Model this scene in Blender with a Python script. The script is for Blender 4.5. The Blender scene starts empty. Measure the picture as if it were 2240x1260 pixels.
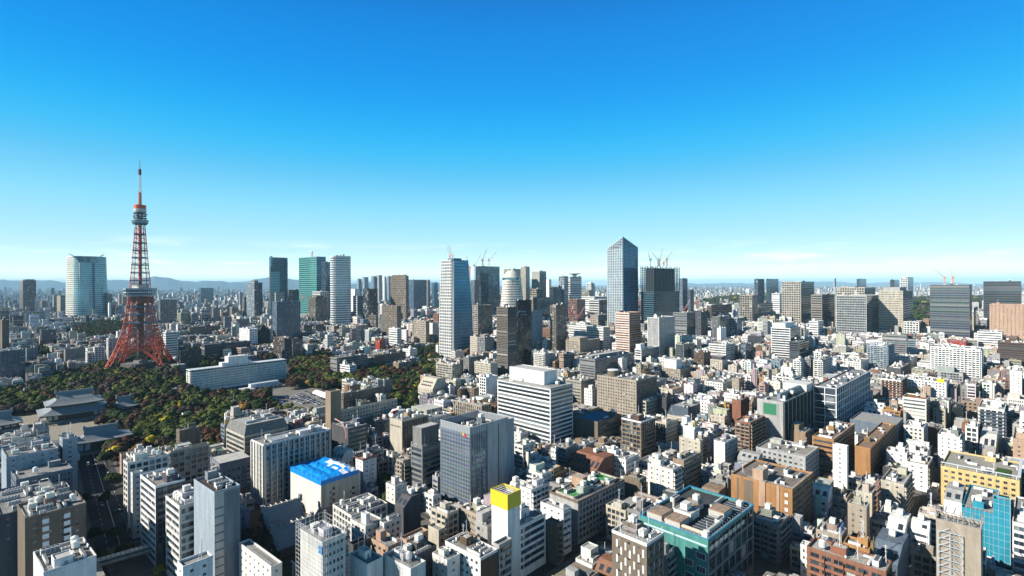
import bpy, math, random
from mathutils import Vector, Euler
R = math.radians
scene = bpy.context.scene
COL = scene.collection
# ---------------- camera (level, 18 mm, 150 m above the streets) ----------------
F = 1120.0; CAMH = 150.0          # focal length in photo pixels (2240 wide)
def hz(px): return 628.3 - 0.0049*px   # horizon row of the photo at a column
cam_d = bpy.data.cameras.new("camera"); cam = bpy.data.objects.new("camera", cam_d)
COL.objects.link(cam); cam.location = (0, 0, CAMH)
cam.rotation_euler = Euler((R(90), 0, R(0)), 'XYZ')
cam.rotation_euler = (Euler((R(90), 0, 0)).to_matrix() @ Euler((0, 0, -R(0.28))).to_matrix()).to_euler()
cam_d.sensor_width = 36; cam_d.lens = 18.0; cam_d.shift_y = -7.2/2240
cam_d.clip_start = 1; cam_d.clip_end = 200000
scene.camera = cam
# ---------------- sun ----------------
SUN_AZ = R(198); SUN_EL = R(30)
sd = Vector((math.cos(SUN_AZ)*math.cos(SUN_EL), math.sin(SUN_AZ)*math.cos(SUN_EL), math.sin(SUN_EL)))
sl = bpy.data.lights.new("sun", 'SUN'); sl.energy = 5.0; sl.angle = R(0.5); sl.color = (1.0, 0.93, 0.82)
so = bpy.data.objects.new("sun", sl); COL.objects.link(so)
so.rotation_euler = sd.to_track_quat('Z', 'Y').to_euler(); so.location = sd*2000
# ---------------- sky ----------------
world = bpy.data.worlds.new("World"); scene.world = world; world.use_nodes = True
nt = world.node_tree; nt.nodes.clear()
def N(t, **k):
    n = nt.nodes.new(t)
    for a, b in k.items(): setattr(n, a, b)
    return n
def L(a, b): nt.links.new(a, b)
sky = N('ShaderNodeTexSky', sky_type='NISHITA', sun_disc=False, sun_elevation=SUN_EL, sun_rotation=math.pi/2-SUN_AZ)
sky.altitude = 100; sky.air_density = 1.0; sky.dust_density = 0.6; sky.ozone_density = 2.0
tc = N('ShaderNodeTexCoord'); sep = N('ShaderNodeSeparateXYZ'); L(tc.outputs['Generated'], sep.inputs[0])
ramp = N('ShaderNodeValToRGB'); L(sep.outputs['Z'], ramp.inputs[0])
HAZE = 2.8e-5
re_ = ramp.color_ramp.elements
TINT = [(0, (2.274, 2.956, 3.487)), (0.015, (2.047, 2.577, 3.032)), (0.035, (1.141, 1.467, 1.695)), (0.065, (0.872, 1.06, 1.171)), (0.118, (0.684, 1.1, 1.154)), (0.152, (0.583, 1.153, 1.171)), (0.2, (0.33, 1.052, 1.2)), (0.237, (0.15, 1.108, 1.296)), (0.285, (0.035, 1.079, 1.419)), (0.353, (0.0, 0.919, 1.51)), (0.423, (0, 0.893, 1.542)), (0.486, (0, 0.773, 1.478)), (0.53, (0.114, 0.467, 0.778)), (0.62, (0.227, 0.229, 0.221)), (1, (0.227, 0.204, 0.164))]
ramp.color_ramp.interpolation = 'B_SPLINE'
while len(re_) < len(TINT): re_.new(.5)
for el_, (p_, c_) in zip(re_, TINT): el_.position = p_
for el_, (p_, c_) in zip(re_, TINT): el_.color = (c_[0]/5, c_[1]/5, c_[2]/5, 1)
zz2 = N('ShaderNodeMath', operation='MULTIPLY'); L(sep.outputs['Z'], zz2.inputs[0]); L(sep.outputs['Z'], zz2.inputs[1])
om = N('ShaderNodeMath', operation='SUBTRACT'); om.inputs[0].default_value = 1; L(zz2.outputs[0], om.inputs[1]); sq_ = N('ShaderNodeMath', operation='SQRT'); L(om.outputs[0], sq_.inputs[0])
cb = N('ShaderNodeCombineXYZ'); L(sq_.outputs[0], cb.inputs[1]); L(sep.outputs['Z'], cb.inputs[2]); L(cb.outputs[0], sky.inputs[0])

r3 = N('ShaderNodeVectorMath', operation='SCALE'); r3.inputs['Scale'].default_value = 5; L(ramp.outputs[0], r3.inputs[0])
mulc = N('ShaderNodeMix', data_type='RGBA', blend_type='MULTIPLY'); mulc.inputs[0].default_value = 1
L(sky.outputs[0], mulc.inputs[6]); L(r3.outputs[0], mulc.inputs[7])
# thin cloud streaks low above the horizon
mp = N('ShaderNodeMapping'); mp.inputs['Scale'].default_value = (7, 7, 60); L(tc.outputs['Generated'], mp.inputs[0])
nz = N('ShaderNodeTexNoise'); nz.inputs['Scale'].default_value = 1.0; nz.inputs['Detail'].default_value = 8; nz.inputs['Roughness'].default_value = .6
L(mp.outputs[0], nz.inputs['Vector'])
cr = N('ShaderNodeValToRGB'); cr.color_ramp.elements[0].position = .53; cr.color_ramp.elements[1].position = .70; L(nz.outputs[0], cr.inputs[0])
band = N('ShaderNodeValToRGB'); L(sep.outputs['Z'], band.inputs[0])
be = band.color_ramp.elements
be[0].position = 0.0; be[0].color = (0, 0, 0, 1); be[1].position = .085; be[1].color = (0, 0, 0, 1)
e = be.new(.012); e.color = (1, 1, 1, 1); e = be.new(.05); e.color = (.75, .75, .75, 1)
m1 = N('ShaderNodeMath', operation='MULTIPLY'); L(cr.outputs[0], m1.inputs[0]); L(band.outputs[0], m1.inputs[1])
m2 = N('ShaderNodeMath', operation='MULTIPLY'); L(m1.outputs[0], m2.inputs[0]); m2.inputs[1].default_value = .9
mx = N('ShaderNodeMix', data_type='RGBA'); L(m2.outputs[0], mx.inputs[0]); L(mulc.outputs[2], mx.inputs[6])
SKYS = 0.1
mx.inputs[7].default_value = (.85/SKYS, .86/SKYS, .9/SKYS, 1)
bg = N('ShaderNodeBackground'); bg.inputs[1].default_value = SKYS; L(mx.outputs[2], bg.inputs[0])
wo = N('ShaderNodeOutputWorld'); L(bg.outputs[0], wo.inputs[0])
# ---------------- exposure / engine ----------------
vs = scene.view_settings; vs.view_transform = 'Standard'; vs.look = 'None'; vs.gamma = 1; vs.exposure = 0.75
scene.render.engine = 'CYCLES'
cy = scene.cycles; cy.max_bounces = 4; cy.diffuse_bounces = 1; cy.glossy_bounces = 2; cy.transmission_bounces = 1; cy.volume_bounces = 1
cy.caustics_reflective = False; cy.caustics_refractive = False
# ---------------- helpers ----------------
def ground(px, py):
    D = F*CAMH/(py-hz(px)); return ((px-1120)/F*D, D)
def proj(x, y, z):
    px = 1120+F*x/y; return px, hz(px)+F*(CAMH-z)/y
def prop(o, label=None, cat=None, group=None, kind=None):
    if label: o['label'] = label
    if cat: o['category'] = cat
    if group: o['group'] = group
    if kind: o['kind'] = kind
    return o
def empty(name, x, y, z=0, yaw=0):
    o = bpy.data.objects.new(name, None); COL.objects.link(o); o.location = (x, y, z); o.rotation_euler = (0, 0, yaw)
    o.empty_display_size = 1; return o
class MB:
    def __init__(s, T=None): s.v = []; s.f = []; s.m = []; s.c = []; s.T = T
    def add(s, pts):
        i = len(s.v)
        if s.T:
            ox, oy, c, sn = s.T
            for p in pts: s.v.append((ox+p[0]*c-p[1]*sn, oy+p[0]*sn+p[1]*c, p[2]))
        else: s.v.extend(pts)
        return i
    def face(s, pts, mi=0, col=(.5, .5, .5)):
        i = s.add(pts); s.f.append(tuple(range(i, i+len(pts)))); s.m.append(mi); s.c.append(col)
    def box(s, x0, y0, z0, x1, y1, z1, mi=0, col=(.5, .5, .5), top=None, tcol=None, bot=False):
        i = s.add([(x0, y0, z0), (x1, y0, z0), (x1, y1, z0), (x0, y1, z0), (x0, y0, z1), (x1, y0, z1), (x1, y1, z1), (x0, y1, z1)])
        for q in ((0, 1, 5, 4), (1, 2, 6, 5), (2, 3, 7, 6), (3, 0, 4, 7)):
            s.f.append(tuple(i+k for k in q)); s.m.append(mi); s.c.append(col)
        s.f.append((i+4, i+5, i+6, i+7)); s.m.append(mi if top is None else top); s.c.append(tcol or col)
        if bot: s.f.append((i+3, i+2, i+1, i)); s.m.append(mi); s.c.append(col)
    def bar(s, p, q, r, mi=0, col=(.5, .5, .5), n=4):
        p = Vector(p); q = Vector(q); d = (q-p)
        if d.length < 1e-6: return
        d.normalize(); a = d.cross(Vector((0, 0, 1)))
        if a.length < .05: a = d.cross(Vector((1, 0, 0)))
        a.normalize(); b = d.cross(a)
        ring = [(a*math.cos(t)+b*math.sin(t))*r for t in [2*math.pi*(k+.5)/n for k in range(n)]]
        i = s.add([tuple(p+w) for w in ring]+[tuple(q+w) for w in ring])
        for k in range(n):
            k2 = (k+1) % n; s.f.append((i+k, i+k2, i+n+k2, i+n+k)); s.m.append(mi); s.c.append(col)
        s.f.append(tuple(i+n+k for k in range(n))); s.m.append(mi); s.c.append(col)
        s.f.append(tuple(i+n-1-k for k in range(n))); s.m.append(mi); s.c.append(col)
    def prism(s, pts, z0, z1, mi=0, col=(.5, .5, .5), top=None, tcol=None, sc=1.0):
        n = len(pts); cx = sum(p[0] for p in pts)/n; cy_ = sum(p[1] for p in pts)/n
        i = s.add([(p[0], p[1], z0) for p in pts]+[(cx+(p[0]-cx)*sc, cy_+(p[1]-cy_)*sc, z1) for p in pts])
        for k in range(n):
            k2 = (k+1) % n; s.f.append((i+k, i+k2, i+n+k2, i+n+k)); s.m.append(mi); s.c.append(col)
        s.f.append(tuple(i+n+k for k in range(n))); s.m.append(mi if top is None else top); s.c.append(tcol or col)
    def cyl(s, x, y, z0, z1, r, n=10, mi=0, col=(.5, .5, .5), sc=1.0):
        s.prism([(x+r*math.cos(2*math.pi*k/n), y+r*math.sin(2*math.pi*k/n)) for k in range(n)], z0, z1, mi, col, sc=sc)
    def mesh(s, name, mats):
        me = bpy.data.meshes.new(name); me.from_pydata(s.v, [], s.f)
        me.polygons.foreach_set('material_index', s.m)
        at = me.attributes.new('col', 'FLOAT_VECTOR', 'FACE')
        at.data.foreach_set('vector', [x for c in s.c for x in c])
        for m in mats: me.materials.append(m)
        me.update(); return me
    def build(s, name, parent=None, mats=None, loc=None, rz=0):
        o = bpy.data.objects.new(name, s.mesh(name, mats or MATS)); COL.objects.link(o)
        if parent: o.parent = parent
        if loc: o.location = loc
        if rz: o.rotation_euler = (0, 0, rz)
        return o
def inst(name, me, parent, loc, rz=0, sc=None):
    o = bpy.data.objects.new(name, me); COL.objects.link(o); o.parent = parent; o.location = loc
    if rz: o.rotation_euler = (0, 0, rz)
    if sc: o.scale = sc
    return o
# ---------------- materials ----------------
def mat(name):
    m = bpy.data.materials.new(name); m.use_nodes = True; t = m.node_tree
    b = next(n for n in t.nodes if n.type == 'BSDF_PRINCIPLED'); return m, t, b
def nn(t, ty, ins=None, **k):
    n = t.nodes.new(ty)
    for a, b in k.items(): setattr(n, a, b)
    for a, b in (ins or {}).items():
        if hasattr(b, 'is_output'): t.links.new(b, n.inputs[a])
        else: n.inputs[a].default_value = b
    return n
def colored(name, rough, spec, scale, lo, hi, streak=False, metal=0, cells=False):
    m, t, b = mat(name)
    a = nn(t, 'ShaderNodeAttribute', attribute_name='col')
    g = nn(t, 'ShaderNodeNewGeometry')
    mpn = nn(t, 'ShaderNodeMapping', {0: g.outputs['Position']}); mpn.inputs['Scale'].default_value = (1, 1, .16 if streak else 1)
    z = nn(t, 'ShaderNodeTexNoise', {'Vector': mpn.outputs[0], 'Scale': scale, 'Detail': 4.0, 'Roughness': .65})
    mr = nn(t, 'ShaderNodeMapRange', {0: z.outputs[0], 1: .3, 2: .7, 3: lo, 4: hi})
    last = mr.outputs[0]
    if cells:   # cladding joints and tile courses: thin darker lines every few metres
        sp = nn(t, 'ShaderNodeSeparateXYZ', {0: g.outputs['Position']})
        fz = nn(t, 'ShaderNodeMath', {0: sp.outputs[2], 1: 1/3.4}, operation='MULTIPLY')
        fr = nn(t, 'ShaderNodeMath', {0: fz.outputs[0]}, operation='FRACT')
        gt = nn(t, 'ShaderNodeMath', {0: fr.outputs[0], 1: .045}, operation='LESS_THAN')
        mm = nn(t, 'ShaderNodeMath', {0: gt.outputs[0], 1: -.16, 2: 1.0}, operation='MULTIPLY_ADD')
        pr = nn(t, 'ShaderNodeMath', {0: last, 1: mm.outputs[0]}, operation='MULTIPLY'); last = pr.outputs[0]
    mx_ = nn(t, 'ShaderNodeVectorMath', {0: a.outputs['Vector']}, operation='SCALE'); t.links.new(last, mx_.inputs['Scale'])
    t.links.new(mx_.outputs[0], b.inputs['Base Color'])
    b.inputs['Roughness'].default_value = rough; b.inputs['Specular IOR Level'].default_value = spec; b.inputs['Metallic'].default_value = metal
    return m
M_WALL = colored('painted_concrete', .8, .25, .35, .70, 1.10, streak=True, cells=True)
M_GLASS = colored('window_glass', .12, .9, .8, .8, 1.2)
M_ROOF = colored('roof_membrane', .95, .1, .45, .6, 1.12)
M_METAL = colored('painted_metal', .5, .4, .9, .85, 1.08)
M_CURT = colored('curtain_glass', .1, 1.0, .05, .55, 1.35, metal=.55)
MATS = [M_WALL, M_GLASS, M_ROOF, M_METAL, M_CURT]
def simple(name, col, rough=.9, scale=.3, lo=.7, hi=1.2, spec=.2, objvar=0):
    m, t, b = mat(name); g = nn(t, 'ShaderNodeNewGeometry')
    z = nn(t, 'ShaderNodeTexNoise', {'Vector': g.outputs['Position'], 'Scale': scale, 'Detail': 6.0, 'Roughness': .65})
    mr = nn(t, 'ShaderNodeMapRange', {0: z.outputs[0], 1: .3, 2: .7, 3: lo, 4: hi})
    last = mr.outputs[0]
    if objvar:
        oi = nn(t, 'ShaderNodeObjectInfo'); m3 = nn(t, 'ShaderNodeMapRange', {0: oi.outputs['Random'], 3: 1-objvar, 4: 1+objvar})
        last = nn(t, 'ShaderNodeMath', {0: last, 1: m3.outputs[0]}, operation='MULTIPLY').outputs[0]
    s = nn(t, 'ShaderNodeVectorMath', operation='SCALE'); s.inputs[0].default_value = col; t.links.new(last, s.inputs['Scale'])
    t.links.new(s.outputs[0], b.inputs['Base Color']); b.inputs['Roughness'].default_value = rough; b.inputs['Specular IOR Level'].default_value = spec
    return m
PAL = dict(W=(.8, .8, .78), w=(.68, .67, .63), G=(.5, .5, .49), g=(.32, .32, .31), d=(.13, .13, .14), k=(.03, .032, .036), c=(.72, .66, .54), b=(.52, .45, .36),
           t=(.45, .34, .24), n=(.16, .105, .07), r=(.36, .17, .11), o=(.62, .30, .10), y=(.80, .60, .27), p=(.66, .45, .32), s=(.13, .17, .22), l=(.42, .5, .57),
           e=(.10, .42, .40), m=(.26, .21, .16), B=(.02, .30, .75), R=(.5, .07, .04), T=(.0, .42, .6), q=(.2, .26, .33))
PAL = {k_: tuple(c_*(.95 if k_ in 'Ww' else .72 if k_ in 'GlBTRy' else .64) for c_ in v_) for k_, v_ in PAL.items()}
PAL['e'] = (.07, .24, .22); PAL['o'] = (.33, .175, .075); PAL['T'] = (.02, .24, .34)
# ---------------- facades ----------------
# storey height, bay width, window width share, window height share, recess
STY = dict(win=(3.4, 3.4, .5, .45, .25), small=(3.3, 4.6, .26, .32, .2), grid=(3.6, 3.4, .78, .7, .5), band=(3.7, 999, 1, .42, .35), bandw=(3.7, 999, 1, .62, .35),
           curt=(3.8, 2.2, .92, .86, .12), pier=(3.6, 2.9, .6, .9, .55), fin=(3.9, 2.0, .62, .97, .5), blank=(99, 99, 0, 0, 0), balc=(3.1, 4.2, .74, .6, .2),
           gridb=(7.4, 7.0, .86, .86, .6), pane=(3.6, 1.8, .55, .45, .2), louv=(2.6, 999, 1, .5, .3), tiny=(3.2, 6.0, .16, .3, .15))
GL = [(.02, .03, .04), (.03, .045, .06), (.05, .07, .09), (.015, .02, .03), (.09, .12, .15), (.22, .24, .25), (.04, .09, .1), (.4, .4, .37)]
def gcol(rng, tint=None):
    r = rng.random()
    c = GL[0] if r < .3 else GL[1] if r < .5 else GL[2] if r < .66 else GL[3] if r < .78 else GL[4] if r < .86 else GL[6] if r < .89 else GL[5] if r < .96 else GL[7]
    if tint: c = tuple(c[i]*.35+tint[i]*(.5+.5*rng.random()) for i in range(3))
    return c
def facade(mb, O, u, n, w, z0, z1, sty, col, rng, detail=1, panes=None, tint=None, acc=None, gm=1, fs=1.0):
    """wall with real openings; O start point, u along, n outward"""
    sh, bw, wf, hf, rec = STY[sty]; sh *= fs; bw *= fs
    def P(a, z, d=0.0): return (O[0]+u[0]*a-n[0]*d, O[1]+u[1]*a-n[1]*d, z)
    def Q(a0, a1, b0, b1, mi=0, c=col, d=0.0): mb.face([P(a0, b0, d), P(a1, b0, d), P(a1, b1, d), P(a0, b1, d)], mi, c)
    H = z1-z0
    ns = int((H-1.6)/sh)
    if sty == 'blank' or ns < 1 or w < 2.2: Q(0, w, z0, z1); return
    base = H-1.2-ns*sh
    if detail < 1 and ns > 3 and bw < 999: bw *= 1.0
    ed = min(.9, w*.08); iw = w-2*ed
    nb = max(1, round(iw/bw)) if bw < 900 else 1
    B = iw/nb; ww = B*wf; gap = (B-ww)/2
    Q(0, w, z0, z0+base)
    z = z0+base
    for k in range(ns):
        s0 = z+sh*(1-hf)*.55; s1 = s0+sh*hf
        if s0-z > .01: Q(0, w, z, s0, 0, acc if acc else col)
        a = 0.0
        for j in range(nb):
            w0 = ed+j*B+gap; w1 = w0+ww
            if w0-a > .01: Q(a, w0, s0, s1)
            if panes is not None: panes.append((P((w0+w1)/2, (s0+s1)/2, max(rec, .02)), w1-w0, s1-s0, k))
            else: Q(w0, w1, s0, s1, gm, gcol(rng, tint), rec if detail > 1 else 0.0)
            if detail > 1 and rec > 0:
                mb.face([P(w0, s0), P(w1, s0), P(w1, s0, rec), P(w0, s0, rec)], 0, col)
                mb.face([P(w0, s1, rec), P(w1, s1, rec), P(w1, s1), P(w0, s1)], 0, col)
                mb.face([P(w0, s0), P(w0, s0, rec), P(w0, s1, rec), P(w0, s1)], 0, col)
                mb.face([P(w1, s0, rec), P(w1, s0), P(w1, s1), P(w1, s1, rec)], 0, col)
            a = w1
        if w-a > .01: Q(a, w, s0, s1)
        if z+sh-s1 > .01: Q(0, w, s1, z+sh)
        z += sh
    if z1-z > .01: Q(0, w, z, z1)
_pm = {}
def pane_mesh(w, h, var, wide):
    k = (round(w, 1), round(h, 1), var)
    if k not in _pm:
        mb = MB(); W, H = k[0]/2, k[1]/2; g = GL[var]; fc = (.35, .35, .36) if var % 2 else (.12, .12, .13)
        # lies in the local xz plane, outward is -y
        mb.box(-W-.02, .03, -H-.02, W+.02, .08, H+.02, 1, g)
        if wide:
            nm = max(2, int(k[0]/1.6))
            for i in range(1, nm):
                x = -W+2*W*i/nm; mb.box(x-.05, -.04, -H, x+.05, .03, H, 3, fc)
                if i % 3 == 1: mb.box(x+.07, -.01, -H+.05, x+2*W/nm-.07, .02, H-.05, 1, GL[(i*7+var) % 8])
        else:
            mb.box(-.04, -.03, -H, .04, .03, H, 3, fc)
        mb.box(-W, -.06, -H, W, .03, -H+.07, 3, fc)
        _pm[k] = mb.mesh('window', MATS)
    return _pm[k]
# ---------------- rooftop furniture ----------------
def _ac(n):
    mb = MB()
    for i in range(n):
        x = i*1.25; mb.box(x, 0, .25, x+1.1, .95, 1.75, 3, (.72, .72, .7)); mb.cyl(x+.55, .47, 1.75, 1.86, .38, 8, 3, (.12, .12, .12))
        mb.box(x+.1, -.02, .5, x+1.0, 0, 1.5, 3, (.35, .36, .36))
    mb.box(-.1, .1, 0, n*1.25, .25, .25, 3, (.3, .3, .3)); mb.box(-.1, .7, 0, n*1.25, .85, .25, 3, (.3, .3, .3))
    return mb.mesh('air_conditioner', MATS)
def _tank(kind):
    mb = MB()
    if kind:
        for k in range(4): a = math.pi/4+k*math.pi/2; mb.bar((1.1*math.cos(a), 1.1*math.sin(a), 0), (1.1*math.cos(a), 1.1*math.sin(a), 1.4), .1, 3, (.4, .4, .4))
        mb.cyl(0, 0, 1.4, 3.9, 1.35, 12, 3, (.76, .76, .72)); mb.cyl(0, 0, 3.9, 4.4, 1.35, 12, 3, (.76, .76, .72), sc=.3)
    else:
        mb.box(-1.5, -1.2, 0, 1.5, 1.2, .5, 3, (.3, .3, .3)); mb.box(-1.6, -1.3, .5, 1.6, 1.3, 2.9, 3, (.72, .72, .66))
        for x in (-.55, .5): mb.box(x, -1.34, .5, x+.05, 1.34, 2.94, 3, (.5, .5, .47))
        mb.box(-.3, -.3, 2.9, .3, .3, 3.15, 3, (.6, .6, .55))
    return mb.mesh('water_tank', MATS)
def _chill():
    mb = MB(); mb.box(0, 0, .3, 6, 2.3, 2.6, 3, (.62, .63, .62))
    for i in range(4): mb.cyl(.8+i*1.46, 1.15, 2.6, 2.95, .62, 10, 3, (.1, .1, .1)); mb.box(.15+i*1.46, -.03, .6, 1.4+i*1.46, 0, 2.3, 3, (.2, .21, .22))
    mb.box(0, .2, 0, 6, .4, .3, 3, (.3, .3, .3)); mb.box(0, 1.9, 0, 6, 2.1, .3, 3, (.3, .3, .3))
    return mb.mesh('cooling_unit', MATS)
def _duct():
    mb = MB(); mb.box(0, 0, .7, 7, .8, 1.5, 3, (.66, .66, .64))
    for x in (.5, 3.3, 6.2): mb.box(x, .1, 0, x+.15, .7, .7, 3, (.3, .3, .3))
    mb.box(6.2, .8, .7, 7, 3.6, 1.5, 3, (.66, .66, .64)); mb.bar((0, 1.3, .4), (5.5, 1.3, .4), .14, 3, (.55, .56, .56), 6); mb.bar((0, 1.8, .4), (5.5, 1.8, .4), .14, 3, (.5, .3, .2), 6)
    return mb.mesh('ventilation_duct', MATS)
def _mast():
    mb = MB(); mb.bar((0, 0, 0), (0, 0, 8), .13, 3, (.7, .7, .7), 5)
    for z, r in ((7.4, .9), (6.6, .7), (5.2, .5)): mb.bar((-r, 0, z), (r, 0, z), .06, 3, (.7, .7, .7))
    mb.bar((0, 0, 4), (1.6, 0, 0), .05, 3, (.6, .6, .6)); mb.bar((0, 0, 4), (-1, 1.4, 0), .05, 3, (.6, .6, .6))
    return mb.mesh('antenna', MATS)
def _vent():
    mb = MB(); mb.cyl(0, 0, 0, 1.0, .32, 8, 3, (.6, .6, .58)); mb.cyl(0, 0, 1.0, 1.3, .55, 8, 3, (.68, .68, .66), sc=.4); return mb.mesh('roof_vent', MATS)
def _pipes():
    mb = MB()
    for i in range(5): mb.bar((0, i*.35, .4+.1*(i%2)), (4.5, i*.35, .4+.1*(i%2)), .09, 3, ((.45, .45, .44), (.3, .2, .14), (.5, .5, .5))[i % 3], 6)
    for x in (.4, 2.2, 4): mb.box(x, -.1, 0, x+.12, 1.6, .3, 3, (.2, .2, .2))
    return mb.mesh('pipe_rack', MATS)
def _solar():
    mb = MB()
    for i in range(3): mb.face([(i*1.1, 0, .3), (i*1.1+1, 0, .3), (i*1.1+1, 1.6, 1.1), (i*1.1, 1.6, 1.1)], 1, (.02, .03, .07)); mb.box(i*1.1+.4, 1.3, 0, i*1.1+.5, 1.4, .95, 3, (.4, .4, .4))
    return mb.mesh('solar_panel', MATS)
def _rail(n):
    mb = MB()
    for i in range(n+1): mb.bar((i*2, 0, 0), (i*2, 0, 1.1), .045, 3, (.75, .75, .75))
    for z in (.55, 1.1): mb.bar((0, 0, z), (n*2, 0, z), .04, 3, (.75, .75, .75))
    return mb.mesh('railing', MATS)
AC = {n: _ac(n) for n in (2, 4, 7)}; TANK = [_tank(0), _tank(1)]; CHILL = _chill(); DUCT = _duct(); MAST = _mast(); VENT = _vent(); PIPES = _pipes(); RAIL = {n: _rail(n) for n in (2, 4, 6)}; SOLAR = _solar()
def penthouse(parent, x0, y0, x1, y1, z, h, col, rng, name='penthouse', rcol=None):
    mb = MB(); mb.box(x0, y0, z, x1, y1, z+h, 0, col, top=2, tcol=rcol or (.5, .5, .48))
    t = .22; pc = tuple(min(.7, c*1.05) for c in col)
    for a in ((x0-.05, y0-.05, x1+.05, y0+t), (x0-.05, y1-t, x1+.05, y1+.05), (x0-.05, y0+t, x0+t, y1-t), (x1-t, y0+t, x1+.05, y1-t)):
        mb.box(a[0], a[1], z+h, a[2], a[3], z+h+.45, 0, pc)
    p = mb.build(name, parent)
    if x1-x0 > 2.5:
        d = MB(); xx = x0+.6+rng.random()*(x1-x0-2.2); d.box(xx, y0-.06, z, xx+1.0, y0-.003, z+2.1, 3, (.2, .22, .24)); d.build('door', p)
    return p
def furnish(parent, x0, y0, x1, y1, z, rng, rich, col, ph=True):
    """roof items on rectangle; front (visible) corner is x0,y0"""
    w, l = x1-x0, y1-y0; used = []
    def place(a, b, tries=12):
        for _ in range(tries):
            if w-a-1.2 <= 0 or l-b-1.2 <= 0: return None
            x = x0+.6+rng.random()*(w-a-1.2); y = y0+.6+rng.random()*(l-b-1.2)
            if all(x > q[2]+.3 or x+a < q[0]-.3 or y > q[3]+.3 or y+b < q[1]-.3 for q in used):
                used.append((x, y, x+a, y+b)); return x, y
        return None
    if ph and w > 6 and l > 6:
        a = min(w*.45, rng.uniform(3.5, 8)); b = min(l*.45, rng.uniform(3.5, 8)); p = place(a, b)
        if p:
            hh = rng.uniform(2.6, 4.6); penthouse(parent, p[0], p[1], p[0]+a, p[1]+b, z, hh, tuple(min(.8, c*rng.uniform(.95, 1.15)) for c in col), rng)
            if rng.random() < .45 and a > 3.6 and b > 3.2: inst('water_tank', TANK[0], parent, (p[0]+a/2, p[1]+b/2, z+hh))
            elif rng.random() < .6: inst('antenna', MAST, parent, (p[0]+a/2, p[1]+b/2, z+hh), rng.random()*3)
    for _ in range(rich):
        r = rng.random()
        if r < .22:
            p = place(3.4, 2.8)
            if p: inst('water_tank', TANK[int(rng.random() < .4)], parent, (p[0]+1.7, p[1]+1.4, z))
        elif r < .42:
            n = rng.choice((2, 4, 7)); p = place(n*1.25, 1.2)
            if p: inst('air_conditioner', AC[n], parent, (p[0], p[1], z))
        elif r < .58:
            n = rng.choice((2, 4, 7)); p = place(1.2, n*1.25)
            if p: inst('air_conditioner', AC[n], parent, (p[0]+1.1, p[1], z), R(90))
        elif r < .74:
            p = place(6.2, 2.5)
            if p: inst('cooling_unit', CHILL, parent, (p[0], p[1], z))
        elif r < .88:
            p = place(7.2, 3.8)
            if p: inst('ventilation_duct', DUCT, parent, (p[0], p[1], z))
        elif r < .92:
            p = place(4.6, 1.9)
            if p: inst('pipe_rack', PIPES, parent, (p[0], p[1], z))
        elif r < .95:
            p = place(1, 1)
            if p: inst('roof_vent', VENT, parent, (p[0], p[1], z))
        else:
            p = place(1, 1)
            if p: inst('antenna', MAST, parent, (p[0], p[1], z), rng.random()*3)
# ---------------- one building ----------------
FOOT = []      # occupied rectangles: (ox, oy, cos, sin, w, l, z, info)
def solve(xl, xc, xr, yt, yb, yaw, rw=None, lw=None, z=None):
    h = hz(xc)
    D = F*CAMH/(yb-h) if z is None else F*(CAMH-z)/(yt-h)
    zz = CAMH-D*(yt-h)/F
    nx = (xc-1120)/F*D; c, s = math.cos(yaw), math.sin(yaw)
    def ln(px, dx, dy, cap):
        k = (px-1120)/F; den = dx-k*dy
        if abs(den) < .06: return cap
        t = (k*D-nx)/den
        if abs(den) < .15: cap = min(cap, 24*max(1, D/500)); return cap if t < 0 else min(t, cap)
        return cap if t < 0 or t > max(160, cap*2.2) else t
    if rw is None: rw = max(4, ln(xr, c, s, 45*max(1, D/900)))
    if lw is None: lw = max(4, ln(xl, -s, c, 45*max(1, D/900)))
    return nx, D, zz, rw, lw
def yawf(px): return R(50 if px < 900 else 50-6*min(1, (px-900)/400))
def sep(a, b, g=.8):
    """True when two oriented rectangles do not overlap"""
    for (p, q) in ((a, b), (b, a)):
        ox, oy, c, s, w, l = p[:6]; xs = []; ys = []
        for (i, j) in ((0, 0), (q[4], 0), (q[4], q[5]), (0, q[5])):
            X = q[0]+i*q[2]-j*q[3]-ox; Y = q[1]+i*q[3]+j*q[2]-oy
            xs.append(X*c+Y*s); ys.append(-X*s+Y*c)
        if min(xs) > w+g or max(xs) < -g or min(ys) > l+g or max(ys) < -g: return True
    return False
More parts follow.
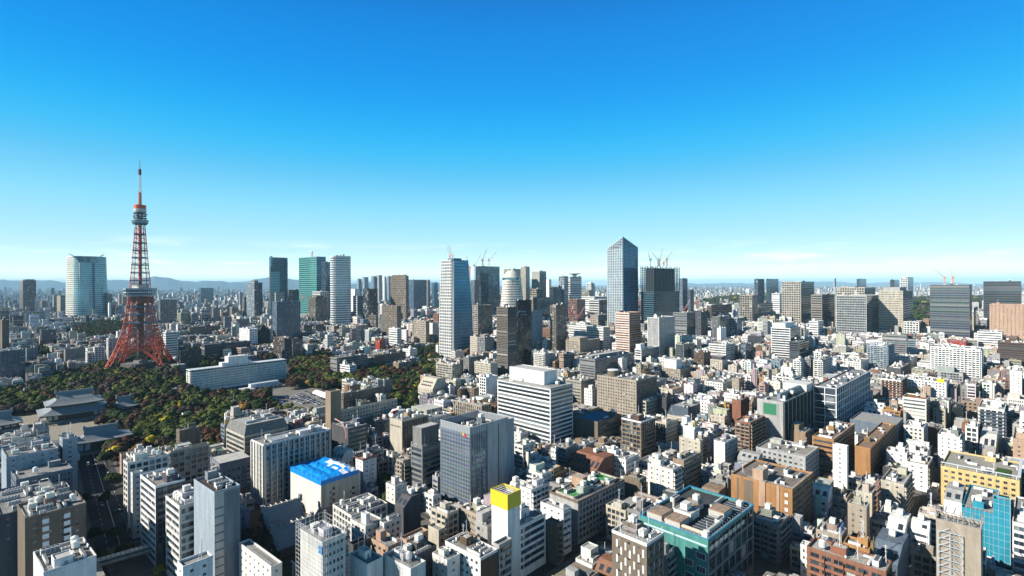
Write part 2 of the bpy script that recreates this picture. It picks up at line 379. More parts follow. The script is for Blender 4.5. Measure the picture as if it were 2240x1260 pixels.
def building(name, cat, label, group, nx, ny, z, rw, lw, yaw, sty, col, rng, o, near=True, ph=True):
    e = empty(name, nx, ny, 0, yaw); prop(e, label, cat, group)
    D = ny; detail = 2 if D < 650 else 1
    sl_, sr_ = sty if isinstance(sty, tuple) else (sty, sty)
    tint = o.get('tint'); acc = o.get('acc'); gm = 4 if (tint and 'curt' in (sl_, sr_)) else 1
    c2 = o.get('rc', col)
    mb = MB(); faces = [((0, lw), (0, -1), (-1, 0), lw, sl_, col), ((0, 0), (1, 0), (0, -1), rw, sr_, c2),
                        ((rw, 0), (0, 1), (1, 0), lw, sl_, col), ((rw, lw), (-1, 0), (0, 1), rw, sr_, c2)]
    sep_panes = near and D < o.get('pd', 430)
    allp = []
    for fi, (O, u, n, w, st, cc) in enumerate(faces):
        pl = [] if (sep_panes and STY[st][2] > 0 and st != 'curt') else None
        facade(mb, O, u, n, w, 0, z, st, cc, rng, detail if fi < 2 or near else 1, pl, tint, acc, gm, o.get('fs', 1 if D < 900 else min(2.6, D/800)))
        if pl is not None:
            ang = (R(-90), 0, R(90), R(180))[fi]
            for (pt, pw, ph_, k) in pl: allp.append((fi, -k, pt, pw, ph_, ang, STY[st][1] > 900))
    rcol = tuple(c_*.68 for c_ in o.get('roof', (.42, .42, .41))); par = .3; pz = z-.9
    mb.face([(par, par, pz), (rw-par, par, pz), (rw-par, lw-par, pz), (par, lw-par, pz)], 2, rcol)
    wall = mb.build('wall', e)
    pb = MB(); pc = o.get('pc', tuple(min(.7, c*1.08) for c in col))
    for (a, b, c, d) in ((-.04, -.04, rw+.04, par), (-.04, lw-par, rw+.04, lw+.04), (-.04, par, par, lw-par), (rw-par, par, rw+.04, lw-par)):
        pb.box(a, b, pz-.25, c, d, z+.12, 0, pc, bot=True)
    pb.build('parapet', e)
    if allp:
        vis = sorted([p for p in allp if p[0] < 2], key=lambda p: (p[1], p[0]))
        cap = min(100, o.get('cap', 100)); first = vis[:cap]; rest = vis[cap:]+[p for p in allp if p[0] > 1]
        for (fi, k, pt, pw, phh, ang, wide) in first:
            v = GL.index(gcol(rng)); inst('window', pane_mesh(pw, phh, v, wide), e, pt, ang)
        if rest:
            rb = MB()
            for (fi, k, pt, pw, phh, ang, wide) in rest:
                dx, dy = math.cos(ang)*pw/2, math.sin(ang)*pw/2
                g = gcol(rng); rb.face([(pt[0]-dx, pt[1]-dy, pt[2]-phh/2), (pt[0]+dx, pt[1]+dy, pt[2]-phh/2), (pt[0]+dx, pt[1]+dy, pt[2]+phh/2), (pt[0]-dx, pt[1]-dy, pt[2]+phh/2)], 1, g)
            prop(rb.build('window', e), kind='stuff')
    # balconies
    for fi, st in ((0, sl_), (1, sr_)):
        if st == 'balc' and near and D < 900:
            w = lw if fi == 0 else rw; sh = STY['balc'][0]; ns = int((z-1.6)/sh); zb = z-1.2-ns*sh
            bc = o.get('bc', tuple(min(.85, c*1.1) for c in col)); nseg = 1 if w < 9 else max(1, round(w/8))
            for k in range(ns):
                b = MB(); zz = zb+k*sh
                for q in range(nseg):
                    a0 = .4+q*(w-.4)/nseg; a1 = (q+1)*(w-.4)/nseg
                    if fi == 0:
                        b.box(-1.3, a0, zz, -.003, a1, zz+.2, 0, bc, bot=True); b.box(-1.3, a0, zz+.2, -1.18, a1, zz+1.15, 0, bc)
                        b.box(-1.18, a0, zz+.2, -.003, a0+.12, zz+2.4, 0, bc)
                    else:
                        b.box(a0, -1.3, zz, a1, -.003, zz+.2, 0, bc, bot=True); b.box(a0, -1.3, zz+.2, a1, -1.18, zz+1.15, 0, bc)
                        b.box(a0, -1.18, zz+.2, a0+.12, -.003, zz+2.4, 0, bc)
                b.build('balcony', e)
    if o.get('shaft'):
        k_, a_, hh, cc = o['shaft']; m_ = MB()
        if k_ == 0: m_.box(-1.1, lw*a_, 0, -.045, lw*a_+3, z+hh, 0, cc, top=2)
        else: m_.box(rw*a_, -1.1, 0, rw*a_+3, -.045, z+hh, 0, cc, top=2)
        m_.build('lift_shaft', e)
    if o.get('stair'):
        m_ = MB(); n_ = int((z-2)/3.2)
        for k in range(n_):
            zz = k*3.2; m_.box(rw-3.6, -1.6, zz+3.0, rw-.3, -.05, zz+3.2, 3, (.4, .4, .39), bot=True); m_.box(rw-3.6, -1.62, zz+3.2, rw-.3, -1.56, zz+4.1, 3, (.5, .5, .48)); m_.bar((rw-3.4, -.9, zz+.1), (rw-.5, -.9, zz+3.1), .16, 3, (.35, .35, .34))
        for x_ in (rw-3.6, rw-.3): m_.bar((x_, -1.6, 0), (x_, -1.6, z+1), .09, 3, (.4, .4, .4))
        m_.build('escape_stair', e)
    if o.get('board'):
        m_ = MB(); w_ = min(rw-1, 7); m_.box(.5, .35, z+1.2, .5+w_, .7, z+4.6, 3, o['board'], bot=True)
        for x_ in (.8, .5+w_/2, .2+w_): m_.bar((x_, .8, z-.9), (x_, .8, z+4.4), .1, 3, (.35, .35, .35)); m_.bar((x_, .8, z+3.6), (x_, 2.6, z-.8), .08, 3, (.35, .35, .35))
        m_.build('roof_billboard', e)
    # extra blocks on the roof: (fx0, fy0, fx1, fy1, height, colour, name)
    used = False
    for a in o.get('top', ()):
        penthouse(e, a[0]*rw+.5, a[1]*lw+.5, a[2]*rw-.5, a[3]*lw-.5, pz, a[4]+.9, PAL[a[5]] if isinstance(a[5], str) else a[5], rng, name=a[6] if len(a) > 6 else 'penthouse'); used = True
    if o.get('slant'):   # upper floors cut back under a sloping wall
        hh, cc = o['slant']; mbs = MB(); i = mbs.add([(0, 0, z), (rw, 0, z), (rw, lw, z), (0, lw, z), (rw*.45, 0.0, z+hh), (rw, 0.0, z+hh), (rw, lw, z+hh), (rw*.45, lw, z+hh)])
        for q in ((0, 1, 5, 4), (1, 2, 6, 5), (2, 3, 7, 6), (3, 0, 4, 7), (4, 5, 6, 7)): mbs.f.append(tuple(i+k for k in q)); mbs.m.append(0 if q != (4, 5, 6, 7) else 2); mbs.c.append(cc)
        s_ = mbs.build('sloping_top_floor', e)
        for k in range(max(1, int(lw/4))):
            wb = MB(); y0 = 1+k*4; t0, t1 = .25, .65
            if y0+2.4 > lw: break
            wb.face([(rw*.45*t0-.04, y0, z+hh*t0+.04), (rw*.45*t0-.04, y0+2.2, z+hh*t0+.04), (rw*.45*t1-.04, y0+2.2, z+hh*t1+.04), (rw*.45*t1-.04, y0, z+hh*t1+.04)][::-1], 1, GL[1]); wb.build('skylight', s_)
        z2 = z+hh
        if rng.random() < .8 and rw*.5 > 3: inst('water_tank', TANK[0], e, (rw*.74, lw*.5, z2))
    elif o.get('rich', 5) > 0:
        if near and D < 560 and rng.random() < .6:
            for (ax, L_) in ((0, rw), (1, lw)):
                n_ = 6 if L_ > 14 else 4 if L_ > 9.5 else 2
                if L_ > 5.5:
                    x_ = .5
                    while x_+n_*2 < L_: inst('railing', RAIL[n_], e, (x_, .15, z+.1) if ax == 0 else (.15, x_, z+.1), 0 if ax == 0 else R(90)); x_ += n_*2
        rich = o.get('rich', max(2, min(16, int(rw*lw/50)))) if near else 2
        furnish(e, .6, .6, rw-.6, lw-.6, pz, rng, rich, c2 if o.get('phc') is None else PAL[o['phc']], ph=ph and not used)
    return e
# ---------------- landmarks that get their own builders: footprints first ----------------
CUSTOM = []; CF = {}
def cfoot(key, xl, xc, xr, yt, yb, yaw=None, **k):
    yaw = yawf(xc) if yaw is None else yaw
    s = solve(xl, xc, xr, yt, yb, yaw, **k); CF[key] = (s, yaw); CUSTOM.append((s[0], s[1], math.cos(yaw), math.sin(yaw), s[3], s[4])); return s
def cpoly(key, px, D, half):
    x = (px-1120)/F*D; CF[key] = (x, D); CUSTOM.append((x-half, D-half, 1.0, 0.0, 2*half, 2*half))
cpoly('tokyo', 307, 925, 46)
cpoly('mori', 190, 2300, 66)
cpoly('silver', 745, 1830, 36)
cpoly('dome', 1120, 1900, 40)
cfoot('izumi', 589, 592, 631, 564, 700)
cfoot('green', 654, 693, 713, 561, 702)
cfoot('crystal', 1328, 1363, 1396, 518, 728)
cfoot('hills', 960, 991, 1034, 568, 788)
cfoot('site', 1402, 1430, 1486, 584, 728)
cfoot('prince', 404, 416, 628, 810, 860, lw=15)
cfoot('library', 913, 945, 981, 852, 886)
cfoot('podium', 470, 474, 617, 842, 868, lw=12)
CUSTOM.append((ground(400, 852)[0], ground(400, 852)[1], math.cos(R(50)), math.sin(R(50)), 4, 4))
KIND = dict(T=('office_tower', 'office tower', 'office towers rising above the city'), A=('apartment_building', 'apartment building', 'apartment buildings among the city blocks'),
            O=('office_building', 'office building', 'office buildings of the middle city'), S=('small_building', 'small building', 'small buildings in the dense foreground'), H=('hotel', 'hotel', 'hotels in the city'))
HB = [
# --- far left and skyline ---
('T',30,50,79,613,690,'pier','m','brown twin residential tower with pale vertical strips at the far left',dict(top=[(.3,.3,1,1,5,'n')],pc=PAL['G'])),
('O',102,112,119,630,662,'curt','s','small teal glass block between the brown twin tower and the silver round tower',dict(tint=(.05,.2,.25))),
('O',118,132,153,647,690,'win','b','cream slab with grey side just left of the silver round tower',dict(rc=PAL['g'])),
('O',230,232,245,643,700,'curt','s','dark teal block right behind the silver round tower',dict(tint=(.03,.1,.14))),
('O',236,238,243,663,702,'blank','W','narrow white chimney like slab right of the silver round tower'),
('O',110,118,185,697,712,'band','G','low pale museum like block below the silver round tower',dict(rich=2)),
('T',347,350,386,656,716,'grid','g','grey gridded slab standing right of the red lattice tower',dict(cap=0)),
('T',436,440,467,630,668,'curt','s','teal dark pair of glass blocks on the horizon right of the red tower',dict(tint=(.02,.12,.18))),
('O',437,440,460,678,712,'band','G','pale grey banded office right of the red tower'),
('O',463,466,481,673,712,'win','g','plain grey slab beside the pale grey banded office'),
('O',86,90,123,722,762,'grid','s','dark slate office on the wooded slope left of the red tower'),
('A',-60,0,54,768,838,'balc','q','slate blue apartment slab at the left edge of the photo',dict(pd=0)),
('O',0,4,20,700,790,'blank','m','narrow brown wall of a building cut by the left edge'),
('O',55,58,82,762,800,'win','q','blue grey apartment block beside the slate blue slab'),
('O',139,142,186,764,800,'blank','g','plain grey cube like hall above the low cream theatre',dict(rich=2)),
('O',186,190,203,772,806,'balc','W','white rounded apartment block left of the red tower foot',dict(pd=0)),
('A',203,206,229,760,805,'balc','W','white balcony apartment block left of the red tower foot',dict(pd=0)),
('A',232,236,270,741,800,'balc','w','wide white terraced apartment block seen behind the red tower left leg',dict(pd=0)),
('O',357,362,389,727,790,'band','W','white banded office with cut corner right behind the red tower',dict()),
('O',258,262,330,785,803,'grid','d','dark low building standing between the legs of the red tower',dict()),
('O',389,394,440,768,806,'win','n','dark brown hotel annex right of the red tower foot'),
('O',411,414,482,716,742,'win','m','long brown office block with rows of small windows'),
('O',440,447,547,754,793,'band','d','long dark grey banded ministry like office behind the white hotel',dict(roof=(.5,.55,.58))),
('T',539,556,574,618,700,'pier','l','pale blue twin fin residential tower left of the sloping top glass tower',dict(top=[(.3,.3,.8,.8,9,'g')],rc=PAL['s'])),
('O',530,534,548,650,700,'win','m','brown slab half hidden by the pale blue twin fin tower'),
('O',600,603,622,640,700,'win','G','pale gridded slab below the sloping top glass tower'),
('T',621,640,656,634,700,'balc','b','beige and black residential tower between two glass skyscrapers',dict(rc=PAL['d'],pd=0)),
('T',596,605,657,660,756,'pier','q','grey slab tower with tall dark window columns framed in concrete',dict(tint=(.02,.05,.08))),
('T',674,690,718,650,712,'pier','m','clustered brown stone tower in front of the green glass skyscraper',dict(top=[(.2,.2,.8,.8,5,'m')])),
('T',683,700,720,638,708,'grid','w','white gridded crown building behind the clustered brown tower'),
('O',658,664,706,712,735,'grid','m','block of brown framed flats below the green glass skyscraper'),
('T',704,712,724,573,705,'curt','s','dark blue glass slab tucked behind the green glass skyscraper',dict(tint=(.01,.06,.12))),
('O',767,776,787,632,690,'blank','W','bright white block right of the silver cylinder tower'),
('O',772,781,794,647,700,'band','W','white and slate office right of the silver cylinder tower',dict(rc=PAL['s'])),
('T',794,806,826,632,706,'grid','k','black residential tower right of the silver cylinder tower'),
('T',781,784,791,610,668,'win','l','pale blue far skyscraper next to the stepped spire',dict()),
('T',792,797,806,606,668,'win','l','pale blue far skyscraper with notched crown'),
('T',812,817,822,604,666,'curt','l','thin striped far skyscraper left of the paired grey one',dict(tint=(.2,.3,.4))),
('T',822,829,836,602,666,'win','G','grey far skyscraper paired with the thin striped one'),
('T',837,841,845,605,665,'win','W','white far twin skyscraper left half'),
('T',846,850,854,604,665,'win','l','pale far twin skyscraper touching the bronze tower'),
('T',854,888,894,603,706,'pane','m','bronze brown tower with small square windows and narrower crown',dict(top=[(.1,.1,.9,.9,4,'m')])),
('T',893,905,933,612,684,'fin','s','slate blue slab with white framed left side behind the bronze tower',dict(tint=(.03,.1,.16))),
('O',932,936,941,613,680,'win','g','narrow grey slab behind the slate blue one'),
('O',945,950,958,618,676,'curt','s','small teal glass block left of the tapered white tower',dict(tint=(.02,.15,.25))),
('T',835,868,877,669,745,'pane','m','lower bronze tower with small square windows in front of its taller twin'),
('O',831,848,853,688,740,'balc','q','blue grey balcony block left of the lower bronze tower',dict(pd=0)),
('O',806,822,828,690,725,'grid','m','brown block with pyramid roof below the black residential tower'),
('O',779,806,811,722,756,'fin','w','white office with tall narrow windows near the school',dict(tint=(.2,.25,.28))),
('A',850,868,877,719,765,'band','W','white banded apartment tower in front of the bronze towers'),
('O',878,888,893,722,757,'win','W','narrow white block right of the white banded apartment tower'),
('O',821,830,842,744,775,'win','R','small red brick building near the white banded apartment tower'),
('O',669,676,702,745,762,'win','m','small brown pitched school building beside the blue court'),
('O',560,568,590,722,764,'blank','k','black windowless hall with stepped dark roof',dict(top=[(.1,.1,.9,.9,4,'k'),(.3,.3,.7,.7,9,'k')])),
('O',523,545,563,720,765,'win','W','white apartment block leaning on the black hall'),
('O',597,640,662,742,795,'grid','n','dark brown barracks like block below the grey slab tower',dict(rc=PAL['m'])),
('O',722,736,803,783,826,'band','g','long grey banded school block behind the ginkgo trees',dict(rich=4)),
('O',811,818,887,778,814,'band','m','long taupe banded office continuing the grey school block',dict(rich=4)),
('S',742,764,779,800,830,'band','W','small white stepped office in front of the grey school block'),
('S',859,871,900,794,820,'win','t','small tan brick building among the park trees'),
('S',750,757,805,770,786,'blank','W','white flat gymnasium roof behind the grey school block',dict(rich=0)),
('O',904,931,939,702,760,'win','b','beige office with square windows left of the tapered white tower'),
('S',880,896,912,764,790,'win','W','small white house like block left of the tapered white tower'),
# --- skyline right of centre ---
('T',1029,1038,1048,613,700,'fin','d','dark striped tower tucked behind the tapered white tower',dict(tint=(.1,.15,.2))),
('T',1040,1052,1093,582,698,'curt','s','broad dark blue glass tower carrying tower cranes',dict(tint=(.01,.07,.11))),
('T',1102,1122,1139,588,700,'fin','b','tan ribbed slab behind the domed round tower',dict(tint=(.2,.18,.15))),
('T',1139,1150,1159,583,702,'fin','c','taller cream ribbed slab right behind the domed round tower',dict(tint=(.2,.18,.15))),
('A',1033,1045,1077,668,742,'balc','b','beige residential tower with brown ribs right of the tapered white tower',dict(rc=PAL['m'],pd=0)),
('T',1086,1110,1129,672,832,'louv','m','slim grey brown screened tower with horizontal lines in the centre',dict(rc=PAL['d'])),
('T',1128,1133,1162,657,812,'curt','k','black glass office tower with a small pale sign near its top',dict(tint=(.005,.01,.015))),
('O',1161,1166,1186,681,775,'small','l','plain pale blue grey slab right of the black glass tower',dict()),
('T',1163,1180,1195,593,698,'fin','w','white and grey ribbed skyscraper right of the tan slabs',dict(rc=PAL['g'],tint=(.15,.15,.15))),
('O',1195,1201,1206,611,690,'blank','W','narrow pale slab right of the ribbed skyscraper'),
('O',1158,1176,1189,632,700,'grid','b','beige gridded block below the ribbed skyscraper'),
('T',1166,1174,1211,651,710,'curt','s','slate glass block with a bright white left fin',dict(tint=(.02,.08,.14))),
('T',1202,1210,1229,628,702,'curt','d','dark blue glass cube in the middle skyline',dict(tint=(.02,.06,.1))),
('T',1222,1234,1243,604,700,'grid','l','pale blue gridded slab left of the saucer topped tower'),
('T',1242,1247,1272,605,698,'bandw','W','white banded tower with a saucer shaped heliport on top'),
('A',1203,1216,1239,668,778,'balc','m','dark brown residential tower in the centre right',dict(pd=0)),
('T',1243,1262,1280,655,712,'grid','r','brick red gridded office with cranes before it'),
('O',1272,1288,1297,635,690,'grid','b','beige gridded office below the white domed far building'),
('O',1283,1293,1301,620,684,'grid','W','white domed far office on the right skyline',dict(top=[(.2,.2,.8,.8,6,'W')])),
('O',1272,1300,1330,649,690,'band','W','large low white roofed hall left of the sloping crystal tower',dict(rich=1)),
('T',1288,1310,1329,656,706,'bandw','w','white banded office left of the sloping crystal tower',dict(rc=PAL['s'])),
('O',1291,1308,1332,689,724,'win','b','beige block with grey side below the sloping crystal tower',dict(rc=PAL['g'])),
('O',1244,1319,1334,716,776,'band','w','long white and grey banded office left of the brick striped tower'),
('O',1237,1268,1312,746,782,'win','b','beige low office with square penthouse in the middle',dict(top=[(.0,.0,.4,.8,6,'b')])),
('S',1185,1192,1206,746,776,'win','W','small white cube right of the slim screened tower'),
('A',1167,1190,1213,774,815,'balc','w','small white balcony block below the plain pale slab',dict(pd=0)),
('O',1267,1301,1386,787,846,'band','g','large grey banded office with dark blue roof in the middle',dict(roof=(.05,.12,.2),rc=PAL['g'],top=[(.1,.45,.95,.95,3,'g')])),
('O',1223,1244,1256,775,818,'band','p','pinkish banded office left of the large grey banded office',dict(rc=PAL['g'])),
('O',953,988,1006,798,840,'grid','c','cream school like block below the tapered white tower'),
('O',1013,1025,1062,782,830,'win','g','grey stepped block between the cream school block and the screened tower'),
('O',1037,1072,1088,795,838,'win','c','cream long building with arched windows beside the screened tower'),
('T',1486,1493,1504,609,700,'pane','q','blue grey slab peeking out right of the unfinished dark tower'),
('O',1504,1510,1518,634,700,'win','s','slate block right of the unfinished dark tower'),
('T',1346,1376,1401,684,788,'band','W','brick and white striped office tower with orange crown',dict(acc=(.55,.28,.16),rc=PAL['n'],pc=(.62,.38,.25))),
('T',1416,1441,1476,695,790,'fin','w','white ribbed office tower right of the brick striped one',dict(tint=(.08,.1,.12))),
('O',1472,1502,1522,684,742,'band','g','grey banded block right of the white ribbed tower'),
('O',1521,1533,1546,682,744,'win','d','darker grey block joined to the grey banded one',dict()),
('O',1546,1556,1601,668,706,'win','n','brown office between two white end blocks',dict(top=[(0,0,.2,1,3,'W'),(.75,0,1,1,3,'W')])),
('T',1618,1645,1658,646,712,'grid','b','beige tall gridded office by the palace woods'),
('O',1660,1664,1690,664,700,'band','d','low dark office by the palace woods'),
('O',1688,1705,1711,642,694,'band','W','white louvred slab left of the pale grid office tower'),
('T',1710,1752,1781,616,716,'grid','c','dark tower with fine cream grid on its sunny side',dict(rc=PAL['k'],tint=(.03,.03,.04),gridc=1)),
('T',1774,1798,1827,645,724,'bandw','b','dark banded office between the two cream gridded towers',dict(rc=PAL['k'],tint=(.03,.04,.05))),
('T',1557,1573,1597,693,748,'fin','g','dark ribbed office with white narrow block before it',dict(tint=(.02,.03,.04))),
('S',1568,1576,1588,718,755,'blank','W','narrow white slab in front of the dark ribbed office'),
('O',1595,1612,1623,696,744,'grid','l','pale office right of the dark ribbed office'),
('T',1650,1658,1672,610,680,'grid','s','far dark glass slab, left one of the horizon pair',dict()),
('T',1676,1684,1703,610,680,'curt','s','far teal glass slab, right one of the horizon pair',dict(tint=(.02,.1,.15))),
('O',1686,1728,1751,718,795,'bandw','W','white framed modern office with big glass bands',dict(rc=PAL['b'],top=[(.1,.3,1,1,8,'W')])),
('O',1726,1748,1770,748,800,'bandw','d','dark grey cube office beside the white framed modern one',dict(rc=PAL['k'])),
('O',1550,1587,1606,754,800,'band','w','white banded office with gridded roof screen',dict()),
('O',1615,1631,1648,754,798,'pier','s','slate office with narrow piers right of the white banded one'),
('O',1517,1539,1554,772,812,'pane','n','dark chocolate office with sawn off corner'),
('O',1553,1579,1591,788,822,'win','c','cream mansard roofed block right of the chocolate office',dict(top=[(.05,.05,.95,.95,5,'d')])),
('O',1447,1487,1513,808,838,'win','b','beige office carrying a tall white penthouse',dict(top=[(0,.2,.5,.9,13,'W')])),
('O',1388,1402,1441,764,805,'bandw','W','white framed glass office below the white ribbed tower',dict(rc=PAL['q'],top=[(0,.1,.25,.9,8,'W')])),
('O',1477,1495,1519,754,796,'curt','g','low grey glass office right of the white ribbed tower',dict(tint=(.06,.1,.13))),
('A',1734,1749,1760,788,838,'balc','W','slim white balcony tower among the low white houses',dict(pd=0)),
('A',1760,1770,1779,782,836,'balc','G','slim grey balcony tower among the low white houses',dict(pd=0)),
('A',1778,1797,1820,788,840,'balc','w','white and brown balcony tower left of the stepped pale office',dict(rc=PAL['m'],pd=0)),
('O',1305,1391,1436,833,925,'win','b','large taupe office with rows of square windows and a round roof tank',dict(pd=0,rc=PAL['m'],detail=1)),
# --- skyline far right ---
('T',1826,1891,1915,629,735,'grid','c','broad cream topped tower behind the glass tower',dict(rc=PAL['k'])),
('T',1829,1895,1922,647,738,'curt','w','grey glass tower with white vertical lines at the right',dict(tint=(.12,.16,.2),rc=PAL['d'])),
('T',1922,1975,1996,636,738,'pane','c','cream stone tower with dark blue shaded side',dict(rc=PAL['s'],top=[(.2,.2,.9,.9,9,'G')])),  # slate puts the shade into the colour of the right side
('T',2034,2121,2130,623,750,'bandw','d','wide two tone grey tower with orange cranes on top',dict(tint=(.04,.06,.07),acc=(.16,.18,.19))),
('T',2130,2134,2163,673,735,'curt','k','black glass block left of the pink tower',dict(tint=(.01,.03,.05))),
('T',2151,2233,2290,615,720,'bandw','d','dark office with pale concrete sides at the right edge',dict(tint=(.02,.03,.04))),
('T',2164,2262,2290,667,760,'small','p','pink stone tower with small windows at the right edge',dict()),
('O',2137,2191,2207,727,768,'band','W','white banded office in front of the pink tower'),
('O',2182,2262,2290,752,812,'band','n','brown banded office at the right edge below the pink tower',dict()),
('T',1970,1985,1998,606,680,'grid','W','white far tower rising over the cream stone tower',dict()),
('T',1947,1957,1967,612,676,'curt','s','small dark far tower left of the white far tower',dict(tint=(.03,.06,.08))),
('T',1874,1880,1895,610,676,'curt','s','small teal far tower over the cream topped tower',dict(tint=(.03,.1,.14))),
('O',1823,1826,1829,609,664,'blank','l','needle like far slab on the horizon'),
('O',1976,2010,2018,704,738,'grid','W','white gridded block between the cream stone tower and the two tone tower',dict(rc=PAL['n'])),
('O',2071,2112,2124,748,775,'win','R','low red brick school in front of the two tone tower'),
('A',2034,2144,2151,764,845,'balc','W','long white balcony apartment slab at the right',dict(pd=0)),
('A',1895,1940,1956,757,818,'balc','l','stepped pale grey office with white top right of centre',dict(pd=0)),
('O',1950,1992,2006,785,815,'win','W','low white block right of the stepped pale office'),
('O',1833,1882,1899,792,826,'win','w','white block with square windows left of the stepped pale office'),
('O',1769,1789,1801,703,744,'band','W','white banded cube in front of the dark banded office'),
('O',1938,1970,1992,806,830,'blank','d','dark grey flat roofed hall in front of the low white block',dict(roof=(.3,.3,.3))),
('O',2240-32,2234,2260,812,880,'small','W','tall white slab at the right edge of the photo',dict()),
# --- middle distance right ---
('A',1925,1970,1984,832,885,'balc','w','white apartment block with red brown balconies',dict(bc=PAL['r'],rc=PAL['m'],pd=0)),
('O',1976,2069,2090,836,884,'win','W','long white office with rows of windows and a yellow panel',dict()),
('O',2100,2140,2184,846,886,'win','g','grey building with rusty rooftop cages and an orange panel',dict(rc=PAL['m'])),
('O',1973,2025,2078,874,942,'band','w','light stone office with a brown planted roof',dict(roof=(.4,.22,.1),rc=PAL['b'],rich=1,pd=0)),
('A',2138,2196,2211,897,980,'balc','w','white apartment block with dark rows of balconies',dict(bc=PAL['s'],pd=0)),
('O',2079,2106,2138,893,935,'curt','k','small dark glass office beside the dark balcony block',dict(tint=(.03,.05,.06))),
('A',1688,1735,1752,827,885,'balc','W','white balcony apartment slab behind the green screen building',dict(pd=0)),
('O',1779,1828,1902,850,965,'gridb','s','dark glass office wrapped in a white square lattice',dict(lattice=1,pd=0)),
('O',1655,1712,1779,880,1003,'blank/fin','G','pale concrete office with a green roof side screen and dark finned side',dict(rc=PAL['k'],tint=(.02,.015,.012),pd=0,screen=1)),
('O',1858,1957,1975,932,1005,'blank','q','metallic slate hall with cut roof grille',dict(rc=PAL['s'],roof=(.5,.5,.5),rich=0)),
('O',1775,1822,1868,962,1062,'band','o','left wing of the orange tiled building',dict(roof=(.35,.25,.2),pd=0)),
('O',1868,1902,1957,981,1066,'blank/win','o','right wing of the orange tiled building',dict(rc=(.22,.12,.06),roof=(.4,.28,.2),pd=0,rich=5)),
('S',1820,1851,1856,977,1100,'tiny','W','tall white stair tower in front of the orange tiled building',dict(rw=4)),
('O',1975,2019,2042,936,995,'win','w','white rounded corner office below the light stone office'),
('A',2050,2098,2146,957,1030,'small/balc','W','low white block with grey balcony side',dict(rc=PAL['g'],pd=0)),
('A',2140,2176,2208,962,1020,'band','G','terraced grey apartment block stepping down to the right',dict(slant=(9,(.55,.55,.54)))),
('H',1358,1401,1432,923,1018,'grid','m','brown hotel block with cream window strips and a white crown',dict(pc=PAL['W'],rc=PAL['n'],acc=PAL['t'],pd=0)),
('O',1431,1456,1482,926,990,'curt/pane','c','black and cream block with wavy glass left of the mansard office',dict(tint=(.02,.02,.02),pd=0)),
('O',1458,1504,1548,896,938,'pane','c','cream office with a sloping slate blue mansard top',dict(mansard=(9,PAL['s']),pd=0)),
('O',1402,1412,1465,878,925,'grid','c','low grey beige gridded office right of the taupe office',dict(pd=0)),
('O',1435,1470,1542,852,876,'win','c','long low beige office behind the mansard office',dict(roof=(.55,.4,.3))),
('O',1600,1619,1638,876,945,'blank/fin','r','slim brick red tower with black glass side',dict(tint=(.01,.01,.01),pd=0)),
('A',1606,1640,1672,925,1012,'balc','r','brown brick balcony tower left of the pale concrete office',dict(pd=0,bc=PAL['t'])),
('O',1540,1580,1640,838,868,'win','w','pale low office behind the slim brick tower'),
# --- middle distance left and centre ---
('O',1087,1203,1252,850,994,'bandw','W','large white office with twelve dark window bands and a white rooftop block',dict(pd=0,cap=0,top=[(.35,.25,.95,.93,11,'W')],pc=PAL['G'],rich=8)),
('O',1236,1270,1300,834,900,'band/win','b','beige office tucked behind the white banded office',dict(pd=0)),
('S',1277,1294,1305,852,905,'win','W','white narrow block left of the taupe office'),
('O',1253,1306,1358,923,985,'blank/band','m','brown flat hall with a bright blue roof',dict(roof=(.02,.3,.5),rich=1,rc=PAL['m'],pd=0)),
('O',1047,1062,1088,826,890,'grid/blank','W','white slab with open gridded stair side left of the white banded office',dict(pd=0)),
('O',1006,1036,1050,850,885,'win','m','brown rounded mansard block left of the gridded white slab',dict(pd=0)),
('O',990,1052,1073,888,955,'pier','b','grey beige office with upright piers behind the glass office',dict(pd=0)),
('S',971,985,994,905,950,'win','o','small orange gabled house behind the glass office',dict(rich=0)),
('O',910,930,986,918,965,'win','W','white rooftop terraces building behind the banded grey office'),
('O',851,878,936,921,1010,'blank/fin','c','cream tower with brown upright fins and a sign on its blank wall',dict(rc=PAL['t'],tint=(.03,.02,.02),pd=0)),
('O',897,922,964,978,1090,'bandw','g','dark banded grey office stepping down beside the glass office',dict(pd=0,top=[(.05,.15,1,1,12,'g')])),
('O',962,1028,1110,952,1128,'louv/curt','q','tall grey blue glass office with dotted glass front and open roof well',dict(tint=(.16,.22,.28),pd=0,well=1)),
('O',1123,1142,1166,975,1048,'band','w','small stepped white banded office right of the glass office',dict()),
('O',737,742,868,899,970,'win','c','long cream hotel wing with a white arch on its roof',dict(rc=PAL['c'],roof=(.45,.4,.35),pd=0,rich=3)),
('O',713,722,745,857,985,'blank','t','tan brick stair tower of the cream hotel wing',dict(rich=0,lw=9)),
('O',745,750,842,862,925,'win','m','taupe back wing behind the cream hotel wing',dict(pd=0)),
('O',493,533,629,935,1045,'bandw','c','cream banded office with heavy sloping parapet at the car park',dict(rc=PAL['b'],pd=0,mansard=(7,PAL['g']))),
('O',548,575,721,973,1110,'fin/grid','W','office with bright upright piers and green tinted windows',dict(rc=PAL['G'],teeth=1,pd=0,roof=(.4,.38,.34),rich=14)),
('O',632,700,782,1057,1140,'blank/blank','w','windowless beige hall covered with a blue tarpaulin',dict(rc=PAL['c'],rich=0,tarp=1,roof=(.3,.3,.3))),
('O',384,391,437,942,1010,'small','m','small brown tower block at the edge of the park'),
('O',724,760,803,938,1015,'blank/bandw','d','dark stepped glass building with a red edged arch',dict(rc=PAL['s'],pd=0,tint=(.02,.12,.12))),
('A',718,743,770,990,1060,'win','w','white gabled apartment block left of the dark stepped building',dict(slant=(7,PAL['w']))),
('A',776,792,822,1005,1085,'small','W','white apartment block with a brown tiled top',dict(pc=PAL['r'])),
